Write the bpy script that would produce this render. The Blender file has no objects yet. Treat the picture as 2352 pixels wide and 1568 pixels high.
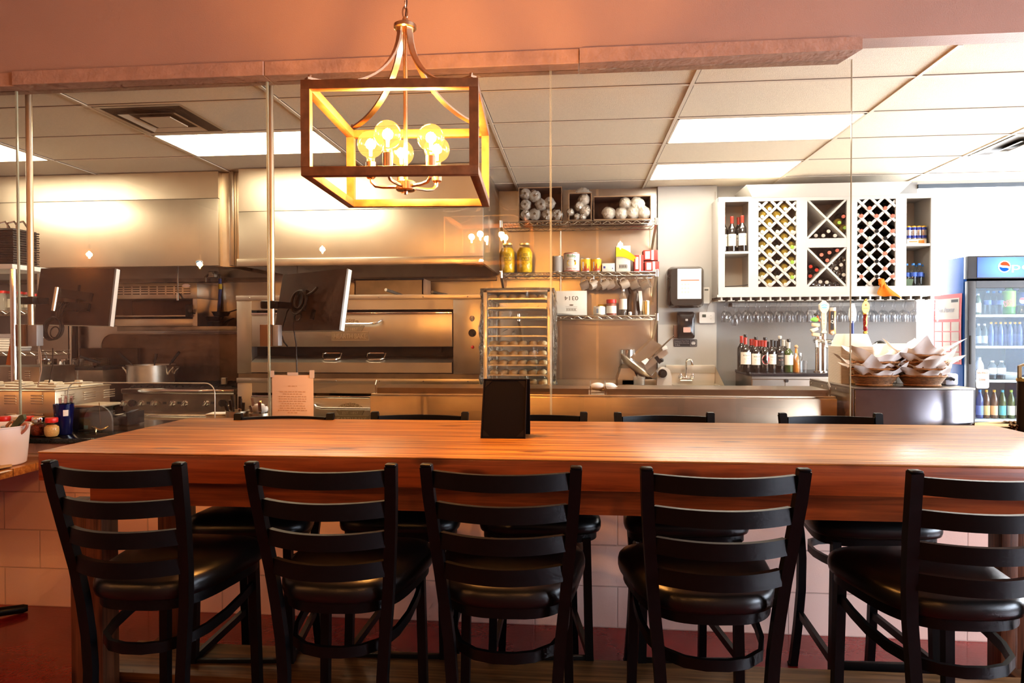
import bpy, bmesh, math, random
from math import sin, cos, pi, radians, sqrt, tan
from mathutils import Vector, Matrix
rnd = random.Random(11)
COL = bpy.context.scene.collection
V3 = Vector

# ---------------------------------------------------------------- camera model (photo frame 2352 x 1568)
F, YAW, PIT, ROL, HC = 1560.0, 0.0933, -0.0138, -0.0022, 1.455
def ray(px, py):
    u = (px - 1176) / F; v = (py - 784) / F
    c, s = cos(-ROL), sin(-ROL); u, v = u*c - v*s, u*s + v*c
    cp, sp = cos(PIT), sin(PIT)
    d = cp + v*sp; z = sp - v*cp
    c, s = cos(YAW), sin(YAW)
    return Vector((u*c - d*s, u*s + d*c, z))
def P(px, py, Y):            # point of the plane y = Y seen at a photo pixel
    r = ray(px, py); t = Y / r.y
    return Vector((r.x*t, Y, HC + r.z*t))
def PG(px, py, Z):           # point of the plane z = Z
    r = ray(px, py); t = (Z - HC) / r.z
    return Vector((r.x*t, r.y*t, Z))
def PS(px, py, X):           # point of the plane x = X
    r = ray(px, py); t = X / r.x
    return Vector((X, r.y*t, HC + r.z*t))
def rect(x0, y0, x1, y1, Y): # x0, x1, z0, z1 of a photo rectangle standing at depth Y
    ym, xm = (y0+y1)/2, (x0+x1)/2
    return P(x0, ym, Y).x, P(x1, ym, Y).x, P(xm, y1, Y).z, P(xm, y0, Y).z

# ---------------------------------------------------------------- mesh builder
class B:
    def __init__(s): s.V = []; s.F = []; s.M = []; s.m = 0
    def _add(s, vs, fs, M=None):
        o = len(s.V)
        s.V += [tuple(M @ Vector(v)) if M is not None else tuple(v) for v in vs]
        for f in fs: s.F.append([i+o for i in f]); s.M.append(s.m)
        return s
    def mat(s, i): s.m = i; return s
    def box(s, x0, x1, y0, y1, z0, z1, bev=0, M=None, seg=2):
        if x0 > x1: x0, x1 = x1, x0
        if y0 > y1: y0, y1 = y1, y0
        if z0 > z1: z0, z1 = z1, z0
        if bev <= 0:
            vs = [(x, y, z) for z in (z0, z1) for y in (y0, y1) for x in (x0, x1)]
            return s._add(vs, [(0,2,3,1), (4,5,7,6), (0,1,5,4), (2,6,7,3), (0,4,6,2), (1,3,7,5)], M)
        bm = bmesh.new(); bmesh.ops.create_cube(bm, size=1)
        for v in bm.verts:
            v.co = Vector(((x0+x1)/2 + v.co.x*(x1-x0), (y0+y1)/2 + v.co.y*(y1-y0), (z0+z1)/2 + v.co.z*(z1-z0)))
        bev = min(bev, .49*min(x1-x0, y1-y0, z1-z0))
        bmesh.ops.bevel(bm, geom=bm.edges[:], offset=bev, segments=seg, affect='EDGES', profile=.5)
        return s.bm(bm, M)
    def bm(s, bm, M=None):
        bm.verts.index_update()
        s._add([v.co.copy() for v in bm.verts], [[v.index for v in f.verts] for f in bm.faces], M); bm.free(); return s
    def sweep(s, pts, prof, up=None, closed=False, caps=True, scales=None, M=None):
        pts = [Vector(p) for p in pts]; n = len(pts); k = len(prof)
        vs = []; prev = None
        for i, p in enumerate(pts):
            if closed: t = pts[(i+1) % n] - pts[i-1]
            else: t = pts[min(i+1, n-1)] - pts[max(i-1, 0)]
            t.normalize()
            if up is not None:
                side = t.cross(Vector(up))
                if side.length < 1e-5: side = t.orthogonal()
            else:
                if prev is None:
                    side = t.cross(Vector((0, 0, 1)))
                    if side.length < 1e-3: side = t.cross(Vector((0, 1, 0)))
                else: side = prev - t*prev.dot(t)
            side.normalize(); u = side.cross(t); prev = side
            sc = scales[i] if scales else 1
            for a, b in prof: vs.append(p + side*a*sc + u*b*sc)
        fs = []
        for i in range(n if closed else n-1):
            j = (i+1) % n
            for q in range(k):
                r = (q+1) % k
                fs.append((i*k+q, i*k+r, j*k+r, j*k+q))
        if caps and not closed:
            fs.append(tuple(range(k-1, -1, -1))); fs.append(tuple((n-1)*k+q for q in range(k)))
        return s._add(vs, fs, M)
    def tube(s, pts, r, seg=8, closed=False, up=None, scales=None, M=None):
        return s.sweep(pts, [(r*cos(2*pi*q/seg), r*sin(2*pi*q/seg)) for q in range(seg)], up, closed, True, scales, M)
    def bar(s, pts, w, h, up=None, closed=False, M=None, scales=None):
        return s.sweep(pts, [(-w/2, -h/2), (w/2, -h/2), (w/2, h/2), (-w/2, h/2)], up, closed, True, scales, M)
    def lathe(s, prof, seg=20, c=(0,0,0), M=None, sx=1, sy=1):
        vs = []; rings = []
        for r, z in prof:
            if r < 1e-6: rings.append([len(vs)]); vs.append((c[0], c[1], c[2]+z))
            else:
                rings.append(list(range(len(vs), len(vs)+seg)))
                vs += [(c[0]+r*sx*cos(2*pi*q/seg), c[1]+r*sy*sin(2*pi*q/seg), c[2]+z) for q in range(seg)]
        fs = []
        for a, b in zip(rings, rings[1:]):
            if len(a) == 1 and len(b) == 1: continue
            for q in range(seg):
                r = (q+1) % seg
                if len(a) == 1: fs.append((a[0], b[r], b[q]))
                elif len(b) == 1: fs.append((a[q], a[r], b[0]))
                else: fs.append((a[q], a[r], b[r], b[q]))
        return s._add(vs, fs, M)
    def cyl(s, c, r, h, seg=20, M=None, r2=None):
        r2 = r if r2 is None else r2
        return s.lathe([(0, 0), (r, 0), (r2, h), (0, h)], seg, c, M)
    def ycyl(s, c, r, y0, y1, seg=20, r2=None):   # cylinder along y
        M = Matrix.Translation((c[0], y0, c[1])) @ Matrix.Rotation(-pi/2, 4, 'X')
        return s.cyl((0,0,0), r, y1-y0, seg, M, r2)
    def ball(s, c, r, seg=14, rings=9, sc=(1,1,1)):
        prof = [(r*sin(pi*i/rings)*1.0, -r*cos(pi*i/rings)) for i in range(rings+1)]
        M = Matrix.Translation(c) @ Matrix.Diagonal((sc[0], sc[1], sc[2], 1))
        return s.lathe(prof, seg, (0,0,0), M)
    def prism(s, poly, h, M=None, z0=0):
        n = len(poly)
        vs = [(x, y, z0) for x, y in poly] + [(x, y, z0+h) for x, y in poly]
        fs = [tuple(range(n-1, -1, -1)), tuple(range(n, 2*n))] + [(i, (i+1) % n, n+(i+1) % n, n+i) for i in range(n)]
        return s._add(vs, fs, M)
    def loft(s, rings, caps=True, M=None):
        k = len(rings[0]); vs = [v for r in rings for v in r]; fs = []
        for i in range(len(rings)-1):
            for q in range(k):
                r = (q+1) % k; fs.append((i*k+q, i*k+r, (i+1)*k+r, (i+1)*k+q))
        if caps: fs += [tuple(range(k-1, -1, -1)), tuple((len(rings)-1)*k+q for q in range(k))]
        return s._add(vs, fs, M)
    def grid(s, nu, nv, fn, M=None):
        vs = [fn(i/nu, j/nv) for j in range(nv+1) for i in range(nu+1)]
        fs = [(j*(nu+1)+i, j*(nu+1)+i+1, (j+1)*(nu+1)+i+1, (j+1)*(nu+1)+i) for j in range(nv) for i in range(nu)]
        return s._add(vs, fs, M)
    def quadbox(s, tl, tr, bl, br, t):        # slab from four front corners, thickness t away from its front
        n = (tr-tl).cross(tl-bl).normalized()
        q = [bl, br, tr, tl]
        vs = q + [p - n*t for p in q]
        return s._add(vs, [(0,1,2,3), (7,6,5,4), (0,4,5,1), (1,5,6,2), (2,6,7,3), (3,7,4,0)])
    def text(s, body, h, M, w=None, ex=.0006, wmax=None):
        cu = bpy.data.curves.new('txt', 'FONT'); cu.body = body; cu.align_x = 'CENTER'; cu.extrude = ex; cu.resolution_u = 3
        ob = bpy.data.objects.new('txt', cu); COL.objects.link(ob)
        me = bpy.data.meshes.new_from_object(ob.evaluated_get(bpy.context.evaluated_depsgraph_get()))
        vs = [v.co.copy() for v in me.vertices]; fs = [list(p.vertices) for p in me.polygons]
        bpy.data.objects.remove(ob); bpy.data.curves.remove(cu); bpy.data.meshes.remove(me)
        if not vs: return s
        x0, x1 = min(v.x for v in vs), max(v.x for v in vs); y0, y1 = min(v.y for v in vs), max(v.y for v in vs)
        k = h / (y1-y0); kx = k if w is None else w/(x1-x0)
        if wmax and kx*(x1-x0) > wmax: kx = wmax/(x1-x0)
        return s._add([((v.x-(x0+x1)/2)*kx, (v.y-(y0+y1)/2)*k, v.z) for v in vs], fs, M)

def front(p):  return Matrix.Translation(p) @ Matrix.Rotation(pi/2, 4, 'X')           # writing that faces -y
def rrect(w, h, r, n=4):
    pts = []
    for cx, cy, a in ((w/2-r, h/2-r, 0), (-w/2+r, h/2-r, 90), (-w/2+r, -h/2+r, 180), (w/2-r, -h/2+r, 270)):
        for i in range(n+1): t = radians(a+90*i/n); pts.append((cx+r*cos(t), cy+r*sin(t)))
    return pts
def ellipse(a, b, n=24): return [(a*cos(2*pi*i/n), b*sin(2*pi*i/n)) for i in range(n)]
def arc(c, r, a0, a1, n, ax='xz'):
    out = []
    for i in range(n+1):
        t = radians(a0+(a1-a0)*i/n); a, b = r*cos(t), r*sin(t)
        out.append({'xz': Vector((c[0]+a, c[1], c[2]+b)), 'xy': Vector((c[0]+a, c[1]+b, c[2])), 'yz': Vector((c[0], c[1]+a, c[2]+b))}[ax])
    return out

# ---------------------------------------------------------------- objects
ORG = {}
def org(o):
    while o.parent: o = o.parent
    return ORG[o.name]
def obj(name, b, mats, parent=None, label=None, origin=None, smooth=35):
    o0 = org(parent) if parent is not None else Vector(origin or (0,0,0))
    me = bpy.data.meshes.new(name)
    me.from_pydata([(x-o0.x, y-o0.y, z-o0.z) for x, y, z in b.V], [], b.F)
    if not isinstance(mats, (list, tuple)): mats = [mats]
    for m in mats: me.materials.append(m)
    me.polygons.foreach_set('material_index', [min(i, len(mats)-1) for i in b.M])
    me.update(); 
    bm = bmesh.new(); bm.from_mesh(me); bmesh.ops.recalc_face_normals(bm, faces=bm.faces[:]); bm.to_mesh(me); bm.free()
    if smooth:
        me.polygons.foreach_set('use_smooth', [True]*len(me.polygons)); me.set_sharp_from_angle(angle=radians(smooth))
    o = bpy.data.objects.new(name, me); COL.objects.link(o)
    if parent is not None: o.parent = parent
    else: o.location = o0; ORG[o.name] = o0
    if label: o['label'] = label
    return o
def tag(o, label, cat, group=None):
    o['label'] = label; o['category'] = cat
    if group: o['group'] = group
    return o
def thing(name, label, cat, loc, group=None):
    o = bpy.data.objects.new(name, None); o.empty_display_size = .05; COL.objects.link(o)
    o.location = Vector(loc); ORG[o.name] = Vector(loc)
    return tag(o, label, cat, group)
def solo(name, b, mats, label, cat, group=None, smooth=35):
    xs, ys, zs = zip(*b.V)
    return tag(obj(name, b, mats, origin=((min(xs)+max(xs))/2, (min(ys)+max(ys))/2, min(zs)), smooth=smooth), label, cat, group)
def struct(name, b, mats, smooth=0):
    o = obj(name, b, mats, smooth=smooth); o['kind'] = 'structure'; return o
def dup(root, loc, label, rotz=None, group=None, rot=None):
    r = root.copy(); COL.objects.link(r); r.location = Vector(loc); r['label'] = label
    if rotz is not None: r.rotation_euler = (0, 0, rotz)
    if rot is not None: r.rotation_euler = rot
    if group: r['group'] = group
    for ch in root.children:
        c = ch.copy(); COL.objects.link(c); c.parent = r
        for g in ch.children:
            d = g.copy(); COL.objects.link(d); d.parent = c
    ORG[r.name] = Vector(loc)
    return r
ORD = ['first', 'second', 'third', 'fourth', 'fifth', 'sixth', 'seventh', 'eighth', 'ninth', 'tenth', 'eleventh', 'twelfth', 'thirteenth',
       'fourteenth', 'fifteenth', 'sixteenth', 'seventeenth', 'eighteenth', 'nineteenth', 'twentieth']
def nth(i):
    if i < 20: return ORD[i]
    t = {2: 'twenty', 3: 'thirty', 4: 'forty'}[(i+1)//10]
    return {2: 'twentieth', 3: 'thirtieth', 4: 'fortieth'}[(i+1)//10] if (i+1) % 10 == 0 else t+'-'+ORD[(i+1) % 10-1]

# ---------------------------------------------------------------- materials
def nodes(name):
    m = bpy.data.materials.new(name); m.use_nodes = True
    nt = m.node_tree; return m, nt, nt.nodes['Principled BSDF'], nt.nodes['Material Output']
def L(nt, a, b): nt.links.new(a, b)
def rgba(c): return (c[0], c[1], c[2], 1)
def mat(name, col, rough=.5, metal=0, coat=0, emit=None, es=0, noise=None, bump=None, spec=.5, trans=0, stretch=None):
    m, nt, p, out = nodes(name)
    p.inputs['Base Color'].default_value = rgba(col); p.inputs['Roughness'].default_value = rough; p.inputs['Metallic'].default_value = metal
    p.inputs['Coat Weight'].default_value = coat; p.inputs['Coat Roughness'].default_value = .08; p.inputs['Specular IOR Level'].default_value = spec
    p.inputs['Transmission Weight'].default_value = trans
    if emit: p.inputs['Emission Color'].default_value = rgba(emit); p.inputs['Emission Strength'].default_value = es
    if noise or bump:
        tc = nt.nodes.new('ShaderNodeTexCoord'); mp = nt.nodes.new('ShaderNodeMapping'); L(nt, tc.outputs['Object'], mp.inputs['Vector'])
        if stretch: mp.inputs['Scale'].default_value = stretch
    if noise:
        n = nt.nodes.new('ShaderNodeTexNoise'); n.inputs['Scale'].default_value = noise[0]; n.inputs['Detail'].default_value = 5
        L(nt, mp.outputs[0], n.inputs['Vector'])
        r = nt.nodes.new('ShaderNodeValToRGB'); a = noise[1]
        r.color_ramp.elements[0].position = .3; r.color_ramp.elements[1].position = .7
        r.color_ramp.elements[0].color = rgba([max(0, x*(1-a)) for x in col]); r.color_ramp.elements[1].color = rgba([min(1, x*(1+a)) for x in col])
        L(nt, n.outputs['Fac'], r.inputs[0]); L(nt, r.outputs[0], p.inputs['Base Color'])
    if bump:
        n2 = nt.nodes.new('ShaderNodeTexNoise'); n2.inputs['Scale'].default_value = bump[0]; n2.inputs['Detail'].default_value = bump[2] if len(bump) > 2 else 2
        L(nt, mp.outputs[0], n2.inputs['Vector'])
        bp = nt.nodes.new('ShaderNodeBump'); bp.inputs['Strength'].default_value = bump[1]; bp.inputs['Distance'].default_value = .02
        L(nt, n2.outputs['Fac'], bp.inputs['Height']); L(nt, bp.outputs[0], p.inputs['Normal'])
    return m
def clear(name, tint=(1,1,1), ior=1.45, rough=0, emit=None, es=0, dirt=0, dcol=(1,1,1)):      # thin clear glass: transparent with a Fresnel reflection
    m, nt, p, out = nodes(name); nt.nodes.remove(p)
    t = nt.nodes.new('ShaderNodeBsdfTransparent'); t.inputs[0].default_value = rgba(tint)
    g = nt.nodes.new('ShaderNodeBsdfGlossy'); g.inputs['Roughness'].default_value = rough
    f = nt.nodes.new('ShaderNodeFresnel'); ge = nt.nodes.new('ShaderNodeNewGeometry')
    ma = nt.nodes.new('ShaderNodeMath'); ma.operation = 'MULTIPLY_ADD'; ma.inputs[1].default_value = -2; ma.inputs[2].default_value = 1; L(nt, ge.outputs['Backfacing'], ma.inputs[0])
    pw = nt.nodes.new('ShaderNodeMath'); pw.operation = 'POWER'; pw.inputs[0].default_value = ior; L(nt, ma.outputs[0], pw.inputs[1]); L(nt, pw.outputs[0], f.inputs[0])
    x = nt.nodes.new('ShaderNodeMixShader'); L(nt, f.outputs[0], x.inputs[0])
    base = t.outputs[0]
    if dirt:
        d = nt.nodes.new('ShaderNodeBsdfDiffuse'); d.inputs[0].default_value = rgba(dcol)
        y = nt.nodes.new('ShaderNodeMixShader'); y.inputs[0].default_value = dirt
        L(nt, t.outputs[0], y.inputs[1]); L(nt, d.outputs[0], y.inputs[2]); base = y.outputs[0]
    L(nt, base, x.inputs[1]); L(nt, g.outputs[0], x.inputs[2]); last = x
    if emit:
        e = nt.nodes.new('ShaderNodeEmission'); e.inputs[0].default_value = rgba(emit); e.inputs[1].default_value = es
        a = nt.nodes.new('ShaderNodeAddShader'); L(nt, x.outputs[0], a.inputs[0]); L(nt, e.outputs[0], a.inputs[1]); last = a
    L(nt, last.outputs[0], out.inputs[0]); return m
def glow(name, col, es):
    m, nt, p, out = nodes(name); nt.nodes.remove(p)
    e = nt.nodes.new('ShaderNodeEmission'); e.inputs[0].default_value = rgba(col); e.inputs[1].default_value = es
    L(nt, e.outputs[0], out.inputs[0]); return m
def wood(name, dark, light, rough=.35, coat=0, axis='X', plank=None, scale=1, knots=True, bumpy=.15):
    # grain runs along axis; plank = spacing of board joints across the grain
    m, nt, p, out = nodes(name)
    tc = nt.nodes.new('ShaderNodeTexCoord'); mp = nt.nodes.new('ShaderNodeMapping'); L(nt, tc.outputs['Object'], mp.inputs['Vector'])
    s = {'X': (1.2, 30, 30), 'Y': (30, 1.2, 30), 'Z': (30, 30, 1.2)}[axis]
    mp.inputs['Scale'].default_value = tuple(q*scale for q in s)
    n = nt.nodes.new('ShaderNodeTexNoise'); n.inputs['Scale'].default_value = 1.6; n.inputs['Detail'].default_value = 7; n.inputs['Roughness'].default_value = .62; n.inputs['Distortion'].default_value = .6
    L(nt, mp.outputs[0], n.inputs['Vector'])
    r = nt.nodes.new('ShaderNodeValToRGB'); r.color_ramp.elements[0].position = .36; r.color_ramp.elements[1].position = .62
    r.color_ramp.elements[0].color = rgba(dark); r.color_ramp.elements[1].color = rgba(light)
    L(nt, n.outputs['Fac'], r.inputs[0]); colr = r.outputs[0]
    def mul(fac, c2):
        nonlocal colr
        x = nt.nodes.new('ShaderNodeMix'); x.data_type = 'RGBA'; L(nt, fac, x.inputs[0]); L(nt, colr, x.inputs[6]); x.inputs[7].default_value = rgba(c2); colr = x.outputs[2]
    if knots:
        mp2 = nt.nodes.new('ShaderNodeMapping'); L(nt, tc.outputs['Object'], mp2.inputs['Vector'])
        mp2.inputs['Scale'].default_value = {'X': (2.2, 7, 7), 'Y': (7, 2.2, 7), 'Z': (7, 7, 2.2)}[axis]
        v = nt.nodes.new('ShaderNodeTexVoronoi'); v.inputs['Scale'].default_value = 1.4; L(nt, mp2.outputs[0], v.inputs['Vector'])
        r2 = nt.nodes.new('ShaderNodeValToRGB'); r2.color_ramp.elements[0].position = .10; r2.color_ramp.elements[1].position = .20
        r2.color_ramp.elements[0].color = (.8,.8,.8,1); r2.color_ramp.elements[1].color = (0,0,0,1)
        L(nt, v.outputs['Distance'], r2.inputs[0]); mul(r2.outputs[0], [q*.35 for q in dark])
    if plank:
        sx = nt.nodes.new('ShaderNodeSeparateXYZ'); L(nt, tc.outputs['Object'], sx.inputs[0])
        ax = {'X': 1, 'Y': 0, 'Z': 0}[axis]
        a = nt.nodes.new('ShaderNodeMath'); a.operation = 'PINGPONG'; a.inputs[1].default_value = plank/2; L(nt, sx.outputs[ax], a.inputs[0])
        b = nt.nodes.new('ShaderNodeMath'); b.operation = 'LESS_THAN'; b.inputs[1].default_value = .0026; L(nt, a.outputs[0], b.inputs[0])
        mul(b.outputs[0], [q*.25 for q in dark])
        fl = nt.nodes.new('ShaderNodeMath'); fl.operation = 'MULTIPLY_ADD'; fl.inputs[1].default_value = 1/plank; fl.inputs[2].default_value = .5; L(nt, sx.outputs[ax], fl.inputs[0])
        f2 = nt.nodes.new('ShaderNodeMath'); f2.operation = 'FLOOR'; L(nt, fl.outputs[0], f2.inputs[0])
        wn = nt.nodes.new('ShaderNodeTexWhiteNoise'); wn.noise_dimensions = '1D'; L(nt, f2.outputs[0], wn.inputs['W'])
        h = nt.nodes.new('ShaderNodeMath'); h.operation = 'MULTIPLY'; h.inputs[1].default_value = .45; L(nt, wn.outputs['Value'], h.inputs[0])
        mul(h.outputs[0], dark)
    L(nt, colr, p.inputs['Base Color']); p.inputs['Roughness'].default_value = rough
    p.inputs['Coat Weight'].default_value = coat; p.inputs['Coat Roughness'].default_value = .14; p.inputs['Specular IOR Level'].default_value = .3
    bp = nt.nodes.new('ShaderNodeBump'); bp.inputs['Strength'].default_value = bumpy; bp.inputs['Distance'].default_value = .004
    L(nt, n.outputs['Fac'], bp.inputs['Height']); L(nt, bp.outputs[0], p.inputs['Normal'])
    if coat: L(nt, bp.outputs[0], p.inputs['Coat Normal'])
    return m
def blocks(name, col, w, h, mortar, dark=.8, rough=.55):      # painted block wall, courses along x and z
    m, nt, p, out = nodes(name)
    tc = nt.nodes.new('ShaderNodeTexCoord'); sp = nt.nodes.new('ShaderNodeSeparateXYZ'); cb = nt.nodes.new('ShaderNodeCombineXYZ')
    L(nt, tc.outputs['Object'], sp.inputs[0]); L(nt, sp.outputs[0], cb.inputs[0]); L(nt, sp.outputs[2], cb.inputs[1])
    b = nt.nodes.new('ShaderNodeTexBrick'); b.inputs['Scale'].default_value = 1; b.inputs['Brick Width'].default_value = w; b.inputs['Row Height'].default_value = h
    b.inputs['Mortar Size'].default_value = mortar; b.inputs['Mortar Smooth'].default_value = .3
    b.inputs['Color1'].default_value = rgba(col); b.inputs['Color2'].default_value = rgba([c*.97 for c in col]); b.inputs['Mortar'].default_value = rgba([c*dark for c in col])
    L(nt, cb.outputs[0], b.inputs['Vector']); L(nt, b.outputs['Color'], p.inputs['Base Color']); p.inputs['Roughness'].default_value = rough
    n = nt.nodes.new('ShaderNodeTexNoise'); n.inputs['Scale'].default_value = 260; L(nt, tc.outputs['Object'], n.inputs['Vector'])
    bp = nt.nodes.new('ShaderNodeBump'); bp.inputs['Strength'].default_value = .09; bp.inputs['Distance'].default_value = .004; L(nt, n.outputs['Fac'], bp.inputs['Height'])
    b2 = nt.nodes.new('ShaderNodeBump'); b2.inputs['Strength'].default_value = .6; b2.inputs['Distance'].default_value = .004; b2.invert = True
    L(nt, b.outputs['Fac'], b2.inputs['Height']); L(nt, bp.outputs[0], b2.inputs['Normal']); L(nt, b2.outputs[0], p.inputs['Normal'])
    return m

SALMON = (.41, .27, .215)
salmon = mat('salmon_paint', SALMON, .55, bump=(160, .12, 3), noise=(1.2, .06))
salmon_block = blocks('salmon_block', (.84, .62, .52), .406, .2032, .004, dark=.72)
trim_paint = mat('salmon_trim', (.40, .26, .20), .5, noise=(14, .12), bump=(40, .2))
floor_m = mat('stained_concrete', (.22, .012, .008), .22, coat=.5, noise=(1.8, .5), bump=(60, .04))
grey_wall = mat('grey_paint', (.33, .325, .315), .6, bump=(140, .1, 3))
white_panel = mat('white_wall_panel', (.56, .54, .50), .45)
tile_m = mat('ceiling_tile', (.86, .76, .61), .85, noise=(90, .05), bump=(220, .35, 4))
grid_m = mat('ceiling_grid_metal', (.80, .71, .58), .5)
shadow_line = mat('ceiling_painted_shadow', (.16, .13, .10), .8)  # shadow beside the grid bars, painted on as dark strips
steel = mat('stainless_steel', (.62, .53, .42), .33, 1, bump=(2.2, .10, 1), noise=(6, .07))
steel_b = mat('brushed_steel', (.60, .52, .42), .34, 1, noise=(8, .08), bump=(3, .06, 1))
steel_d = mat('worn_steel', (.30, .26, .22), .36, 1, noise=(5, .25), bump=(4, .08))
steel_wall = mat('wall_steel', (.50, .46, .42), .30, 1, bump=(1.3, .14, 1), noise=(3, .10))
chrome = mat('chrome', (.80, .78, .75), .10, 1)
chrome_wire = mat('chrome_wire', (.66, .63, .58), .22, 1)
alu = mat('aluminium', (.66, .63, .58), .38, 1, noise=(20, .06))
black_metal = mat('black_powder_coat', (.0035, .0035, .004), .40, noise=(60, .3), spec=.25)
black_vinyl = mat('black_vinyl', (.006, .006, .006), .30, bump=(420, .04, 3))
black_pl = mat('black_plastic', (.014, .014, .015), .38)
dark_hole = mat('dark_recess', (.008, .007, .006), .7)
grey_pl = mat('grey_plastic', (.11, .11, .115), .5)
granite = mat('black_granite', (.012, .012, .012), .12, noise=(140, .9))
white_paint = mat('white_paint', (.50, .48, .445), .42)
white_pl = mat('white_plastic', (.80, .78, .74), .35)
foam_m = mat('foam_white', (.84, .76, .66), .6)
paper_m = mat('paper', (.80, .74, .68), .8)
kraft = mat('kraft_paper', (.55, .36, .17), .85, noise=(60, .1))
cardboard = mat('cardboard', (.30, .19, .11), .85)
red_m = mat('red_plastic', (.62, .03, .02), .35)
ink = mat('black_ink', (.02, .02, .02), .7)
red_ink = mat('red_ink', (.55, .05, .04), .7)
glass_pane = clear('partition_glass', (.975, .97, .945), 1.66)
glass_edge = mat('polished_glass_edge', (.42, .44, .34), .15, spec=.8)
drinking_glass = clear('drinking_glass', (.93, .94, .95), 1.5)
table_wood = wood('varnished_pine_top', (.20, .068, .014), (.56, .27, .058), .5, coat=.35, plank=.0935, bumpy=.35)
apron_wood = wood('varnished_pine_edge', (.17, .040, .010), (.33, .088, .021), .35, coat=.35)
leg_wood = wood('dark_pine_leg', (.055, .022, .010), (.16, .065, .03), .5, axis='Z')
sill_wood = wood('dark_pine_stretcher', (.07, .032, .014), (.19, .095, .04), .5, axis='Y')
foot_wood = wood('worn_foot_plank', (.075, .038, .014), (.21, .115, .045), .42, knots=False)
ledge_wood = wood('orange_pine', (.30, .11, .022), (.58, .25, .06), .35, coat=.3, axis='Y')
bottle_dark = mat('dark_bottle_glass', (.012, .010, .008), .06, spec=.9)
bottle_green = mat('green_bottle_glass', (.05, .085, .02), .06, spec=.9)
bottle_olive = mat('olive_bottle_glass', (.58, .42, .09), .2, spec=.8)
bottle_blue = mat('blue_bottle', (.03, .06, .22), .1, spec=.8)
foil_red = mat('red_foil', (.42, .035, .02), .3)
foil_yel = mat('yellow_foil', (.85, .42, .03), .35)
foil_wht = mat('white_foil', (.55, .52, .46), .35)
foil_blk = mat('black_foil', (.02, .02, .02), .35)
foil_grn = mat('green_foil', (.32, .50, .08), .35)
foil_blu = mat('pale_blue_foil', (.40, .66, .74), .35)
foil_pnk = mat('copper_foil', (.75, .22, .16), .35)
label_w = mat('cream_label', (.82, .76, .65), .7)
label_r = mat('crimson_label', (.50, .02, .04), .6)
label_k = mat('black_label', (.025, .022, .02), .6)

# ================================================================ the setting
XL, XR, YB, CZ = -6.3, 6.4, 6.75, 2.855
YG = 3.46
def slab(name, x0, x1, y0, y1, z0, z1, m): return struct(name, B().box(x0, x1, y0, y1, z0, z1), m)
slab('floor', XL, XR, -4.6, 3.45, -.1, 0, floor_m)
slab('floor_kitchen', XL, XR, 3.45, 8.9, -.1, 0, mat('pale_bounce_floor', (.80, .72, .60), .4))  # unseen floor, its paleness made up to bounce light onto the ceiling
XW = P(2106, 600, YB).x                      # where the grey wall ends and the bright window begins
xs_steel = P(1508, 600, YB).x; xc1 = P(1643, 600, YB).x
slab('wall_back', XL, XW, YB, YB+.12, 0, CZ+.05, grey_wall)
b = B().box(XL, xs_steel, YB-.012, YB-.001, 0, CZ)
struct('wall_back_cladding', b, steel_wall)
for i, px in enumerate((1130, 1288, 1372)):
    x = P(px, 600, YB).x
    slab('trim_%d' % (i+2), x-.012, x+.012, YB-.016, YB-.012, .5, CZ, steel_b)
slab('wall_column', xs_steel+.004, xc1, YB-.07, YB-.001, 0, CZ, mat('pale_column_paint', (.44, .43, .41), .6))
slab('wall_column_panel', xs_steel+.004, xc1-.004, YB-.078, YB-.071, .3, P(1570, 745, YB-.07).z, white_panel)
slab('wall_left', XL-.12, XL, -4.6, 8.9, 0, 3.7, salmon)
slab('wall_dining', XL, XR, -4.72, -4.6, 0, 3.7, mat('dim_wall', (.30, .17, .11), .7))
# ceiling of the kitchen: tiles between the light panels and vents, bars on a 4 x 2 ft module
CX = [.6563 + 1.2192*k for k in range(-6, 6)]; CY = [3.946 + .6096*r for r in range(-1, 7)]
slab('ceiling', XL, XR, 3.521, 8.9, CZ+.004, CZ+.06, tile_m)
g = B()
for x in CX: g.box(x-.011, x+.011, 3.53, 8.68, CZ-.004, CZ+.004)
for y in CY:
    if y > 3.55: g.box(XL, XR, y-.008, y+.008, CZ-.003, CZ+.004)
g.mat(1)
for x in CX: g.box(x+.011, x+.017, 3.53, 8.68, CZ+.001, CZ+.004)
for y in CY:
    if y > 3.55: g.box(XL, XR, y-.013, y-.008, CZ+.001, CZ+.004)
struct('ceiling_grid', g, [grid_m, shadow_line])
slab('ceiling_dining', XL, XR, -4.72, 3.40, 3.6, 3.7, salmon)
slab('wall_soffit', XL, XR, 3.40, 3.52, 2.85, 3.6, salmon)
# painted board that holds the glass
xt0, xt1, xtm, xtn = P(27, 180, 3.375).x, P(1981, 105, 3.375).x, P(606, 160, 3.375).x, P(1331, 125, 3.375).x
def board(n, x0, x1, y0, chamfer=False):
    b = B()
    if chamfer: b.loft([[(x0,y0,2.777),(x0,y0,2.85),(x0,3.52,2.85),(x0,3.52,2.777)], [(x1,y0,2.79),(x1,y0,2.85),(x1-.06,3.52,2.85),(x1-.06,3.52,2.777)]])
    else: b.box(x0, x1, y0, 3.52, 2.777, 2.85, .004)
    struct('trim_%d' % n, b, trim_paint)
board(10, XL, xt0, 3.388); board(11, xt0, xtm-.002, 3.372); board(12, xtm, xtn-.002, 3.378); board(13, xtn, xt1, 3.374, True)
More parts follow.
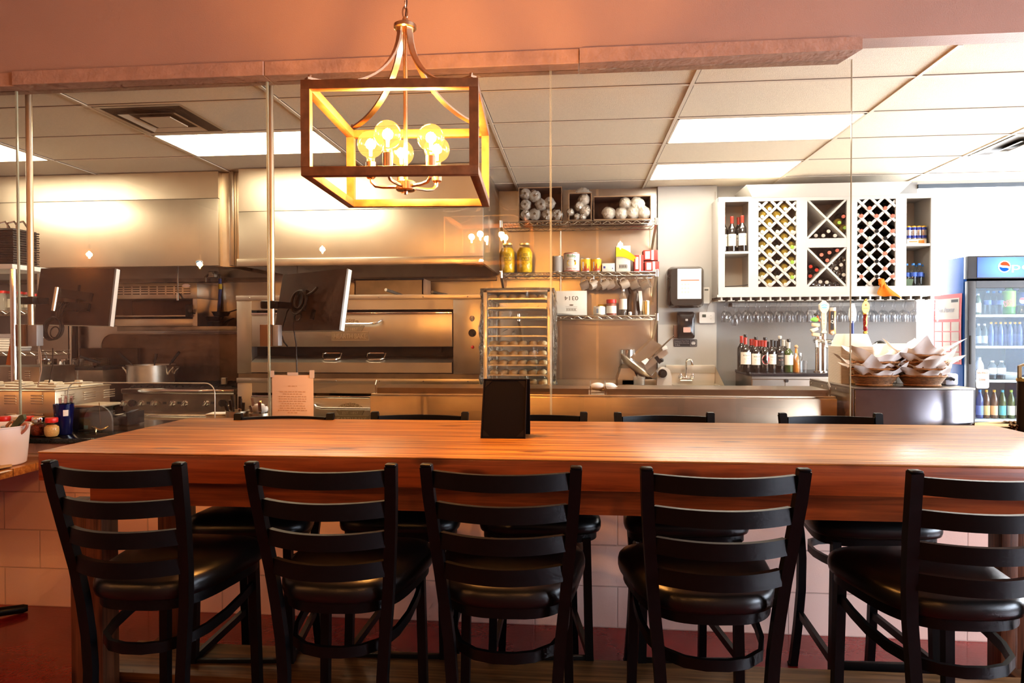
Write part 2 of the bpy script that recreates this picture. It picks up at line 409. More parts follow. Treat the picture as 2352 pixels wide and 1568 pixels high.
# low block wall and its stone top
slab('wall_pony', XL, XR, 3.352, 3.56, 0, .874, salmon_block)
gx = [-4.46, P(40, 500, YG).x, P(615, 500, YG).x, P(1265, 500, YG).x, P(1957, 500, YG).x]
for i in range(4):
    o = struct('window_%d' % (i+1), B().box(gx[i]+.003, gx[i+1]-.003, YG, YG+.009, .906, 2.777), glass_pane)
    e = B()
    for x in (gx[i]+.003, gx[i+1]-.003): e.box(x-.0016, x+.0016, YG-.0004, YG+.0094, .906, 2.777)
    obj('polished_edge', e, glass_edge, o)
# opening right of the wine cabinet into a bright front room with a shop window
YW2 = 8.7
frame_m = mat('dark_window_frame', (.05, .07, .10), .4)
struct('trim_20', B().box(XW, XR, YB-.02, YB+.10, 2.795, 2.835), frame_m)
slab('wall_above_opening', XW, XR, YB+.001, YB+.12, 2.835, CZ+.05, white_panel)
slab('wall_front_room_left', XW-.10, XW, YB+.12, YW2, 0, CZ+.05, white_panel)
WX0, WX1, WZ0, WZ1 = XW, XR, .35, 2.78
w = B()
w.box(WX0, WX0+.05, YW2, YW2+.1, WZ0, WZ1); w.box(WX1-.05, WX1, YW2, YW2+.1, WZ0, WZ1); w.box(WX0, WX1, YW2, YW2+.1, WZ1, WZ1+.05); w.box(WX0, WX1, YW2, YW2+.1, WZ0-.06, WZ0)
w.box(5.9, 5.96, YW2, YW2+.1, WZ0, WZ1)
o = struct('window_5', w, white_paint)
obj('pane', B().box(WX0+.05, WX1-.05, YW2+.04, YW2+.048, WZ0, WZ1), clear('window_glass', (1, 1, 1), 1.45), o)
slab('wall_below_window', WX0, XR, YW2, YW2+.12, 0, WZ0-.06, white_panel)
slab('wall_above_window', WX0, XR, YW2, YW2+.12, WZ1+.05, CZ+.05, white_panel)
# right side wall with the dining window
slab('wall_right_kitchen', XR, XR+.12, 8.5, 8.9, 0, 3.7, white_panel)
slab('wall_right_kitchen_low', XR, XR+.12, 2.9, 8.5, 0, .6, white_panel); slab('wall_right_kitchen_high', XR, XR+.12, 2.9, 8.5, 2.75, 3.7, white_panel)
w = B(); w.box(XR, XR+.1, 2.9, 8.5, .6, .66); w.box(XR, XR+.1, 2.9, 8.5, 2.69, 2.75)
for y in (2.9, 4.7, 6.55, 8.44): w.box(XR, XR+.1, y, y+.06, .6, 2.75)
o = struct('window_7', w, frame_m)
obj('pane', B().box(XR+.04, XR+.048, 2.96, 8.44, .66, 2.69), clear('window_glass_front', (1, 1, 1), 1.45), o)
slab('wall_right_low', XR, XR+.12, -4.6, 2.9, 0, .7, salmon); slab('wall_right_high', XR, XR+.12, -4.6, 2.9, 2.5, 3.7, salmon)
slab('wall_right_rear', XR, XR+.12, -4.6, -2.6, .7, 2.5, salmon)
w = B(); w.box(XR, XR+.1, -2.6, 2.9, .7, .76); w.box(XR, XR+.1, -2.6, 2.9, 2.44, 2.5)
for y in (-2.6, -.8, 1.0, 2.84): w.box(XR, XR+.1, y, y+.06, .7, 2.5)
o = struct('window_6', w, frame_m)
obj('pane', B().box(XR+.04, XR+.048, -2.6, 2.9, .76, 2.44), clear('window_glass_side', (1, 1, 1), 1.45), o)

# ---- fluorescent panels and air diffusers in the kitchen ceiling
panel_glow = glow('light_diffuser', (1.0, .86, .64), 12.0)
panel_glow_w = glow('light_diffuser_cool', (1.0, .92, .80), 10.0)
def light_panel(cx, ry, label, gm):
    x0, x1, y0, y1 = CX[cx]+.014, CX[cx+1]-.014, CY[ry]+.011, CY[ry+1]-.011
    t = thing('ceiling_light', label, 'ceiling light', ((x0+x1)/2, (y0+y1)/2, CZ), 'fluorescent panels in the kitchen ceiling')
    f = B(); f.box(x0, x1, y0, y0+.015, CZ-.004, CZ+.003); f.box(x0, x1, y1-.015, y1, CZ-.004, CZ+.003); f.box(x0, x0+.015, y0, y1, CZ-.004, CZ+.003); f.box(x1-.015, x1, y0, y1, CZ-.004, CZ+.003)
    obj('frame', f, grid_m, t)
    obj('diffuser', B().box(x0+.015, x1-.015, y0+.015, y1-.015, CZ-.002, CZ+.003), gm, t)
light_panel(3, 2, 'glowing white light panel in the ceiling behind the lantern', panel_glow)
light_panel(1, 2, 'glowing light panel cut off by the left edge above the far left pipe', panel_glow)
light_panel(6, 2, 'larger glowing light panel above the hand towel dispenser, nearer the glass', panel_glow_w)
light_panel(6, 4, 'narrower glowing light panel just in front of the white wine cabinet', panel_glow_w)
vent_m = mat('vent_metal', (.58, .50, .40), .4); vent_dark = mat('vent_gap', (.05, .035, .02), .7)
def diffuser(x0, y0, label, s=.585):
    t = thing('ceiling_vent', label, 'air vent', (x0+s/2, y0+s/2, CZ), 'square air diffusers in the kitchen ceiling')
    def ring(a, b, za, zb, nm, m):
        rs = []
        bb = B()
        A = [(x0+a, y0+a), (x0+s-a, y0+a), (x0+s-a, y0+s-a), (x0+a, y0+s-a)]; D = [(x0+b, y0+b), (x0+s-b, y0+b), (x0+s-b, y0+s-b), (x0+b, y0+s-b)]
        bb._add([(x, y, za) for x, y in A]+[(x, y, zb) for x, y in D], [(i, (i+1) % 4, 4+(i+1) % 4, 4+i) for i in range(4)])
        obj(nm, bb, m, t, smooth=0)
    obj('backing', B().box(x0+.03, x0+s-.03, y0+.03, y0+s-.03, CZ+.0015, CZ+.0038), vent_dark, t)
    ring(0, .03, CZ-.006, CZ-.004, 'rim', vent_m); ring(.03, .075, CZ-.004, CZ+.001, 'cone', vent_dark)
    ring(.10, .145, CZ-.022, CZ-.008, 'cone', vent_m); ring(.145, .175, CZ-.008, CZ+.001, 'cone', vent_dark)
    obj('centre_plate', B().box(x0+.19, x0+s-.19, y0+.19, y0+s-.19, CZ-.02, CZ-.014), vent_m, t)
diffuser(CX[3]+.02, CY[1]+.012, 'square air diffuser in the tan ceiling tiles left of the lantern')
diffuser(P(2235, 358, 5).x*0+3.095+.03, CY[3]+.012, 'square air diffuser high above the blue drinks cooler')

# ================================================================ the communal table
TX0, TX1, TY0, TY1, TZ = -1.745, 1.70, 2.052, 2.935, 1.07
t = thing('communal_table', 'long varnished plank bar table with thick front edge', 'table', (-.02, 2.49, 0))
b = B().box(TX0, TX1, TY0, TY1, TZ-.006, TZ, .003)
obj('tabletop', b, table_wood, t)
b = B(); b.box(TX0+.002, TX1-.002, TY0+.001, TY0+.045, TZ-.095, TZ-.0055, .003); b.box(TX0+.002, TX1-.002, TY1-.045, TY1-.001, TZ-.095, TZ-.0055, .003)
b.box(TX0+.002, TX0+.045, TY0+.045, TY1-.045, TZ-.095, TZ-.0055); b.box(TX1-.045, TX1-.002, TY0+.045, TY1-.045, TZ-.095, TZ-.0055)
obj('table_edge', b, apron_wood, t)
b = B(); b.box(TX0+.10, TX1-.10, 2.16, 2.20, .875, TZ-.006); b.box(TX0+.10, TX1-.10, 2.77, 2.81, .875, TZ-.006); b.box(TX0+.10, TX0+.14, 2.2, 2.77, .875, TZ-.006); b.box(TX1-.14, TX1-.10, 2.2, 2.77, .875, TZ-.006)
obj('apron', b, apron_wood, t)
for sx in (0, 1):
    for yy in (2.21, 2.71):
        xa = P(180, 1300, 2.25).x
        x0 = xa if sx == 0 else -.04-xa-.13
        b = B(); 
        if sx == 0: b.box(x0, x0+.072, yy, yy+.05, 0, .874, .003); b.box(x0+.068, x0+.128, yy-.012, yy+.075, 0, .874, .004)
        else: b.box(x0+.056, x0+.128, yy, yy+.05, 0, .874, .003); b.box(x0, x0+.06, yy-.012, yy+.075, 0, .874, .004)
        obj('leg', b, leg_wood, t)
    x0 = (xa+.03) if sx == 0 else -.04-xa-.12
    obj('stretcher', B().box(x0, x0+.085, 2.285, 2.695, .10, .19, .004), sill_wood, t)
obj('foot_rest', B().box(xa+.02, -.04-xa-.02, 2.30, 2.55, .191, .228, .005), foot_wood, t)
# black A-frame sign holder on the table
t = thing('menu_stand', 'black leatherette A-frame menu board standing on the table', 'menu stand', PG(1160, 1006, TZ))
sl, sr = PG(1105, 1006, TZ), PG(1206, 1008, TZ)
hh = P(1160, 872, sl.y+.02).z - TZ
leath = mat('black_leatherette', (.006, .0035, .003), .75, bump=(500, .06), spec=.15); leath2 = mat('black_leatherette_edge', (.010, .006, .005), .5, spec=.2)
def lean(sign, yb):
    k = (yb - sl.y); w_ = sr.x-sl.x
    tl, tr = V3((sl.x+.006, sl.y+.045, TZ+hh)), V3((sr.x+.002, sl.y+.045, TZ+hh))
    bl, br = V3((sl.x, yb, TZ+.001)), V3((sr.x-.001, yb, TZ+.001))
    return tl, tr, bl, br
tl, tr, bl, br = lean(1, sl.y)
p = obj('front_board', B().quadbox(tl, tr, bl, br, .006), leath, t)
e = B(); n_ = (tr-tl).cross(tl-bl).normalized()
e.bar([tl+n_*.001, tr+n_*.001, br+n_*.001, bl+n_*.001], .005, .004, up=n_, closed=True)
obj('stitched_rim', e, leath2, p)
for a, c1, c2 in ((tl, tr, bl), (tr, tl, br), (bl, br, tl), (br, bl, tr)):
    e = B(); u, v = (c1-a).normalized(), (c2-a).normalized()
    q = [a+n_*.0012+u*.005+v*.005, a+n_*.0012+u*.032+v*.005, a+n_*.0012+u*.005+v*.032]
    e._add(q, [(0, 1, 2)]); obj('corner_tab', e, leath2, p)
tl, tr, bl, br = lean(-1, sl.y+.10)
dx = V3((.012, .002, 0))
obj('rear_board', B().quadbox(tl+dx, tr+dx, bl+dx, br+dx, .005), leath, t)

# ================================================================ bar stools
def seat_ring(s, z, n=44):
    out = []
    for i in range(n):
        a = 2*pi*i/n; c, q = cos(a), sin(a)
        e = .55
        x = math.copysign(abs(c)**e, c); y = math.copysign(abs(q)**e, q)
        wy = .222 + (.035*y)                # wider to the front
        yy = .005 + y*.222
        if y < 0: yy -= .02*(1-x*x)         # the rear edge bows backwards
        out.append((x*wy*s, yy*s + .0*(1-s), z))
    return out
def make_stool(label):
    t = thing('bar_stool', label, 'bar stool', (0, 0, 0), 'black ladder back bar stools')
    rings = [(.955, .706), (.985, .709), (1.0, .722), (1.0, .735), (.985, .75), (.94, .762), (.8, .773), (.5, .78), (.2, .782)]
    obj('seat', B().loft([seat_ring(s, z) for s, z in rings]), black_vinyl, t, smooth=60)
    b = B().loft([seat_ring(.90, .675), seat_ring(.93, .676), seat_ring(.93, .705), seat_ring(.90, .706)])
    obj('seat_frame', b, black_metal, t)
    post = [(1.105, .204, -.294), (1.03, .2, -.279), (.93, .192, -.255), (.80, .179, -.226), (.70, .169, -.212), (.60, .158, -.206), (.50, .151, -.206), (.36, .150, -.214), (.2, .155, -.235), (.1, .159, -.252), (0, .163, -.272)]
    for s in (-1, 1):
        b = B().bar([(s*x, y, z) for z, x, y in post], .032, .027, up=(0, 1, 0))
        b.box(s*.204-.0155, s*.204+.0155, -.308, -.281, 1.103, 1.111, .004)
        b.box(s*.163-.019, s*.163+.019, -.288, -.258, 0, .012, .003)
        obj('leg', b, black_metal, t)
        b = B().bar([(s*.172, .185, .69), (s*.180, .192, .3), (s*.188, .200, 0)], .03, .03, up=(0, 1, 0))
        obj('leg', b, black_metal, t)
    for z in (1.070, .984, .898, .812):
        k = (z-.70)/.405; hw = .169+.035*k-.015; y0 = -.210-.082*k
        pts = [(hw*u, y0-.052*(1-u*u), z) for u in [i/8-1 for i in range(17)]]
        b = B().bar(pts, .016, .044, up=(0, 0, 1))
        obj('back_slat', b, black_metal, t)
    hoop = [(.174, .17, .605), (.178, .09, .595), (.176, .0, .585), (.163, -.09, .578), (.135, -.165, .574), (.085, -.207, .572), (.03, -.222, .571)]
    hoop = hoop + [(-x, y, z) for x, y, z in reversed(hoop)]
    obj('brace_ring', B().bar(hoop, .013, .03, up=(0, 0, 1)), black_metal, t)
    b = B().box(-.175, .175, .185, .205, .205, .245, .003)
    obj('foot_bar', b, black_metal, t)
    for s in (-1, 1):
        b = B().bar([(s*.182, .19, .24), (s*.153, -.21, .25)], .018, .03, up=(0, 0, 1))
        obj('side_bar', b, black_metal, t)
    return t
front_px = [((97, 1061), (428, 1066)), ((564, 1064), (912, 1069)), ((967, 1069), (1336, 1075)), ((1472, 1077), (1860, 1080)), ((2088, 1084), (2492, 1086))]
front_lab = ['black ladder back stool at the left end, on the near side of the table',
             'black ladder back stool on the near side, directly below the lantern\'s left half',
             'black ladder back stool on the near side, in front of the menu board',
             'black ladder back stool on the near side, with the wine cabinet above its back',
             'black near-side stool cut off by the right edge, bluish light on its seat']
rear_px = [((540, 956), (766, 953)), ((853, 951), (1077, 952)), ((1122, 952), (1349, 952)), ((1408, 953), (1642, 953)), ((1782, 954), (2031, 955))]
rear_lab = ['black far-side stool below the paper notice taped to the glass',
            'black far-side stool between the paper notice and the menu board',
            'black far-side stool partly hidden behind the menu board',
            'black far-side stool in front of the middle of the steel prep counter',
            'black far-side stool in front of the dark steel box with baskets']
proto = None
def place_stool(a, c, lab, rear, kx=1):
    global proto
    zt = 1.087 if rear else 1.105
    p, q = PG(a[0], a[1], zt), PG(c[0], c[1], zt)
    d = (q-p); ang = math.atan2(d.y, d.x); ang = max(-.09, min(.09, ang))
    m = (p+q)/2
    th = ang + (pi if rear else 0)
    off = Matrix.Rotation(th, 3, 'Z') @ V3((0, .294, 0))
    loc = V3((m.x+off.x, m.y+off.y, 0))
    if proto is None:
        proto = make_stool(lab); proto.location = loc; proto.rotation_euler = (0, 0, th); ORG[proto.name] = loc
    else: dup(proto, loc, lab, th).scale = (kx, 1, .99 if rear else 1)
    if kx != 1 and not rear and lab.endswith('near side of the table'): proto.scale = (kx, 1, 1)
    return loc
for (a, c), l, k in zip(front_px, front_lab, (.905, .935, .96, .965, .97)): place_stool(a, c, l, False, k)
for (a, c), l in zip(rear_px, rear_lab): place_stool(a, c, l, True)

# ================================================================ the lantern over the table
LC = P(932, 420, 2.32); LR = radians(3.7); S = .548
lz0, lz1 = P(895, 402, 2.05).z, P(895, 181, 2.05).z
br_wood = mat('dark_brown_lantern_wood', (.20, .085, .035), .45, noise=(30, .25), stretch=(1, 1, 1))
nickel = mat('warm_nickel', (.62, .45, .30), .25, 1)
t = thing('pendant_lantern', 'square open-frame pendant lantern hanging on a chain above the table', 'pendant lamp', (LC.x, LC.y, lz0))
R3 = Matrix.Translation((LC.x, LC.y, 0)) @ Matrix.Rotation(LR, 4, 'Z')
h = S/2; w_ = .028
def bars(b, z):
    b.box(-h, h, -h, -h+w_, z, z+w_, .0015, M=R3); b.box(-h, h, h-w_, h, z, z+w_, .0015, M=R3)
    b.box(-h, -h+w_, -h+w_, h-w_, z, z+w_, .0015, M=R3); b.box(h-w_, h, -h+w_, h-w_, z, z+w_, .0015, M=R3)
b = B(); bars(b, lz0); obj('bottom_frame', b, br_wood, t)
b = B(); bars(b, lz1-w_); obj('top_frame', b, br_wood, t)
for sx in (-1, 1):
    for sy in (-1, 1):
        b = B().box(sx*h, sx*(h-w_), sy*h, sy*(h-w_), lz0+w_, lz1-w_, M=R3); obj('corner_post', b, br_wood, t)
capz = P(932, 66, 2.32).z
for i, a in enumerate((45, 135, 225, 315)):
    u = V3((cos(radians(a)+LR), sin(radians(a)+LR), 0)); Rr = h*sqrt(2)-.02; H = capz-lz1-.006
    pts = [V3((LC.x, LC.y, lz1+.008+H*(1-cos(th)))) + u*(.022+(Rr-.022)*(1-sin(th))) for th in [pi/2*k/16 for k in range(17)]]
    b = B().bar(pts, .02, .007, up=u.cross(V3((0, 0, 1)))) if False else B().sweep(pts, [(-.0035, -.011), (.0035, -.011), (.0035, .011), (-.0035, .011)], up=u.cross(V3((0, 0, 1))))
    s_ = obj('strap', b, nickel, t)
    b = B().cyl((LC.x+u.x*(Rr-.012), LC.y+u.y*(Rr-.012), lz1+.009), .006, .012, 10); obj('strap_screw', b, nickel, s_)
obj('cap', B().lathe([(0, capz-.004), (.034, capz-.004), (.039, capz), (.039, capz+.012), (.03, capz+.018), (.012, capz+.022), (.009, capz+.034), (.006, capz+.04), (0, capz+.04)], 28, (LC.x, LC.y, 0)), nickel, t)
hz = P(932, 432, 2.32).z
obj('centre_rod', B().cyl((LC.x, LC.y, hz), .0075, capz-hz, 12), nickel, t)
obj('hub', B().lathe([(0, hz-.022), (.006, hz-.022), (.008, hz-.012), (.03, hz-.01), (.034, hz-.006), (.034, hz+.02), (.028, hz+.024), (0, hz+.024)], 24, (LC.x, LC.y, 0)), nickel, t)
bulb_glass = clear('amber_bulb_glass', (1, .90, .66), 1.35, emit=(1, .50, .12), es=.3)  # faint emission put into the glass for the glare round the filament
fil = glow('filament', (1.0, .62, .22), 190)
sz0, sz1 = P(905, 386, 2.22).z, P(905, 355, 2.22).z
BULBS = []
for k in range(5):
    a = radians(180+72*k)+LR; u = V3((cos(a), sin(a), 0)); R_ = .122
    c = V3((LC.x, LC.y, 0)) + u*R_
    arm = [V3((LC.x, LC.y, hz+.004))+u*.03, V3((LC.x, LC.y, hz+.004))+u*.08, V3((LC.x, LC.y, hz+.008))+u*.105, V3((LC.x, LC.y, hz+.022))+u*.119, V3((LC.x, LC.y, hz+.045))+u*R_, V3((LC.x, LC.y, sz0))+u*R_]
    ar = obj('lamp_arm', B().tube(arm, .006, 8), nickel, t)
    obj('candle_sleeve', B().lathe([(0, sz0-.012), (.012, sz0-.012), (.017, sz0-.006), (.017, sz1), (0, sz1)], 16, (c.x, c.y, 0)), nickel, ar)
    bz = sz1+.062; r_ = .046
    prof = [(.014, sz1), (.014, sz1+.012)] + [(r_*sin(q), bz-r_*cos(q)) for q in [radians(22+158*j/12) for j in range(13)]]
    prof[-1] = (0, prof[-1][1])
    bu = obj('globe_bulb', B().lathe(prof, 24, (c.x, c.y, 0)), bulb_glass, t)
    f = B()
    for q in range(4):
        v = V3((cos(q*pi/2), sin(q*pi/2), 0))*.006
        f.tube([V3((c.x, c.y, sz1+.022))+v*.5, V3((c.x, c.y, bz+.018))+v], .0022, 5)
    obj('filament', f, fil, bu)
    BULBS.append(V3((c.x, c.y, bz+.0)))
b = B(); z = capz+.036; k = 0
while z < 3.58:
    M = Matrix.Translation((LC.x, LC.y, z+.02)) @ Matrix.Rotation(pi/2*(k % 2)+.3, 4, 'Z')
    b.tube([(.0085*cos(q), 0, .021*sin(q)) for q in [2*pi*i/12 for i in range(12)]], .0024, 6, closed=True, up=(0, 1, 0), M=M); z += .034; k += 1
obj('chain', b, nickel, t)
obj('cord', B().tube([(LC.x+.006*sin(q*1.3), LC.y+.004, capz+.04+(3.585-capz-.04)*q/20) for q in range(21)], .002, 6), mat('brown_cord', (.06, .03, .02), .6), t)
obj('ceiling_rose', B().lathe([(0, 3.57), (.05, 3.575), (.06, 3.6), (0, 3.6)], 24, (LC.x, LC.y, 0)), nickel, t)

# ================================================================ hoods
hood_steel = mat('hood_steel', (.60, .54, .45), .44, 1, bump=(1.1, .16, 1), noise=(5, .05))
def hood(name, label, x0, x1, y0, zb, ztop_seam, lip, seams=()):
    t = thing(name, label, 'extractor hood', ((x0+x1)/2, y0+.4, zb))
    zt = CZ-.006
    obj('front_panel', B().box(x0, x1, y0, y0+.03, zb, ztop_seam-.002, .004), hood_steel, t)
    obj('upper_panel', B().box(x0, x1, y0+.004, y0+.03, ztop_seam+.002, zt), hood_steel, t)
    obj('seam', B().box(x0, x1, y0+.006, y0+.02, ztop_seam-.003, ztop_seam+.003), dark_hole, t)
    for xa, xb in ((x0, x0+.02), (x1-.02, x1)): obj('side_panel', B().box(xa, xb, y0+.03, YB-.02, zb, zt), steel_b, t)
    if lip: obj('lip', B().box(x0-.004, x1+.004, y0-.03, y0+.012, zb-.01, zb+.055, .006), steel_b, t)
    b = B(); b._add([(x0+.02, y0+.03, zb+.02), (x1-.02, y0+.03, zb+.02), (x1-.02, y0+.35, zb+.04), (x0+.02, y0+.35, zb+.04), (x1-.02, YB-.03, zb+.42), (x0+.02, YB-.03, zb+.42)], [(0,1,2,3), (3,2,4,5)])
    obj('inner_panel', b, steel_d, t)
    n = int((x1-x0)/.5)
    for i in range(n):
        xa = x0+.06+(x1-x0-.12)*i/n; xb = x0+.06+(x1-x0-.12)*(i+1)/n-.02
        f = B()
        for q in range(12):
            u = xa+(xb-xa)*q/12; f._add([(u, y0+.40, zb+.075), (u+(xb-xa)/16, y0+.40, zb+.075), (u+(xb-xa)/16, YB-.1, zb+.385), (u, YB-.1, zb+.385)], [(0,1,2,3)])
        obj('grease_filter', f, dark_hole, t)
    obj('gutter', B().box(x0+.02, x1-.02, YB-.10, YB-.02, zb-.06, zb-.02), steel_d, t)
    return t
Y1 = 5.62
x1 = P(501, 530, Y1).x; zs = P(300, 459, Y1).z; zb = P(300, 612, Y1).z
t = hood('extractor_hood', 'steel extractor hood over the range, left of the vertical steel filler', XL+.02, x1, Y1, zb, zs, False)
bd = P(458, 602, Y1-.004)
b = B().prism(ellipse(.033, .0165, 28), .004, front(bd)); b.mat(1).prism(ellipse(.030, .0135, 28), .0046, front(bd))
b.mat(0).text('CaptiveAire', .010, front(bd+V3((0, -.0052, 0))), w=.046)
obj('badge', b, [white_pl, mat('badge_blue', (.03, .16, .34), .4)], t, 'blue oval badge with white script')
Y2 = 5.56
hx0, hx1 = P(548, 530, Y2).x, P(1110, 560, Y2).x; zs2 = P(800, 481, Y2).z; zb2 = P(800, 607, Y2).z
hood('extractor_hood', 'steel extractor hood with a bright lip, above the pizza oven', hx0, hx1, Y2, zb2, zs2, True)
fx0, fx1 = P(503, 500, 5.7).x, P(547, 500, 5.7).x
t = thing('filler_panel', 'narrow vertical steel filler panel between the two hoods', 'filler panel', ((fx0+fx1)/2, 5.7, 1.98))
obj('panel', B().box(fx0-.03, fx1+.05, 5.69, 5.71, zb-.005, CZ-.006), steel_b, t)
obj('folded_edge', B().box(fx1-.055, fx1-.01, 5.64, 5.69, zb, CZ-.006, .006), steel_b, t)
obj('folded_edge', B().box(fx0-.02, fx0+.0, 5.64, 5.69, P(500, 449, 5.66).z, CZ-.006, .004), steel, t)

# gas pipes and conduit under the hoods
t = thing('gas_pipe', 'thin vertical steel pipe with elbow in front of the cheese melter', 'pipe', P(408, 690, 6.1))
p0, p1, p2 = P(408, 612, 6.1), P(408, 672, 6.1), P(420, 685, 6.2)
obj('pipe', B().tube([p0, p1], .007, 8), steel_d, t)
obj('nozzle', B().tube([p1, P(408, 690, 6.1)], .011, 8), chrome, t)
obj('elbow', B().tube([p1, p1.lerp(p2, .5)+V3((0, 0, .012)), p2], .008, 8), steel_d, t)
t = thing('gas_hose', 'blue flexible gas hose with yellow tag right of the cheese melter', 'hose', P(504, 705, 6.6))
h = [P(505, 640, 6.6), P(506, 660, 6.6), P(504, 690, 6.6), P(502, 715, 6.55)]
obj('hose', B().tube(h, .016, 10), mat('blue_hose', (.05, .07, .22), .5), t)
obj('tag', B().tube([P(505.5, 652, 6.6), P(505.8, 664, 6.6)], .019, 10), mat('yellow_tag', (.75, .48, .04), .5), t)
cb = P(489, 630, 6.55)
obj('junction_box', B().box(cb.x-.032, cb.x+.032, 6.52, 6.6, cb.z-.032, cb.z+.032, .006).lathe([(.018, 0), (.018, .01), (0, .01)], 14, M=Matrix.Translation((cb.x, 6.52, cb.z)) @ Matrix.Rotation(pi/2, 4, 'X')), steel_b, t)
obj('pipe', B().tube([P(472, 648, 6.6), P(472, 636, 6.6), P(478, 631, 6.6), P(500, 631, 6.6), P(505, 634, 6.6), P(505, 642, 6.6)], .012, 8), steel_d, t)

# ================================================================ pizza deck oven
YO = 5.5
def R_(x0, y0, x1, y1, Y=YO): return rect(x0, y0, x1, y1, Y)
ox0, ox1 = P(544, 770, YO).x, P(1108, 770, YO).x
dz = lambda y: P(825, y, YO).z
t = thing('deck_oven', 'two deck stainless pizza oven with raised nameplates', 'oven', ((ox0+ox1)/2, YO+.5, 0))
zt0, zt1 = dz(858), dz(677)
steel_o = mat('oven_steel', (.52, .47, .41), .38, 1, bump=(1.6, .08, 1), noise=(4, .08))
def deck(ztop, zbot, first):
    k = lambda y: ztop - (zt1-dz(y))                       # same drawing shifted for the lower deck
    xl, xr = P(578, 770, YO).x, P(1041, 770, YO).x
    b = B(); b.box(ox0, xl, YO, YO+1.12, zbot, k(688), .003); b.box(xr, ox1, YO, YO+1.12, zbot, k(688), .003)
    b.box(xl, xr, YO, YO+1.12, k(711), k(688)); b.box(xl, xr, YO+.12, YO+1.12, zbot, k(711)); b.box(ox0-.004, ox1+.004, YO-.006, YO+1.12, k(688), ztop, .002)
    body = obj('deck_body', b, steel_o, t)
    rv = B()
    for i in range(6):
        x = ox0+.12+(ox1-ox0-.24)*i/5; rv.ball((x, YO-.008, (k(677)+k(688))/2), .006, 8, 5)
    obj('rivets', rv, steel_d, body)
    obj('door_recess', B().box(xl, xr, YO+.10, YO+.119, zbot+.002, k(711)), dark_hole, t)
    dd = obj('upper_door', B().box(xl+.006, xr-.006, YO-.012, YO+.05, k(796), k(718), .004), steel_o, t)
    obj('door_lip', B().box(xl+.006, xr-.006, YO-.02, YO+.01, k(722), k(717), .003), chrome, dd)
    # handle bar with curved ends
    hx0_, hx1_ = P(726, 740, YO).x, P(879, 740, YO).x; hz_ = k(744); up = k(735)
    pts = [(hx0_, YO-.012, up), (hx0_+.004, YO-.05, up-.006), (hx0_+.03, YO-.075, hz_+.008), (hx0_+.08, YO-.085, hz_), (hx1_-.08, YO-.085, hz_), (hx1_-.03, YO-.075, hz_+.008), (hx1_-.004, YO-.05, up-.006), (hx1_, YO-.012, up)]
    obj('handle', B().tube(pts, .0105, 10), chrome, dd)
    # cast nameplate
    px0, px1 = P(763, 768, YO).x, P(848, 768, YO).x; pz0, pz1 = k(782), k(761)
    w = px1-px0; cx = (px0+px1)/2; h = pz1-pz0
    outline = [(-w/2, 0), (w/2, 0), (w/2, h), (w*.30, h)] + [(w*.42*cos(q)*1.0, h+.006+w*.40*sin(q)*.78) for q in [radians(a) for a in range(22, 159, 8)]] + [(-w*.30, h), (-w/2, h)]
    pl = B().prism(outline, .008, front(V3((cx, YO-.012, pz0))))
    Mf = lambda x, z: front(V3((cx+x, YO-.0205, pz0+z)))
    pl.mat(1); pl.text('·HEARTH·BAKE·', h*.52, Mf(0, h*.5), w=w*.93, ex=.0025)
    pl.text('EST. 1857', h*.30, Mf(0, h*1.25), w=w*.42, ex=.002)
    for i, ch in enumerate('BLODGETT'):
        a = radians(150-120*i/7); rr = w*.345
        M = Matrix.Translation((cx+rr*cos(a)*1.02, YO-.0205, pz0+h+.006+rr*.80*sin(a))) @ Matrix.Rotation(pi/2, 4, 'X') @ Matrix.Rotation(a-pi/2, 4, 'Z')
        pl.text(ch, h*.34, M, ex=.002)
    for zz, x0_, x1_ in ((.0025, -w/2, w/2), (h-.0025, -w/2, w/2)): pl.box(cx+x0_, cx+x1_, YO-.0225, YO-.019, pz0+zz-.002, pz0+zz+.002)
    obj('nameplate', pl, [mat('cast_plate', (.36, .30, .22), .45, .9), mat('cast_plate_letters', (.62, .54, .42), .35, .9)], dd, 'cast nameplate with raised lettering')
    # folding lower door
    lb = B()
    lb._add([(xl+.008, YO+.09, k(818)), (xr-.008, YO+.09, k(818)), (xr-.008, YO-.03, k(832)), (xl+.008, YO-.03, k(832)), (xr-.008, YO-.03, k(855)), (xl+.008, YO-.03, k(855)), (xr-.008, YO+.09, k(855)), (xl+.008, YO+.09, k(855))],
            [(0,1,2,3), (3,2,4,5), (5,4,6,7), (7,6,1,0), (0,3,5,7), (1,6,4,2)])
    ld = obj('lower_door', lb, steel_o, t)
    for hx in (738, 840):
        a, c = P(hx, 819, YO).x, P(hx+42, 819, YO).x
        obj('handle', B().tube([(a, YO+.05, k(812)), (a+.004, YO+.02, k(822)), (a+.03, YO-.005, k(825)), (c-.03, YO-.005, k(825)), (c-.004, YO+.02, k(822)), (c, YO+.05, k(812)), (c-.02, YO+.065, k(811)), (a+.02, YO+.065, k(811))], .008, 8, closed=True), chrome, ld)
    # controls
    kx = P(1085, 765, YO).x
    obj('control_knob', B().ycyl((kx, k(732)), .022, YO-.012, YO, 18).box(kx-.005, kx+.005, YO-.03, YO-.01, k(732)-.024, k(732)+.024, .003), chrome, t)
    obj('thermostat_knob', B().ycyl((kx, k(765)), .032, YO-.008, YO, 24).ycyl((kx, k(765)), .022, YO-.034, YO-.006, 20), black_pl, t, 'black thermostat knob')
    obj('indicator_light', B().ball((kx+.002, YO-.004, k(797)), .014, 12, 8, (1, .6, 1)), red_m, t, 'red indicator light')
deck(zt1, zt0, True)
z2 = dz(869); deck(z2, z2-(zt1-zt0), False)
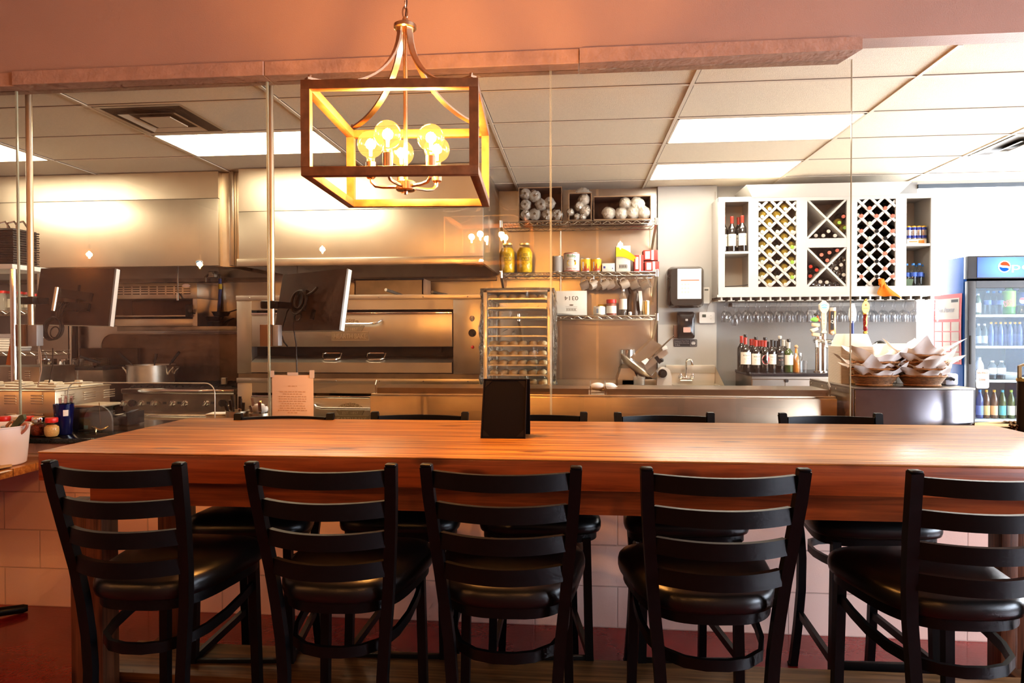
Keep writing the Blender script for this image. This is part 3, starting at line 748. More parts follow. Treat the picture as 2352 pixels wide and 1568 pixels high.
obj('deck_gap', B().box(ox0+.01, ox1-.01, YO+.03, YO+1.1, z2, zt0), dark_hole, t)
b = B()
for x in (ox0+.06, ox1-.06):
    for y in (YO+.08, YO+1.0): b = B().box(x-.03, x+.03, y-.03, y+.03, 0, z2-(zt1-zt0)); obj('leg', b, black_metal, t)
obj('ledge', B().box(ox0, ox1, YO+.02, YO+.03, z2-.001, zt0+.001), steel_d, t)
# things on the oven
for a, c, lab in ((P(886, 660, YO+.05), P(918, 672, YO+.5), 'round steel peel handle jutting out over the oven top'), (P(992, 669, YO+.02), P(1022, 677, YO+.5), 'dark flat peel handle jutting out at the right of the oven top')):
    a = V3((a.x, a.y, zt1+.045 if lab[0] == 'r' else zt1+.02)); c = V3((a.x+.06, YO+.36, zt1+.013))
    t = thing('pizza_peel', lab, 'pizza peel', c)
    obj('handle', B().tube([a, c], .013, 10), alu if lab[0] == 'r' else steel_d, t)
    obj('blade', B().box(c.x-.16, c.x+.16, c.y-.01, c.y+.30, zt1+.002, zt1+.006), alu, t)
x0, x1_, z0, z1 = rect(808, 640, 967, 676, YO+.62)
t = thing('steel_bin', 'dark steel open bin on top of the oven below the hood', 'bin', ((x0+x1_)/2, YO+.8, zt1))
zz = P(880, 640, YO+.7).z
b = B(); b.box(x0, x1_, YO+.70, YO+.715, zt1+.001, zz); b.box(x0, x0+.01, YO+.7, YO+1.05, zt1+.001, zz); b.box(x1_-.01, x1_, YO+.7, YO+1.05, zt1+.001, zz); b.box(x0, x1_, YO+1.04, YO+1.05, zt1+.001, zz); b.box(x0, x1_, YO+.7, YO+1.05, zt1+.001, zt1+.008)
obj('bin_body', b, steel_d, t); obj('rim', B().box(x0-.006, x1_+.006, YO+.692, YO+.72, zz-.014, zz, .003), dark_hole, t)

# ================================================================ range, pots, cheese melter
YR = 5.95
rx0, rx1 = P(282, 920, YR).x, P(541, 920, YR).x
rz = lambda y: P(410, y, YR).z
t = thing('gas_range', 'stainless gas range with a row of chrome knobs', 'range', ((rx0+rx1)/2, YR+.35, 0))
obj('range_body', B().box(rx0, rx1, YR+.03, YB-.09, .1, rz(893), .003), steel_d, t)
obj('front_rail', B().box(rx0, rx1, YR-.03, YR+.05, rz(904), rz(892), .012), chrome, t)
obj('control_panel', B().box(rx0, rx1, YR, YR+.04, rz(944), rz(905)), steel_d, t)
dd = obj('oven_door', B().box(rx0+.02, rx1-.02, YR-.005, YR+.03, .25, rz(950), .005), steel_b, t)
obj('handle', B().tube([(rx0+.05, YR-.05, rz(955)), (rx1-.05, YR-.05, rz(955))], .012, 10), chrome, dd)
for i, px in enumerate((286, 327, 355, 398, 426, 475, 533)):
    c = P(px, 925, YR)
    b = B().ycyl((c.x, c.z), .030, YR-.012, YR, 20).ycyl((c.x, c.z), .021, YR-.035, YR-.01, 16); b.box(c.x-.006, c.x+.006, YR-.05, YR-.03, c.z-.026, c.z+.026, .003, M=Matrix.Translation(c) @ Matrix.Rotation(.5, 4, 'Y') @ Matrix.Translation(-c))
    obj('knob', b, chrome, t)
for px in (306, 513): c = P(px, 925, YR); obj('knob', B().ycyl((c.x, c.z), .032, YR-.03, YR, 20), black_pl, t, 'black knob')
for px in (341, 378, 412, 489): c = P(px, 925, YR); obj('pilot_hole', B().box(c.x-.018, c.x+.018, YR-.002, YR+.002, c.z-.011, c.z+.011), dark_hole, t)
gz = rz(893)
for i in range(3):
    xa = rx0+.03+(rx1-rx0-.06)*i/3; xb = rx0+.03+(rx1-rx0-.06)*(i+1)/3-.01
    b = B().box(xa, xb, YR+.06, YB-.06, gz+.001, gz+.006)
    for q in range(5): x = xa+(xb-xa)*(q+.5)/5; b.box(x-.006, x+.006, YR+.06, YB-.07, gz+.012, gz+.026)
    for q in range(4): y = YR+.08+.6*q/3; b.box(xa, xb, y-.006, y+.006, gz+.006, gz+.02)
    obj('grate', b, dark_hole, t)
# splash panel with a rounded corner
sp0, sp1 = P(233, 820, 6.68).x, P(546, 820, 6.68).x; s0, s1 = .5, P(400, 766, 6.68).z
poly = [(sp0, s0), (sp1, s0), (sp1, s1)] + [(sp0+.13-.13*sin(q), s1-.13+.13*cos(q)) for q in [radians(a) for a in range(0, 91, 15)]]
b = B().prism([(x, z) for x, z in poly], .02, Matrix.Translation((0, 6.70, 0)) @ Matrix.Rotation(pi/2, 4, 'X'))
t = thing('splash_panel', 'brown steel splash panel with one rounded corner behind the range', 'splash panel', ((sp0+sp1)/2, 6.69, .5))
obj('panel', b, mat('scorched_steel', (.20, .14, .095), .38, 1, noise=(3, .35), bump=(2, .05)), t)
obj('rolled_edge', B().tube([(sp0, 6.677, .6), (sp0, 6.677, s1-.13)] + [(sp0+.13-.13*sin(q), 6.677, s1-.13+.13*cos(q)) for q in [radians(a) for a in range(90, -1, -15)]] + [(sp1, 6.677, s1)], .006, 6), steel_b, t)
# pot
YP = 6.33
x0, x1_, z0, z1 = rect(300, 839, 394, 882, YP); z0 = gz+.027; cx, r = (x0+x1_)/2, (x1_-x0)/2
t = thing('stock_pot', 'wide aluminium stock pot with two handles on the range', 'pot', (cx, YP, z0))
obj('pot_body', B().lathe([(0, z0), (r-.008, z0), (r, z0+.01), (r, z1), (r+.006, z1+.002), (r+.006, z1+.008), (r-.006, z1+.006), (r-.008, z0+.03), (0, z0+.03)], 36, (cx, YP, 0)), alu, t)
for s in (-1, 1):
    b = B().tube([(cx+s*(r+.0), YP-.05, z1-.085), (cx+s*(r+.012), YP-.05, z1-.055), (cx+s*(r+.048), YP-.05, z1-.018), (cx+s*(r+.048), YP+.05, z1-.018), (cx+s*(r+.012), YP+.05, z1-.055), (cx+s*r, YP+.05, z1-.085)], .008, 8)
    obj('handle', b, alu, t)
for (xa, ya, xb, yb, lab) in ((274, 811, 308, 842, 'black ladle handle leaning left out of the stock pot'), (359, 812, 354, 842, 'short black spoon handle upright in the stock pot'), (412, 808, 386, 842, 'black spoon handle leaning right out of the stock pot')):
    a, c = P(xa, ya, YP), P(xb, yb, YP); d = (a-c).normalized()
    t = thing('ladle', lab, 'ladle', c)
    obj('handle', B().bar([a, c.lerp(a, .3)], .022, .012, up=(0, 1, 0)), black_pl, t); obj('stem', B().tube([c.lerp(a, .35), c-d*.14], .006, 8), black_pl, t)
    obj('bowl', B().ball(c-d*.15, .03, 12, 7, (1, 1, .6)), steel_b, t)
x0, x1_, z0, z1 = rect(507, 867, 523, 890, 6.2); z0 = gz+.027
b = B().lathe([(0, z0), (.03, z0), (.03, z1-.004), (.027, z1), (0, z1)], 20, ((x0+x1_)/2, 6.2, 0))
solo('steel_shaker', b, steel_b, 'small ribbed steel canister at the right end of the range', 'shaker')
# shelf, cheese melter
x0, x1_, z0, z1 = rect(270, 749, 544, 760, 6.33)
t = thing('steel_shelf', 'steel shelf on the wall carrying the cheese melter', 'shelf', ((x0+x1_)/2, 6.5, z0))
obj('shelf_board', B().box(x0, x1_, 6.33, YB-.02, z1-.012, z1, .002), steel_d, t); obj('front_lip', B().box(x0, x1_, 6.322, 6.332, z0, z1, .002), steel_d, t)
zsh = z1
x0, x1_, z0, z1 = rect(256, 650, 453, 752, 6.28); z0 = zsh+.001
t = thing('cheese_melter', 'wall shelf cheese melter with open front and slotted top', 'cheese melter', ((x0+x1_)/2, 6.5, z0))
H = z1-z0; mz = lambda y: P(350, y, 6.28).z
b = B(); b.box(x0, x1_, 6.28, 6.7, mz(686), z1, .004); b.box(x0, x0+.03, 6.28, 6.7, z0, mz(686)); b.box(x1_-.045, x1_, 6.28, 6.7, z0, mz(686)); b.box(x0+.03, x1_-.045, 6.6, 6.7, z0, mz(686)); b.box(x0+.03, x1_-.045, 6.28, 6.7, z0, mz(732), .003)
obj('housing', b, steel_b, t)
b = B()
for yy in (659, 664, 669, 675):
    for q in range(9):
        xa = x0+.05+(x1_-x0-.1)*q/9; b.box(xa, xa+(x1_-x0-.1)/9-.018, 6.277, 6.283, mz(yy)-.004, mz(yy)+.004)
obj('vent_slots', b, dark_hole, t)
obj('oval_badge', B().prism(ellipse(.042, .018, 24), .004, front(P(428, 656, 6.279))), chrome, t)
obj('chamber', B().box(x0+.03, x1_-.045, 6.55, 6.6, mz(732), mz(686)), mat('warm_dark_steel', (.10, .05, .03), .5, .6), t)
obj('tray', B().box(x0+.05, x1_-.08, 6.27, 6.54, mz(727), mz(724), .002), steel_b, t)
b = B().box(x1_-.10, x1_-.05, 6.24, 6.28, mz(728), mz(700), .006).ball((x1_-.045, 6.22, mz(713)), .018, 10, 7)
obj('grip', b, black_pl, t)
# pans on the shelf
for i, (px, py, r, lab) in enumerate(((500, 742, .11, 'largest dark frying pan at the bottom of the heap on the steel shelf'), (490, 730, .10, 'dark frying pan in the middle of the heap, handle pointing left'), (508, 719, .09, 'dark frying pan at the top of the heap on the steel shelf'))):
    c = P(px, py, 6.52); z = zsh+.002+i*.05
    t = thing('frying_pan', lab, 'pan', (c.x, 6.52, z))
    obj('pan_bowl', B().lathe([(0, z), (r*.75, z), (r, z+.042), (r+.006, z+.044), (r-.004, z+.04), (r*.72, z+.006), (0, z+.006)], 26, (c.x, 6.52, 0)), mat('blackened_pan%d' % i, (.05, .04, .035), .4, .8), t)
    a = (.6, -.1, 1.0)[i]; u = V3((sin(a), -cos(a)*.4, 0)).normalized()
    obj('handle', B().bar([V3((c.x, 6.52, z+.035))+u*r*.9, V3((c.x, 6.52, z+.06))+u*(r+.1), V3((c.x, 6.52, z+.075))+u*(r+.17)], .022, .008, up=(0, 0, 1)), black_pl, t)

# ================================================================ far left: fryer, cabinets, wire rack, jars
x0, x1_, z0, z1 = rect(92, 836, 236, 850, 6.1)
t = thing('deep_fryer', 'black topped deep fryer below the left monitor', 'fryer', ((x0+x1_)/2, 6.4, 0))
obj('fryer_body', B().box(x0, x1_, 6.1, 6.7, 0, z0, .004), steel_d, t)
obj('fry_tank', B().box(x0+.02, x1_-.02, 6.12, 6.6, z0, z0+.03, .004), dark_hole, t)
obj('flue_riser', B().box(x0, x1_, 6.62, 6.665, z0, z1+.14, .004), mat('sooty_steel', (.10, .075, .055), .5, .8, noise=(5, .4)), t)
p_ = P(168, 760, 6.66); obj('flue_pipe', B().cyl((p_.x, 6.66, z1+.02), .045, P(168, 640, 6.66).z-z1, 16), dark_hole, t)
wire_d = mat('fryer_wire', (.35, .31, .25), .35, 1)
for px, lab in ((170, 'fryer basket with white handle bent to the left'), (205, 'fryer basket with black handle leaning right')):
    c = P(px, 845, 6.25); zt_ = z0+.10
    t = thing('fryer_basket', lab, 'fryer basket', (c.x, 6.3, z0+.03))
    b = B(); 
    for q in range(8):
        zq = z0+.034+.07*q/7; b.bar([(c.x-.075, 6.2, zq), (c.x+.075, 6.2, zq), (c.x+.075, 6.45, zq), (c.x-.075, 6.45, zq)], .004, .004, up=(0, 0, 1), closed=True)
    for q in range(11): x = c.x-.075+.15*q/10; b.box(x-.0018, x+.0018, 6.198, 6.202, z0+.032, zt_)
    for q in range(11): y = 6.2+.25*q/10; b.box(c.x+.073, c.x+.077, y-.0018, y+.0018, z0+.032, zt_)
    obj('wire_mesh', b, wire_d, t)
    if px == 170: hp = [V3((c.x-.02, 6.2, zt_)), P(146, 850, 6.12), P(139, 846, 6.06)+V3((0, 0, .06)), P(132, 862, 6.0)]
    else: hp = [V3((c.x, 6.2, zt_)), P(228, 832, 6.15), P(182, 818, 6.0)]
    obj('handle', B().tube(hp, .011, 8), white_pl if px == 170 else black_pl, t)
for px, py, lab, r in ((77, 833, 'shiny steel saucepan at the left on the fryer bench', .085), (131, 833, 'shiny steel saucepan at the right on the fryer bench', .08)):
    c = P(px, 840, 6.0)
    t = thing('saucepan', lab, 'pan', (c.x, 6.16, z0+.031)); zz = z0+.031
    obj('pan_bowl', B().lathe([(0, zz), (r-.005, zz), (r, zz+.008), (r, zz+.075), (r+.005, zz+.077), (r-.004, zz+.074), (r-.006, zz+.01), (0, zz+.008)], 26, (c.x, 6.16, 0)), chrome, t)
    obj('handle', B().bar([(c.x+.04, 6.12, zz+.07), (c.x+.08, 6.05, zz+.12), (c.x+.10, 6.0, zz+.16)] if px == 77 else [(c.x+.05, 6.12, zz+.07), (c.x+.075, 6.08, zz+.13), (c.x+.08, 6.07, zz+.17)], .018, .009, up=(0, 1, 0)), white_pl, t)
x0, x1_, z0, z1 = rect(-60, 842, 91, 893, 5.2)
t = thing('steel_cabinet', 'low louvred steel cabinet at the far left below the wire rack', 'cabinet', ((x0+x1_)/2, 5.5, 0))
b = B().box(x0, x1_, 5.2, 5.6, 0, z1, .004); obj('cabinet_body', b, steel_d, t)
b = B()
for px in (26, 63):
    for q in range(4): c = P(px, 853+q*5, 5.195); b.box(c.x-.022, c.x+.022, 5.19, 5.2, c.z-.004, c.z+.004, .002)
obj('louvres', b, steel_b, t)
# wire rack at the far left
def wire_shelf(b, x0, x1, y0, y1, z, step=.028):
    for y in (y0, y1):
        b.tube([(x0, y, z), (x1, y, z)], .0035, 6); b.tube([(x0, y, z-.032), (x1, y, z-.032)], .0035, 6)
        n = max(2, int((x1-x0)/.045)); pts = [(x0+(x1-x0)*i/n, y, z-.030 if i % 2 else z-.002) for i in range(n+1)]
        b.tube(pts, .0022, 5)
    for x in (x0, x1): b.tube([(x, y0, z), (x, y1, z)], .0035, 6); b.tube([(x, y0, z-.032), (x, y1, z-.032)], .0035, 6)
    n = int((x1-x0)/step)
    for i in range(n+1): x = x0+(x1-x0)*i/n; b.box(x-.0015, x+.0015, y0, y1, z-.001, z+.003)
    for q in range(1, 4): y = y0+(y1-y0)*q/4; b.box(x0, x1, y-.002, y+.002, z-.005, z-.001)
Yw = 5.68
wx1 = P(90, 715, Yw).x; wx0 = wx1-1.1
t = thing('wire_rack', 'chrome wire rack of jars at the far left edge behind the pipe', 'rack', ((wx0+wx1)/2, Yw+.2, 0))
wz = [P(40, 713, Yw).z, P(40, 808, Yw).z]
for z in wz: b = B(); wire_shelf(b, wx0, wx1, Yw, Yw+.38, z); obj('wire_shelf', b, chrome_wire, t)
for x in (wx0, wx1):
    for y in (Yw, Yw+.38): obj('post', B().cyl((x, y, 0), .0125, 2.0, 10), chrome_wire, t)
jarglass = clear('jar_glass', (.90, .90, .86), 1.45, dirt=.35, dcol=(.55, .50, .42))
for i, (px, lidm, hh) in enumerate(((6, red_m, .16), (22, red_m, .16), (45, red_m, .15), (58, red_m, .15), (78, red_m, .13))):
    c = P(px, 713, Yw+.1+.08*(i % 2)); z = wz[0]+.004
    t = thing('storage_jar', 'clear storage jar with red lid, %s from the left on the wire rack' % nth(i), 'jar', (c.x, c.y, z), 'red lidded jars on the wire rack')
    r = .035
    obj('jar_body', B().lathe([(0, z), (r, z), (r, z+hh-.03), (r*.8, z+hh-.015), (r*.8, z+hh), (0, z+hh)], 18, (c.x, c.y, 0)), jarglass, t)
    obj('lid', B().cyl((c.x, c.y, z+hh), r*.9, .022, 18), lidm, t)
    if i % 2: obj('paper_label', B().lathe([(r+.001, z+.03), (r+.001, z+hh-.05)], 18, (c.x, c.y, 0)), label_w, t)
c = P(8, 808, Yw+.1); z = wz[1]+.004
b = B()
for q in range(6): b.box(c.x-.12, c.x+.10+.01*(q % 2), Yw+.05, Yw+.3, z+q*.022, z+q*.022+.019, .003)
solo('towel_stack', b, paper_m, 'folded pale towels in a stack on the lower wire shelf', 'towels')
t = thing('spatula', 'orange plastic spatula hanging beside the chrome post', 'spatula', P(25, 800, 4.5))
a, c = P(27, 775, 4.5), P(22, 838, 4.5)
obj('blade', B().bar([a.lerp(c, .3), c], .045, .01, up=(0, 1, 0), scales=[.5, 1.1]), mat('orange_plastic', (.75, .22, .02), .5), t); obj('handle', B().tube([a+V3((0, 0, .06)), a.lerp(c, .3)], .008, 8), mat('orange_plastic_handle', (.6, .2, .03), .5), t)
# heated pass shelf on a chrome post
Yh = 4.5
pc = P(32, 760, Yh); z0 = .906 ; zt_ = P(32, 618, Yh).z
t = thing('heated_shelf', 'white edged pass shelf on a chrome post at the left edge', 'shelf', (pc.x, Yh, z0))
obj('post', B().cyl((pc.x, Yh, 0), .021, zt_, 18), chrome, t)
obj('shelf_board', B().box(pc.x-.75, pc.x+.02, Yh-.03, Yh+.35, zt_, zt_+.035, .004), white_pl, t)
zz = P(14, 771, Yh).z; obj('shelf_board', B().box(pc.x-.75, pc.x-.01, Yh-.02, Yh+.3, zz-.018, zz+.014, .004), white_pl, t)
obj('base_rail', B().box(pc.x-.9, pc.x+.05, Yh-.03, Yh+.4, 0, .05), steel_d, t)
blk = mat('black_tray', (.018, .014, .012), .4)
bw = P(31, 560, Yh).x; n = 15; ht = P(15, 523, Yh).z-zt_-.036
for i in range(n):
    z = zt_+.036+ht*i/n
    b = B().box(bw-.26, bw-.004*(i % 2), Yh, Yh+.24, z, z+ht/n*.55, .003); b.box(bw-.245, bw-.016, Yh+.012, Yh+.228, z+ht/n*.5, z+ht/n)
    solo('plastic_tray', b, blk, 'black plastic tray, %s from the bottom of the stack at the left edge' % nth(i), 'tray', 'stacked black trays on the pass shelf')
zz = zt_+.036+ht
b = B()
for q in range(3): b.tube([(bw-.2+.07*q, Yh+.1, zz), (bw-.2+.07*q, Yh+.1, zz+.05), (bw-.15+.07*q, Yh+.1, zz+.06), (bw-.12+.07*q, Yh+.1, zz+.02), (bw-.11+.07*q, Yh+.1, zz)], .008, 8)
solo('wire_holder', b, chrome, 'curled chrome wire holder on top of the black trays', 'holder')

# ================================================================ counter along the low wall and what stands on it
CT = .906
t = thing('stone_counter', 'black polished stone counter top on the low pink wall', 'counter', (-.5, 3.6, .876))
obj('stone_slab', B().box(XL+.01, 3.4, 3.305, 4.06, .876, .9055, .004), granite, t)
obj('cabinet_front', B().box(XL+.01, 1.75, 4.0, 4.03, .02, .875), steel_d, t)

# pipes with monitor mounts behind the glass
mount_box = mat('mount_box', (.20, .105, .055), .5)
grey_box = mat('grey_box', (.36, .36, .38), .5, .3)
pipe_m = mat('dull_steel_pipe', (.50, .40, .30), .35, .9)
def mount(px, ytop, bx0, bxm, bx1, label, armL, armR, Ym):
    Yp = 3.68
    c = P(px, 500, Yp); zb = P(px, 795, Yp).z
    t = thing('monitor_mount', label, 'monitor mount', (c.x, Yp, zb))
    obj('pole', B().cyl((c.x, Yp, zb+.03), .0175, 2.85-zb-.032, 16), pipe_m, t)
    xa, xm, xb, z1 = P(bx0, 770, Yp).x, P(bxm, 770, Yp).x, P(bx1, 770, Yp).x, P(px, 745, Yp).z
    obj('bracket_plate', B().box(xa, xm, Yp-.03, Yp-.02, zb, z1, .003).box(xm-.006, xm, Yp-.03, Yp+.02, zb, z1), mount_box, t)
    obj('power_box', B().box(xm+.001, xb, Yp-.022, Yp+.03, zb+.002, z1-.003, .004), grey_box, t)
    a, b_ = P(armL[0], armL[1], Yp), P(armR[0], armR[1], Ym)
    obj('clamp', B().box(a.x-.0, c.x+.035, Yp-.032, Yp+.032, a.z-.022, a.z+.022, .008), black_metal, t)
    obj('arm', B().bar([(c.x+.03, Yp, a.z), (b_.x, Ym-.02, a.z)], .03, .036, up=(0, 0, 1)), black_metal, t)
    return t
mount(69, 205, 44, 69, 91, 'dull steel pipe behind the glass holding the left monitor', (47, 690), (112, 692), 3.80)
mount(623, 170, 602, 629, 643, 'dull steel pipe behind the glass holding the right monitor', (603, 700), (668, 702), 3.84)
mon_back = mat('monitor_back', (.036, .019, .011), .30, .3, noise=(4, .35), coat=.2)
mon_edge = mat('monitor_edge', (.74, .72, .70), .4)
cable_m = mat('black_cable', (.012, .009, .007), .5)
def monitor(label, tl, tr, bl, br):
    c = (tl+tr+bl+br)/4; n = (tr-tl).cross(tl-bl).normalized()
    t = thing('monitor', label, 'monitor', c, 'flat monitors seen from behind')
    nf = n
    obj('rear_cover', B().quadbox(tl, tr, bl, br, .012), mon_back, t)
    o = [p - n*.0121 for p in (tl, tr, bl, br)]
    obj('side_bezel', B().quadbox(*o, .026), mon_edge, t)
    o2 = [p - n*.039 for p in (tl, tr, bl, br)]
    obj('screen', B().quadbox(*o2, .002), dark_hole, t)
    U_, W_ = (tr-tl).normalized(), (tl-bl).normalized()
    return t, c, n, U_, W_
t, c, n, U_, W_ = monitor('flat monitor seen from behind at the left, black cable coil hanging below it', P(94, 616, 4.06), P(264, 616, 3.93), P(75, 744, 4.0), P(249, 748, 3.87))
o0 = P(132, 683, 3.9)
pl = lambda u, v, d=.012: c + U_*u + W_*v + n*d
b = B().bar([pl(-.10, .02), pl(.16, -.005)], .05, .02, up=n); b.bar([pl(-.10, -.062), pl(.155, -.07)], .05, .02, up=n); b.bar([pl(.05, .07), pl(.055, -.10)], .012, .012, up=n)
obj('wall_plate', b, black_metal, t)
b = B().tube([pl(-.105, .05, .03), pl(-.11, -.10, .03)], .014, 10); obj('pivot', b, alu, t)
b = B()
for k in range(5): b.tube([pl(-.075, -.215, .03+.006*k)+U_*(.068+.003*(k % 3))*cos(q)+W_*(.063+.002*k)*sin(q) for q in [2*pi*i/26 for i in range(26)]], .005, 6, closed=True)
b.tube([pl(-.055, -.235, .045)+U_*.036*cos(q)+W_*.034*sin(q) for q in [2*pi*i/20 for i in range(20)]], .0035, 6, closed=True)
for k in range(4): b.tube([pl(-.085+.012*k, -.15, .03), pl(-.08+.013*k, -.08, .022), pl(-.06+.02*k, -.045, .02)], .006, 6)
obj('cable', b, cable_m, t)
t, c, n, U_, W_ = monitor('flat monitor seen from behind, beside the oven nameplate, cables coiled on its back', P(650, 631, 4.02), P(797, 616, 3.76), P(630, 759, 3.93), P(779, 757, 3.68))
b = B()
for k in range(5): b.tube([pl(-.075+.004*k, .005-.006*k, .012+.006*k)+U_*(.062+.003*(k % 3))*cos(q)+W_*(.060+.003*k)*sin(q) for q in [2*pi*i/26 for i in range(26)]], .005, 6, closed=True)
b.tube([pl(-.06, .0, .03)+U_*.035*cos(q)+W_*.05*sin(q) for q in [2*pi*i/20 for i in range(20)]], .004, 6, closed=True)
b.tube([pl(-.06, -.10, .02)+U_*.028*cos(q)+W_*.026*sin(q) for q in [2*pi*i/20 for i in range(20)]], .004, 6, closed=True)
b.tube([pl(-.09, -.10, .02), pl(-.088, -.155, .02), P(680, 790, 3.88), P(681, 825, 3.9), P(682, 865, 3.9)], .0035, 6)
b.tube([pl(-.13, -.02, .02), pl(-.15, -.07, .03), P(645, 765, 3.8), P(652, 785, 3.85), P(660, 795, 3.9)], .0045, 6)
b.tube([pl(.0, .03, .02), pl(.04, .045, .02), pl(.075, .07, .02)], .008, 6)
obj('cable', b, cable_m, t)
obj('wall_plate', B().bar([pl(-.035, .06), pl(-.04, -.06)], .04, .03, up=n).bar([pl(.055, -.06, .003), pl(.045, -.115, .003)], .028, .01, up=n), black_metal, t)
# loose cords behind the glass
for pts, m_, lab in (([P(88, 790, 3.72), P(94, 815, 3.72), P(95, 850, 3.7), P(86, 890, 3.66), P(80, 930, 3.62), P(84, 970, 3.6)], mat('grey_cord', (.42, .30, .22), .5), 'thin pale cord hanging from the left power box to the counter'),
                     ([P(121, 800, 3.9), P(121, 840, 3.8), P(110, 890, 3.7), P(96, 940, 3.62), P(90, 972, 3.6)], cable_m, 'thin dark cord hanging from the left monitor to the counter')):
    solo('power_cord', B().tube(pts, .0035, 6), m_, lab, 'cord')

# small guard pane with rounded shoulders
YGp = 3.66
xa, xb, za, zb = rect(157, 879, 494, 990, YGp); za = CT
sh = [(xa, za), (xb, za)] + [(xb-.055+.055*cos(q), zb-.055+.055*sin(q)) for q in [radians(a) for a in range(0, 91, 15)]] + [(xa+.055-.055*sin(q), zb-.055+.055*cos(q)) for q in [radians(a) for a in range(0, 91, 15)]]
t = thing('guard_pane', 'low glass guard with rounded top corners on the counter', 'glass guard', ((xa+xb)/2, YGp, za))
obj('pane', B().prism(sh, .005, Matrix.Translation((0, YGp, 0)) @ Matrix.Rotation(pi/2, 4, 'X')), clear('guard_glass', (.98, .98, .96), 1.3), t)
obj('bright_edge', B().tube([(x, YGp-.0025, z) for x, z in [(xb, za)]+sh[2:]+[(xa, za)]], .0035, 6), mat('guard_edge', (.62, .62, .55), .2), t)

# food warmer
Yf, Yb = 3.575, 4.03
wx1_ = P(127, 930, Yf).x; wx0_ = wx1_-.86; wz = P(127, 898, Yf).z
t = thing('food_warmer', 'countertop steel food warmer with louvred sides at the left edge', 'food warmer', ((wx0_+wx1_)/2, (Yf+Yb)/2, CT))
obj('warmer_body', B().box(wx0_, wx1_, Yf, Yb, CT+.012, wz, .005), steel, t)
obj('top_rim', B().box(wx0_-.004, wx1_+.006, Yf-.005, Yb+.005, wz-.004, wz+.004, .002), steel_b, t)
b = B()
for px in (24, 85):
    for row in (905, 948):
        for q in range(4): c = P(px, row+6*q+3, Yf); b.box(c.x-.036, c.x+.036, Yf-.005, Yf+.001, c.z-.004, c.z+.003, .002)
obj('louvres', b, steel_b, t)
b = B()
for (px, py) in ((157, 906), (207, 900), (252, 895), (252, 930), (252, 937-2)):
    for q in range(4):
        c = PS(px, py+5*q, wx1_+.001); b.box(wx1_-.001, wx1_+.005, c.y-.055, c.y+.045, c.z-.0035, c.z+.003, .0015)
obj('louvres', b, steel_b, t)
for i in range(4):
    for j in range(2):
        x = wx1_-.03-.20*i; y = Yf+.03+.21*j
        b = B().box(x-.185, x, y, y+.195, wz+.005, wz+.016, .005).box(x-.15, x-.03, y+.05, y+.145, wz+.016, wz+.026, .006).box(x-.11, x-.07, y+.085, y+.11, wz+.026, wz+.038, .004)
        solo('hotel_lid', b, mat('pale_lid', (.74, .66, .52), .4, .2) if i+j == 0 else bpy.data.materials['pale_lid'],
             'pale pan lid on the food warmer, %s column from its right end, %s row' % (nth(i), ('near', 'far')[j]), 'lid', 'pan lids on the food warmer')
for (px, py, lab, r) in ((120, 985, 'x', 0),): pass

# spice shakers, cups and clutter on the counter
shaker_glass = clear('shaker_glass', (.96, .95, .92), 1.45)
cheese_m = mat('grated_cheese', (.78, .52, .20), .9, noise=(160, .15)); flakes_m = mat('chilli_flakes', (.22, .035, .008), .8, noise=(220, .8)); white_lid = mat('white_lid', (.75, .74, .68), .4)
def shaker(px, base, lidm, fill, lab, k=1.0):
    c = PG(px, base, CT); r = .036*k; z = CT; h = .083*k
    t = thing('spice_shaker', lab, 'shaker', (c.x, c.y, z), 'glass shakers on the stone counter')
    prof = [(0, z+.001), (r*.72, z+.001), (r*.93, z+.012), (r, z+.035), (r*.95, z+.055), (r*.78, z+.07), (r*.76, z+h)]
    obj('glass_body', B().lathe(prof, 24, (c.x, c.y, 0)), shaker_glass, t)
    inner = [(0, z+.004), (r*.68, z+.004), (r*.89, z+.014), (r*.955, z+.035), (r*.9, z+.054), (r*.6, z+.062), (0, z+.064)]
    obj('contents', B().lathe(inner, 20, (c.x, c.y, 0)), fill, t)
    obj('lid', B().lathe([(0, z+h-.006), (r*.80, z+h-.006), (r*.84, z+h), (r*.84, z+h+.014), (r*.78, z+h+.019), (0, z+h+.021)], 24, (c.x, c.y, 0)), lidm, t)
shaker(119, 1003, red_m, cheese_m, 'red lidded shaker of grated cheese beside the blue tumbler')
shaker(88, 1001, chrome, flakes_m, 'chrome lidded shaker of dark red chilli flakes')
shaker(64, 999, red_m, cheese_m, 'red lidded shaker of grated cheese just right of the white tub')
shaker(10, 999, red_m, cheese_m, 'red lidded cheese shaker behind the white tub at the left edge')
shaker(33, 996, white_lid, cheese_m, 'pale lidded shaker behind the tools in the white tub')
c = PG(147, 997, CT); zt_ = P(148, 927, c.y).z
t = thing('blue_tumbler', 'tall dark blue plastic tumbler holding cutlery on the counter', 'cup', (c.x, c.y, CT))
H = zt_-CT; r0, r1 = .037, .050
obj('cup_body', B().lathe([(0, CT+.001), (r0, CT+.001), (r0+.002, CT+.01), (r1, CT+H), (r1-.003, CT+H), (r0-.001, CT+.012), (0, CT+.01)], 28, (c.x, c.y, 0)), mat('blue_plastic', (.006, .009, .07), .15, coat=.4), t)
lb = B(); lb.grid(6, 4, lambda u, v: (c.x+(r0+(r1-r0)*(.62+.2*v)+.0012)*sin(radians(35+30*u)), c.y-(r0+(r1-r0)*(.62+.2*v)+.0012)*cos(radians(35+30*u)), CT+H*(.62+.2*v)))
obj('white_sticker', lb, label_w, t)
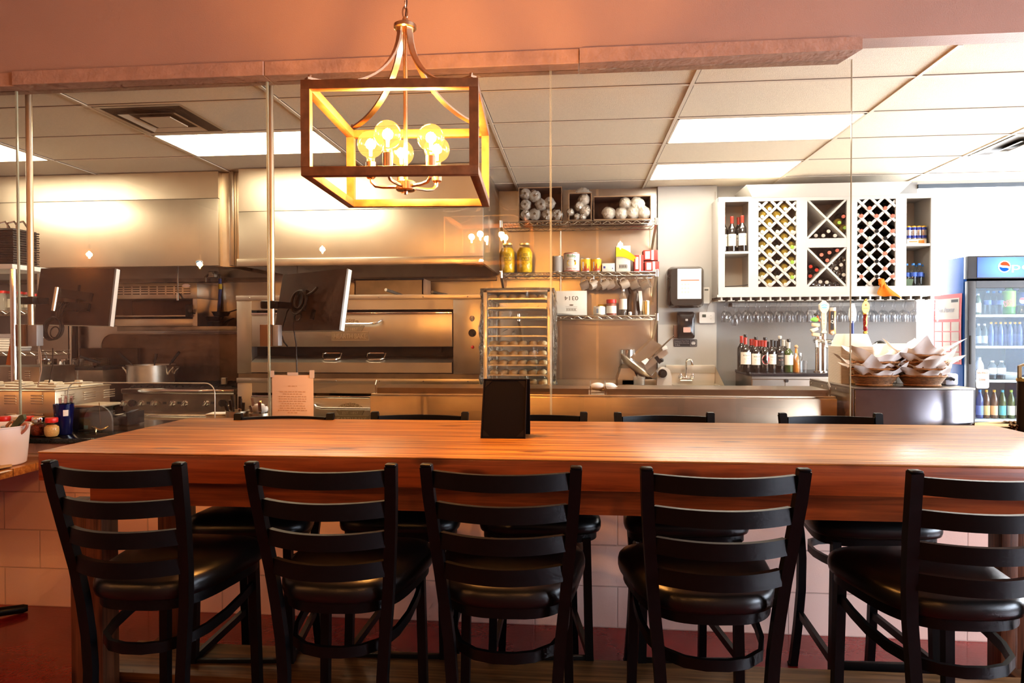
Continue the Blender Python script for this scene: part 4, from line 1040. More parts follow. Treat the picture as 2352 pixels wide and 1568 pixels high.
for i, (dx, dy, a) in enumerate(((-.02, .01, -.2), (.0, .015, .05), (.012, -.01, .15), (.025, .01, .3), (-.01, -.01, -.05))):
    base = V3((c.x+dx*.6, c.y+dy, CT+.02)); top = V3((c.x+dx+a*.05, c.y+dy, CT+H+.03+.012*(i % 2)))
    tt = thing('fork', 'steel fork in the blue tumbler, %s from the left' % nth([0, 2, 3, 4, 1][i]), 'fork', base, 'cutlery in the blue tumbler')
    obj('handle', B().tube([base, base.lerp(top, .8)], .003, 6), chrome, tt); obj('tines', B().bar([base.lerp(top, .8), top], .016, .003, up=(0, 1, 0)), chrome, tt)
# ticket printer
c = PG(224, 990, CT)
xa, xb = P(192, 960, c.y).x, P(257, 960, c.y).x; zt_ = P(224, 932, c.y).z; R = (xb-xa)/2
t = thing('ticket_printer', 'grey ticket printer with an arched side beside the spike', 'printer', (c.x, c.y+.1, CT))
poly = [(-R, 0), (R, 0), (R, .04)] + [(R*cos(q), .055+(zt_-CT-.055)*sin(q)) for q in [radians(a) for a in range(8, 175, 12)]] + [(-R, .04)]
obj('arched_side', B().prism(poly, .012, front(V3(((xa+xb)/2, c.y+.012, CT+.001)))), grey_pl, t)
obj('printer_body', B().box(xa-.085, xa+.02, c.y+.02, c.y+.22, CT+.001, CT+.125, .008), black_pl, t)
obj('paper_cover', B().box(xa-.085, xa+.07, c.y+.03, c.y+.22, CT+.127, CT+.142, .006), mat('warm_white_plastic', (.55, .45, .33), .3), t)
obj('indicator', B().box(xa+.004, xa+.026, c.y-.004, c.y-.001, CT+.012, CT+.032), mat('blue_indicator', (.12, .35, .55), .4), t)
# black tray, bell, spike
c = PG(272, 977, CT)
t = thing('ticket_tray', 'open black tray with a slip of paper between printer and bell', 'tray', (c.x, c.y+.05, CT))
b = B(); b.box(c.x-.055, c.x+.055, c.y, c.y+.16, CT+.001, CT+.006); b.box(c.x-.055, c.x-.05, c.y, c.y+.16, CT+.006, CT+.06); b.box(c.x+.05, c.x+.055, c.y, c.y+.16, CT+.006, CT+.075); b.box(c.x-.055, c.x+.055, c.y, c.y+.006, CT+.006, CT+.045)
obj('tray_body', b, black_pl, t); obj('paper_slip', B().grid(6, 3, lambda u, v: (c.x-.05+.11*u, c.y+.03+.08*v, CT+.058+.03*u*u)), paper_m, t)
c = PG(304, 969, CT)
t = thing('service_bell', 'chrome service bell on a black base on the counter', 'bell', (c.x, c.y, CT))
obj('base', B().lathe([(0, CT+.001), (.045, CT+.001), (.045, CT+.006), (.036, CT+.016), (0, CT+.016)], 26, (c.x, c.y, 0)), black_pl, t)
obj('dome', B().lathe([(.037, CT+.017)]+[(.037*cos(q), CT+.019+.03*sin(q)) for q in [radians(a) for a in range(5, 86, 10)]]+[(0, CT+.05)], 28, (c.x, c.y, 0)), chrome, t)
obj('plunger', B().lathe([(0, CT+.05), (.004, CT+.05), (.004, CT+.057), (.008, CT+.058), (.008, CT+.062), (0, CT+.063)], 14, (c.x, c.y, 0)), chrome, t)
c = PG(233, 990, CT)
brass = mat('brass', (.55, .38, .14), .25, 1)
t = thing('ticket_spike', 'brass ticket spike with a looped base on the counter', 'ticket spike', (c.x, c.y, CT))
obj('spike', B().tube([(c.x-.004, c.y, CT+.035), (c.x-.012, c.y, P(226, 924, c.y).z)], .0022, 6), brass, t)
obj('base_loop', B().tube([(c.x+.045*cos(q), c.y+.04*sin(q), CT+.022+.008*cos(3*q)) for q in [2*pi*i/28 for i in range(28)]], .0045, 7, closed=True), brass, t)
for a in (.6, 2.6, 4.7): obj('foot', B().tube([(c.x+.045*cos(a), c.y+.04*sin(a), CT+.02), (c.x+.05*cos(a), c.y+.045*sin(a), CT+.001)], .004, 6), brass, t)
c = PG(200, 992, CT)
solo('cable_end', B().tube([(c.x-.05, c.y, CT+.006), (c.x-.01, c.y-.01, CT+.012), (c.x+.03, c.y+.004, CT+.010), (c.x+.06, c.y+.02, CT+.005)], .005, 7), cable_m, 'short black cable end lying by the ticket spike', 'cable')
# plates, napkins, steel cutlery cups at the far side of the glass
Yc = 3.72
zc = lambda y: P(500, y, Yc).z
c = P(497, 957, Yc)
for i in range(3):
    z = CT+.001+i*.014
    solo('plate', B().lathe([(0, z+.004), (.05, z), (.055, z+.002), (.075, z+.012), (.074, z+.0135), (.05, z+.005), (0, z+.006)], 28, (c.x, Yc+.05, 0)), white_pl, 'pale plate, %s from the bottom of the little stack left of the steel cups' % nth(i), 'plate', 'plates by the cutlery cups')
zn = CT+.05
b = B(); 
for q in range(3): b.box(c.x-.06, c.x+.06, Yc-.01, Yc+.10, zn+.012*q, zn+.012*q+.010, .004, M=Matrix.Translation((c.x, Yc, 0)) @ Matrix.Rotation(.12*q-.1, 4, 'Z') @ Matrix.Translation((-c.x, -Yc, 0)))
solo('napkins', b, paper_m, 'folded white napkins on the plates left of the steel cups', 'napkins')
for (px, py0, py1, nn, lab, wht) in ((545, 943, 985, 6, 'left steel cutlery cup with dark handled knives behind the table edge', 0), (597, 948, 985, 5, 'right steel cutlery cup with a white ladle head behind the table edge', 1)):
    c = P(px, py0, Yc); r = .062 if not wht else .056
    t = thing('cutlery_cup', lab, 'cutlery cup', (c.x, Yc, CT))
    obj('cup_body', B().lathe([(0, CT+.001), (r-.004, CT+.001), (r, CT+.01), (r, c.z), (r+.004, c.z+.002), (r-.003, c.z+.002), (r-.004, CT+.012), (0, CT+.01)], 28, (c.x, Yc, 0)), steel, t)
    obj('holes', B().ycyl((c.x-.02, CT+.045), .007, Yc-r-.001, Yc-r+.006, 10).ycyl((c.x+.02, CT+.045), .007, Yc-r-.001, Yc-r+.006, 10), dark_hole, t)
    for q in range(nn):
        a = 2*pi*q/nn+.4; base = V3((c.x+r*.4*cos(a), Yc+r*.4*sin(a), CT+.02)); top = V3((c.x+r*(.9 if q % 2 else .7)*cos(a)-.012, Yc+r*.8*sin(a), c.z+.045+.02*(q % 3)))
        kind = 'knife' if not wht else 'spoon'
        tt = thing(kind, '%s standing in the %s steel cutlery cup, number %d counting round from its right side' % (kind, ('left', 'right')[wht], q+1), kind, base, 'cutlery in the steel cups')
        obj('blade' if not wht else 'stem', B().bar([base, base.lerp(top, .6)], .012, .003, up=(0, 1, 0)), chrome, tt)
        obj('handle', B().bar([base.lerp(top, .6), top], .014, .010, up=(0, 1, 0)), black_pl if not wht else chrome, tt)
    if wht:
        b = B().ball((c.x-.012, Yc+.02, c.z+.02), .052, 16, 9, (1, .6, .62)); solo('soup_ladle', b, white_pl, 'round white ladle head resting in the right steel cutlery cup', 'ladle')
# paper notice on the glass
xa, xb, za, zb = rect(625, 861, 720, 957, YG-.004)
t = thing('paper_notice', 'cream paper notice taped to the glass, its print facing the kitchen', 'notice', ((xa+xb)/2, YG-.004, za))
obj('sheet', B().grid(8, 8, lambda u, v: (xa+(xb-xa)*u, YG-.0035-.002*sin(pi*u), za+(zb-za)*v)), mat('cream_notice', (.78, .55, .36), .8), t)
pr = B(); rr = random.Random(5)
for i, (wd, yy) in enumerate(((.22, .735), (.62, .60), (.46, .545), (.66, .485), (.66, .43), (.64, .375), (.54, .32), (.62, .265), (.62, .21), (.70, .155), (.24, .10))):
    x = .5-wd/2; x -= .0
    while x < .5+wd/2:
        l = rr.uniform(.03, .09); pr.box(xa+(xb-xa)*(x), xa+(xb-xa)*min(x+l, .5+wd/2), YG-.0066, YG-.0062, za+(zb-za)*(yy-.011), za+(zb-za)*(yy+.011)); x += l+.022
obj('lettering', pr, mat('faint_print', (.62, .36, .19), .9), t)
for (x0_, x1_, y0_, y1_) in ((621, 630, 851, 866), (711, 722, 850, 868), (660, 685, 855, 862)):
    a0, a1, b0, b1 = rect(x0_, y0_, x1_, y1_, YG-.007); obj('tape', B().box(a0, a1, YG-.0078, YG-.0068, b0, b1), mat('tape', (.62, .52, .42), .5), t)

# ================================================================ near left: side table with tool tub
LT = .80
lx1 = PG(95, 1060, LT).x
t = thing('side_table', 'orange pine plank table at the left edge, lower than the bar table', 'table', (lx1-.6, 2.9, 0))
yb_ = 3.345; yf_ = 2.35
obj('tabletop', B().box(lx1-1.2, lx1, yf_, yb_, LT-.04, LT, .003), wood('orange_pine_top', (.30, .10, .02), (.60, .26, .06), .3, coat=.5, axis='X', plank=.14, knots=False), t)
obj('pedestal', B().cyl((lx1-.62, 2.85, .03), .045, LT-.072, 18), black_metal, t)
fx = PG(64, 1392, .03)
for dx, dy in ((fx.x-(lx1-.62), fx.y-2.85), (-.4, .1), (.05, -.45), (-.05, .42)):
    a = V3((lx1-.62, 2.85, .045)); e_ = V3((lx1-.62+dx, 2.85+dy, .022))
    obj('foot', B().tube([a, a.lerp(e_, .5)+V3((0, 0, .012)), a.lerp(e_, .97), e_], .022, 10, scales=[1.3, 1.15, 1, .7]), black_metal, t)
b = B().box(lx1-.75, lx1-.5, 2.7, 3.0, LT-.055, LT-.041); obj('top_plate', b, black_metal, t)
# white tub with tools
cb = PG(8, 1069, LT); cx = P(-12, 1030, 3.12).x; cyy = 3.12
zt_ = P(40, 982, cyy-.07).z
xr = P(61, 985, cyy).x; r1 = (xr-cx)*.88; xr0 = P(52, 1066, cyy).x; r0 = (xr0-cx)*.88
t = thing('white_tub', 'white plastic tub of hand tools on the orange table', 'tub', (cx, cyy, LT))
b = B(); H = zt_-LT
b.lathe([(0, LT+.001), (r0-.01, LT+.001), (r0, LT+.008), (r1-.004, LT+H-.006), (r1+.003, LT+H-.004), (r1+.003, LT+H), (r1-.006, LT+H), (r0-.004, LT+.01), (0, LT+.008)], 36, (cx, cyy, 0))
obj('tub_body', b, mat('white_tub_plastic', (.78, .70, .66), .4), t)
tools = ((52, 958, 'olive', (.07, .08, .04), 'olive green knife handle sticking up from the white tub'), (28, 968, 'tan', (.38, .17, .08), 'tan rubber handled pliers in the white tub, loop up'), (60, 972, 'pink', (.45, .20, .14), 'pinkish scissor handle at the right rim of the white tub'), (10, 978, 'grey', (.30, .30, .32), 'grey plastic handle at the left edge in the white tub'))
for i, (px, py, nm, col, lab) in enumerate(tools):
    top = P(px, py, cyy); base = V3((cx+.03*(i-1), cyy+.01*(i-1), LT+.03))
    m_ = mat('tool_'+nm, col, .5)
    tt = thing('hand_tool', lab, 'tool', base, 'tools in the white tub')
    if nm == 'olive':
        obj('handle', B().bar([base.lerp(top, .45), base.lerp(top, .8), top, top+V3((.012, 0, .004))], .028, .022, up=(0, 1, 0), scales=[.8, .9, 1, .8]), m_, tt)
    elif nm in ('tan', 'pink'):
        u = (top-base).normalized(); s_ = V3((1, 0, 0)); cc = top-u*.035
        obj('handle', B().tube([cc+s_*.018*cos(q)+u*.034*sin(q) for q in [2*pi*k/20 for k in range(20)]], .007, 8, closed=True), m_, tt)
    else: obj('handle', B().bar([base.lerp(top, .4), top], .026, .02, up=(0, 1, 0)), m_, tt)
    obj('shaft', B().tube([base, base.lerp(top, .6)], .006, 8), steel_b, tt)
a = PG(28, 1072, LT+.006); b = B()
b.prism([(-.30, -.14), (-.02, -.10), (0, .0), (-.10, .10), (-.32, .09)], .004, Matrix.Translation((a.x, a.y, LT+.008)) @ Matrix.Rotation(.06, 4, 'Y'))
solo('kraft_board', b, kraft, 'sheet of speckled brown card leaning on the white tub', 'card')
solo('paper_sheet', B().grid(6, 4, lambda u, v: (a.x-.30+.34*u, a.y-.20+.16*v, LT+.0025+.004*sin(5*u))), paper_m, 'crumpled white paper sheet on the orange table edge', 'paper')

# ================================================================ right end of the counter
c = PG(2310, 992, CT)
bronze = mat('bronze_steel', (.22, .13, .06), .28, 1)
tr_ = thing('serving_tray', 'dark round serving tray on the counter at the right edge', 'tray', (c.x+.1, c.y+.1, CT))
obj('tray_dish', B().lathe([(0, CT+.002), (.20, CT+.002), (.225, CT+.016), (.228, CT+.016), (.205, CT+.0005), (0, CT+.0005)], 36, (c.x+.12, c.y+.08, 0)), black_pl, tr_)
for k in range(3):
    a, e_ = P(2238-4*k, 977+3*k, c.y+.05*k-.02), P(2342, 988+4*k-8*(k == 0), c.y+.02)
    tt = thing('tongs', ('topmost pair of bronze tongs with scalloped tips on the dark tray', 'second pair of bronze tongs from the top on the dark tray', 'lowest pair of bronze tongs on the dark tray')[k], 'tongs', a, 'tongs on the dark tray')
    z = CT+.045-.012*k
    A, E_ = V3((a.x, a.y, z)), V3((e_.x, e_.y, z-.004))
    for s in (-1, 1):
        obj('arm', B().bar([A, A.lerp(E_, .5)+V3((0, s*.012, .004*s)), A.lerp(E_, .8)+V3((0, s*.014, .004*s))], .006, .016, up=(0, 0, 1)), bronze, tt)
        d = (E_-A).normalized(); pts = [A.lerp(E_, .72+.28*q/10)+V3((0, s*.016+.004*(q % 2), .006*s+.006*sin(q*1.6))) for q in range(11)]
        obj('scalloped_tip', B().bar(pts, .03, .006, up=(0, 0, 1)), bronze, tt)
c = PG(2352, 992, CT); c.y -= .02
r = P(2352, 900, c.y).x-P(2339, 900, c.y).x
cx = P(2339, 900, c.y).x+.055
zt_ = P(2345, 872, c.y).z
t = thing('coffee_urn', 'dark insulated server with brass collar at the right edge', 'server', (cx, c.y, CT))
obj('server_body', B().lathe([(0, CT+.001), (.055, CT+.001), (.055, zt_-.01), (0, zt_-.01)], 28, (cx, c.y, 0)), mat('dark_brown_metal', (.05, .03, .018), .35, .8), t)
obj('collar', B().lathe([(.05, zt_-.01), (.059, zt_-.008), (.059, zt_+.008), (.05, zt_+.012), (0, zt_+.014)], 28, (cx, c.y, 0)), brass, t)
hz_ = P(2345, 838, c.y).z
obj('handle', B().bar([(cx-.05, c.y, zt_), (cx-.05, c.y, hz_-.006), (cx-.03, c.y, hz_), (cx+.03, c.y, hz_)], .016, .012, up=(0, 1, 0)), mat('dark_bronze', (.12, .07, .03), .4, .9), t)

# ================================================================ steel prep counter and the work bench behind it
steel_counter = mat('warm_counter_steel', (.36, .28, .21), .28, 1, bump=(1.5, .12, 1), noise=(5, .12))
YK = 4.40
px0, px1 = P(850, 940, YK).x, P(1923, 940, YK).x
kz = lambda y, Y=YK: P(1400, y, Y).z
t = thing('prep_counter', 'long refrigerated steel prep counter, its back towards the table', 'prep counter', ((px0+px1)/2, YK+.4, 0))
obj('counter_body', B().box(px0, px1, YK, YK+.55, .1, kz(912), .004), steel_counter, t)
obj('top_rail', B().box(px0-.002, px1+.002, YK+.03, YK+.56, kz(912), kz(908), .002), steel_b, t)
for a, c, l in ((866, 1352, 'l'), (1394, 1903, 'r')):
    xa, xb = P(a, 900, YK+.05).x, P(c, 900, YK+.05).x
    ld = obj('lid', B().loft([[(xa, YK+.05, kz(911, YK+.05)), (xa, YK+.05, kz(893, YK+.05)), (xa, YK+.36, kz(893, YK+.05)+.002), (xa, YK+.36, kz(911, YK+.05))], [(xb, YK+.05, kz(911, YK+.05)), (xb, YK+.05, kz(893, YK+.05)), (xb, YK+.36, kz(893, YK+.05)+.002), (xb, YK+.36, kz(911, YK+.05))]]), steel_counter, t)
    for x in (xa-.012, xb+.012): obj('hinge', B().bar([(x, YK+.06, kz(910)), (x, YK+.06, kz(889)), (x, YK+.09, kz(879))], .006, .02, up=(0, 1, 0)), chrome_wire, t)
obj('prep_board', B().box(px0+.02, px1-.02, YK+.40, YK+.54, kz(908), kz(908)+.012, .002), steel_b, t)
for i, (px, lab) in enumerate(((1372, 'left'), (1398, 'right'))):
    c = P(px, 903, YK+.30)
    z = kz(908)+.002
    b = B().ball((c.x, YK+.24, z+.036), .05, 14, 9, (1.0, .8, .55)).ball((c.x+.035, YK+.25, z+.022), .035, 12, 8, (1, .8, .6))
    solo('folded_towel', b, paper_m, 'rolled white towel between the prep counter lids, %s one of two' % lab, 'towel', 'white towels on the prep counter')
wb0, wb1 = P(1268, 890, 5.75).x, P(1560, 890, 5.75).x; wz = P(1400, 889, 5.75).z
t = thing('work_bench', 'steel work bench under the wall shelves carrying the meat slicer', 'bench', ((wb0+wb1)/2, 6.2, 0))
obj('bench_top', B().box(wb0, wb1, 5.75, 6.70, wz-.04, wz, .004), steel_b, t)
for x in (wb0+.04, wb1-.04):
    for y in (5.80, 6.65): obj('leg', B().cyl((x, y, 0), .02, wz-.04, 12), steel_d, t)

# ================================================================ sheet pan rack with dough under a plastic cover
YKR = 5.02
ra, rb, _, rz1 = rect(1108, 662, 1268, 890, YKR)
t = thing('pan_rack', 'tall aluminium sheet pan rack under a clear plastic cover beside the oven', 'rack', ((ra+rb)/2, YKR+.3, 0))
ry = lambda y: P(1190, y, YKR).z
ia, ib = P(1122, 780, YKR).x, P(1257, 780, YKR).x
for x in ((ra+.006), (rb-.036)):
    for y in (YKR, YKR+.60): obj('upright', B().box(x, x+.03, y, y+.03, .08, rz1-.012, .003), alu, t)
obj('top_frame', B().box(ra+.006, rb-.006, YKR, YKR+.63, rz1-.03, rz1-.012, .003), alu, t)
obj('base_frame', B().box(ra+.006, rb-.006, YKR, YKR+.63, .08, .12, .003), alu, t)
for x in (ra+.04, rb-.04):
    for y in (YKR+.05, YKR+.55): obj('caster', B().lathe([(0, -.015), (.04, -.015), (.04, .015), (0, .015)], 16, M=Matrix.Translation((x, y, .04)) @ Matrix.Rotation(pi/2, 4, 'Y')), black_pl, t)
rows = [685, 706, 728, 750, 771, 793, 816, 838, 861, 884]
for y in rows:
    z = ry(y)
    for x in (ra+.036, rb-.048): obj('runner', B().box(x, x+.012, YKR+.01, YKR+.62, z-.012, z-.008), alu, t)
# clear crumpled cover
m, nt, p_, out = nodes('crumpled_plastic_cover'); nt.nodes.remove(p_)
tc = nt.nodes.new('ShaderNodeTexCoord'); nz = nt.nodes.new('ShaderNodeTexNoise'); nz.inputs['Scale'].default_value = 7; nz.inputs['Detail'].default_value = 3; nz.inputs['Distortion'].default_value = 1.6
L(nt, tc.outputs['Object'], nz.inputs['Vector']); bp = nt.nodes.new('ShaderNodeBump'); bp.inputs['Strength'].default_value = 1.0; bp.inputs['Distance'].default_value = .06; L(nt, nz.outputs['Fac'], bp.inputs['Height'])
g_ = nt.nodes.new('ShaderNodeBsdfGlossy'); g_.inputs['Roughness'].default_value = .06; L(nt, bp.outputs[0], g_.inputs['Normal'])
tr = nt.nodes.new('ShaderNodeBsdfTransparent'); tr.inputs[0].default_value = (.95, .94, .90, 1); fr = nt.nodes.new('ShaderNodeFresnel'); fr.inputs[0].default_value = 1.30; L(nt, bp.outputs[0], fr.inputs[1])
df = nt.nodes.new('ShaderNodeBsdfDiffuse'); df.inputs[0].default_value = (.8, .74, .64, 1); y_ = nt.nodes.new('ShaderNodeMixShader'); y_.inputs[0].default_value = .03; L(nt, tr.outputs[0], y_.inputs[1]); L(nt, df.outputs[0], y_.inputs[2])
x_ = nt.nodes.new('ShaderNodeMixShader'); L(nt, fr.outputs[0], x_.inputs[0]); L(nt, y_.outputs[0], x_.inputs[1]); L(nt, g_.outputs[0], x_.inputs[2]); L(nt, x_.outputs[0], out.inputs[0])
rr = random.Random(3)
b = B(); nz_ = 26; na = 40
per = []
W_, D_ = rb-ra+.03, .68
for k in range(na):
    s = k/na*2*(W_+D_)
    if s < W_: per.append((ra-.015+s, YKR-.025))
    elif s < W_+D_: per.append((rb+.015, YKR-.025+s-W_))
    elif s < 2*W_+D_: per.append((rb+.015-(s-W_-D_), YKR-.025+D_))
    else: per.append((ra-.015, YKR-.025+D_-(s-2*W_-D_)))
rings = []
for j in range(nz_+1):
    z = rz1-.002-(rz1-.35)*(j/nz_)**1.1; fl = .0 if j == 0 else .012+.014*(j/nz_)
    rings.append([(x+(rr.uniform(-1, 1)*fl if j else 0)-.02*sin(j*.7+k)*(fl*8)*.3, y+(rr.uniform(-1, 1)*fl*.6 if j else 0), z+(rr.uniform(0, .008))) for k, (x, y) in enumerate(per)])
b.loft(rings, caps=False); b._add([rings[0][i] for i in range(na)], [tuple(range(na))])
solo('plastic_cover', b, m, 'crumpled clear plastic cover pulled over the sheet pan rack', 'cover', smooth=60)
pan0 = None; ball0 = None
dough = mat('pizza_dough', (.78, .62, .38), .7)
for i, y in enumerate(rows):
    z = ry(y)-.0075; lab = 'aluminium sheet pan, %s from the top in the covered rack' % nth(i)
    loc = ((ra+rb)/2, YKR+.31, z)
    if pan0 is None:
        pan0 = thing('sheet_pan', lab, 'sheet pan', loc, 'sheet pans in the covered rack')
        hw = (rb-ra)/2-.042; cx, cy_ = loc[0], loc[1]
        bb = B(); bb.box(cx-hw, cx+hw, cy_-.29, cy_+.29, z, z+.002)
        obj('pan_base', bb, alu, pan0)
        bb = B(); bb.bar([(cx-hw, cy_-.29, z+.006), (cx+hw, cy_-.29, z+.006), (cx+hw, cy_+.29, z+.006), (cx-hw, cy_+.29, z+.006)], .005, .010, up=(0, 0, 1), closed=True)
        obj('pan_rim', bb, alu, pan0)
    else: dup(pan0, loc, lab)
    if i in (0, 5, 6, 7, 8, 9):
        for r_ in range(2):
            for q in range(6):
                if i in (5, 6) and q in (2, 3) and r_ == 0: pass
                x = loc[0]-hw+.035+(2*hw-.07)*q/5+rr.uniform(-.006, .006); yy = YKR+.075+.12*r_; zb = z+.0025
                lab = 'dough ball, %s from left, %s row, %s pan from top' % (nth(q), ('front', 'second')[r_], nth(i))
                if ball0 is None:
                    ball0 = solo('dough_ball', B().lathe([(0, zb), (.026, zb), (.034, zb+.010), (.032, zb+.026), (.02, zb+.036), (0, zb+.039)], 16, (x, yy, 0)), dough, lab, 'dough', 'dough balls on the sheet pans', smooth=80)
                else: dup(ball0, (x, yy, zb), lab)

# ================================================================ chrome wire wall shelves
YS = 6.36
def wall_shelf(pxl, pxr, y, lab):
    xa, xb = P(pxl, y, YS).x, P(pxr, y, YS).x; z = P((pxl+pxr)/2, y, YS).z
    t = thing('wire_shelf', lab, 'shelf', ((xa+xb)/2, YS+.18, z-.3), 'chrome wire shelves on the steel wall')
    b = B(); wire_shelf(b, xa, xb, YS, YB-.03, z-.004); obj('wire_grid', b, chrome_wire, t)
    for x in (xa+.005, xb-.005):
        obj('end_cap', B().cyl((x, YS, z-.05), .015, .065, 10), chrome, t)
        obj('bracket', B().bar([(x, YS+.01, z-.045), (x, YB-.05, z-.22), (x, YB-.035, z-.27)], .012, .022, up=(1, 0, 0)).box(x-.014, x+.014, YB-.03, YB-.014, z-.30, z-.02), steel_b, t)
    return z
zA = wall_shelf(1150, 1508, 507, 'topmost wire shelf holding three open cardboard boxes')
zB = wall_shelf(1150, 1510, 624, 'middle wire shelf with pepper jars, cans and small cartons')
zC = wall_shelf(1190, 1510, 724, 'lowest wire shelf with the white carton and syrup bottle')
xr_ = P(1287, 600, YB-.05).x
solo('wall_rod', B().cyl((xr_, YB-.045, zC-.02), .008, zA-zC-.02, 10), steel_b, 'thin vertical steel rod on the wall behind the wire shelves', 'rod')
def R2(x0, y0, x1, y1, Y=YS+.02): return rect(x0, y0, x1, y1, Y)
def open_box(x0, y0, x1, y1, z, lab, depth=.30):
    xa, xb, _, z1 = R2(x0, y0, x1, y1); Y0 = YS+.01
    t = thing('cardboard_box', lab, 'box', ((xa+xb)/2, Y0+.15, z), 'open boxes on the top shelf')
    b = B()
    b.box(xa, xa+.008, Y0, Y0+depth, z, z1); b.box(xb-.008, xb, Y0, Y0+depth, z, z1); b.box(xa, xb, Y0, Y0+depth, z1-.008, z1); b.box(xa, xb, Y0, Y0+depth, z, z+.008); b.box(xa, xb, Y0+depth-.008, Y0+depth, z, z1)
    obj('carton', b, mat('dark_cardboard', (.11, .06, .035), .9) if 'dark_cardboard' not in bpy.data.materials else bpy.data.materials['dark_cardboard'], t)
    e = B(); e.bar([(xa+.004, Y0-.001, z+.004), (xb-.004, Y0-.001, z+.004), (xb-.004, Y0-.001, z1-.004), (xa+.004, Y0-.001, z1-.004)], .010, .004, up=(0, 1, 0), closed=True)
    obj('cut_edge', e, cardboard, t)
    return xa, xb, z1
za_ = zA+.004
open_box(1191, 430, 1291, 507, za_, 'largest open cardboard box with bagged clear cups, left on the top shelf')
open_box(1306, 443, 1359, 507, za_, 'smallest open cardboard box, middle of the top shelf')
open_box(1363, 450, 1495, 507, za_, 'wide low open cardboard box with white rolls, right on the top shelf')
film = clear('plastic_film', (.90, .88, .84), 1.45, rough=.1, dirt=.35, dcol=(.75, .70, .62))
roll_m = mat('white_rolls', (.78, .72, .64), .6, bump=(40, .5))
cup_m = clear('clear_cup', (.92, .88, .80), 1.5, dirt=.25, dcol=(.80, .66, .46))
def cupstack(px, py, r, lab, warm=True):
    Y0 = YS+.03; c = P(px, py, Y0)
    t = thing('cup_sleeve', lab, 'cups', (c.x, Y0, c.z), 'wrapped cups in the open boxes')
    rr_ = r*Y0/F
    Mx = Matrix.Translation((c.x, Y0, c.z)) @ Matrix.Rotation(-pi/2, 4, 'X')
    b = B(); b.lathe([(0, -.004), (rr_*.45, -.006), (rr_*.62, .004), (rr_*.7, -.008), (rr_*.92, .0), (rr_, .02), (rr_*.97, .10), (rr_*.85, .22), (0, .24)] if warm else [(0, -.022), (rr_*.35, -.020), (rr_*.75, -.004), (rr_*.97, .03), (rr_, .08), (rr_*.9, .20), (0, .24)], 20, M=Mx)
    obj('cups', b, cup_m if warm else roll_m, t)
    f = B(); k = 16; q_ = random.Random(int(px*7+py))
    f.loft([[(c.x+rr_*s_*cos(2*pi*q/k)*(1+q_.uniform(-.10, .14)), Y0+yy+q_.uniform(-.006, .006), c.z+rr_*s_*sin(2*pi*q/k)*(1+q_.uniform(-.10, .14))) for q in range(k)] for s_, yy in ((.25, -.034), (.75, -.028), (1.12, -.004), (1.16, .06), (1.05, .16))], caps=False)
    obj('wrap', f, film, t)
pos = {0: 'upper', 1: 'middle', 2: 'bottom'}
for i, (px, py) in enumerate(((1206, 445), (1206, 470), (1206, 493), (1228, 492), (1243, 470), (1262, 467), (1280, 493), (1257, 494), (1228, 450))):
    cupstack(px, py, 12, 'sleeve of clear cups in the largest box, %s' % ('top of its left column', 'middle of its left column', 'bottom of its left column', 'second from the left along the bottom', 'second from the left in the middle layer', 'right end of the middle layer', 'bottom right corner', 'third from the left along the bottom', 'right of the topmost one')[i])
for i, (px, py, r) in enumerate(((1342, 458, 12), (1331, 472, 10), (1345, 484, 12), (1310, 487, 8), (1325, 497, 7), (1338, 498, 7))):
    cupstack(px, py, r, 'white wrapped roll in the smallest box, %s' % ('topmost', 'second from the top', 'right in the middle', 'at the left edge', 'bottom left', 'bottom right')[i], False)
for i, (px, py, r) in enumerate(((1398, 489, 13), (1427, 490, 13), (1453, 488, 14), (1479, 489, 14), (1436, 466, 12), (1463, 468, 15))):
    cupstack(px, py, r, 'white wrapped roll in the wide low box, %s' % ('first from the left along the bottom', 'second from the left along the bottom', 'third from the left along the bottom', 'fourth from the left along the bottom', 'left of the upper two', 'right of the upper two')[i], False)
c = P(1340, 440, YS+.05); rr = random.Random(8); zt_ = P(1332, 444, YS+.02).z
b = B(); k = 16
b.loft([[(c.x+s*.075*cos(2*pi*q/k)*(1+rr.uniform(-.2, .2)), YS+.08+s*.05*sin(2*pi*q/k), zt_+h+rr.uniform(0, .01)) for q in range(k)] for s, h in ((.8, .001), (1, .012), (.8, .035), (.35, .058))])
solo('plastic_bag', b, film, 'crumpled clear plastic bag lying on the smallest box', 'bag', smooth=20)

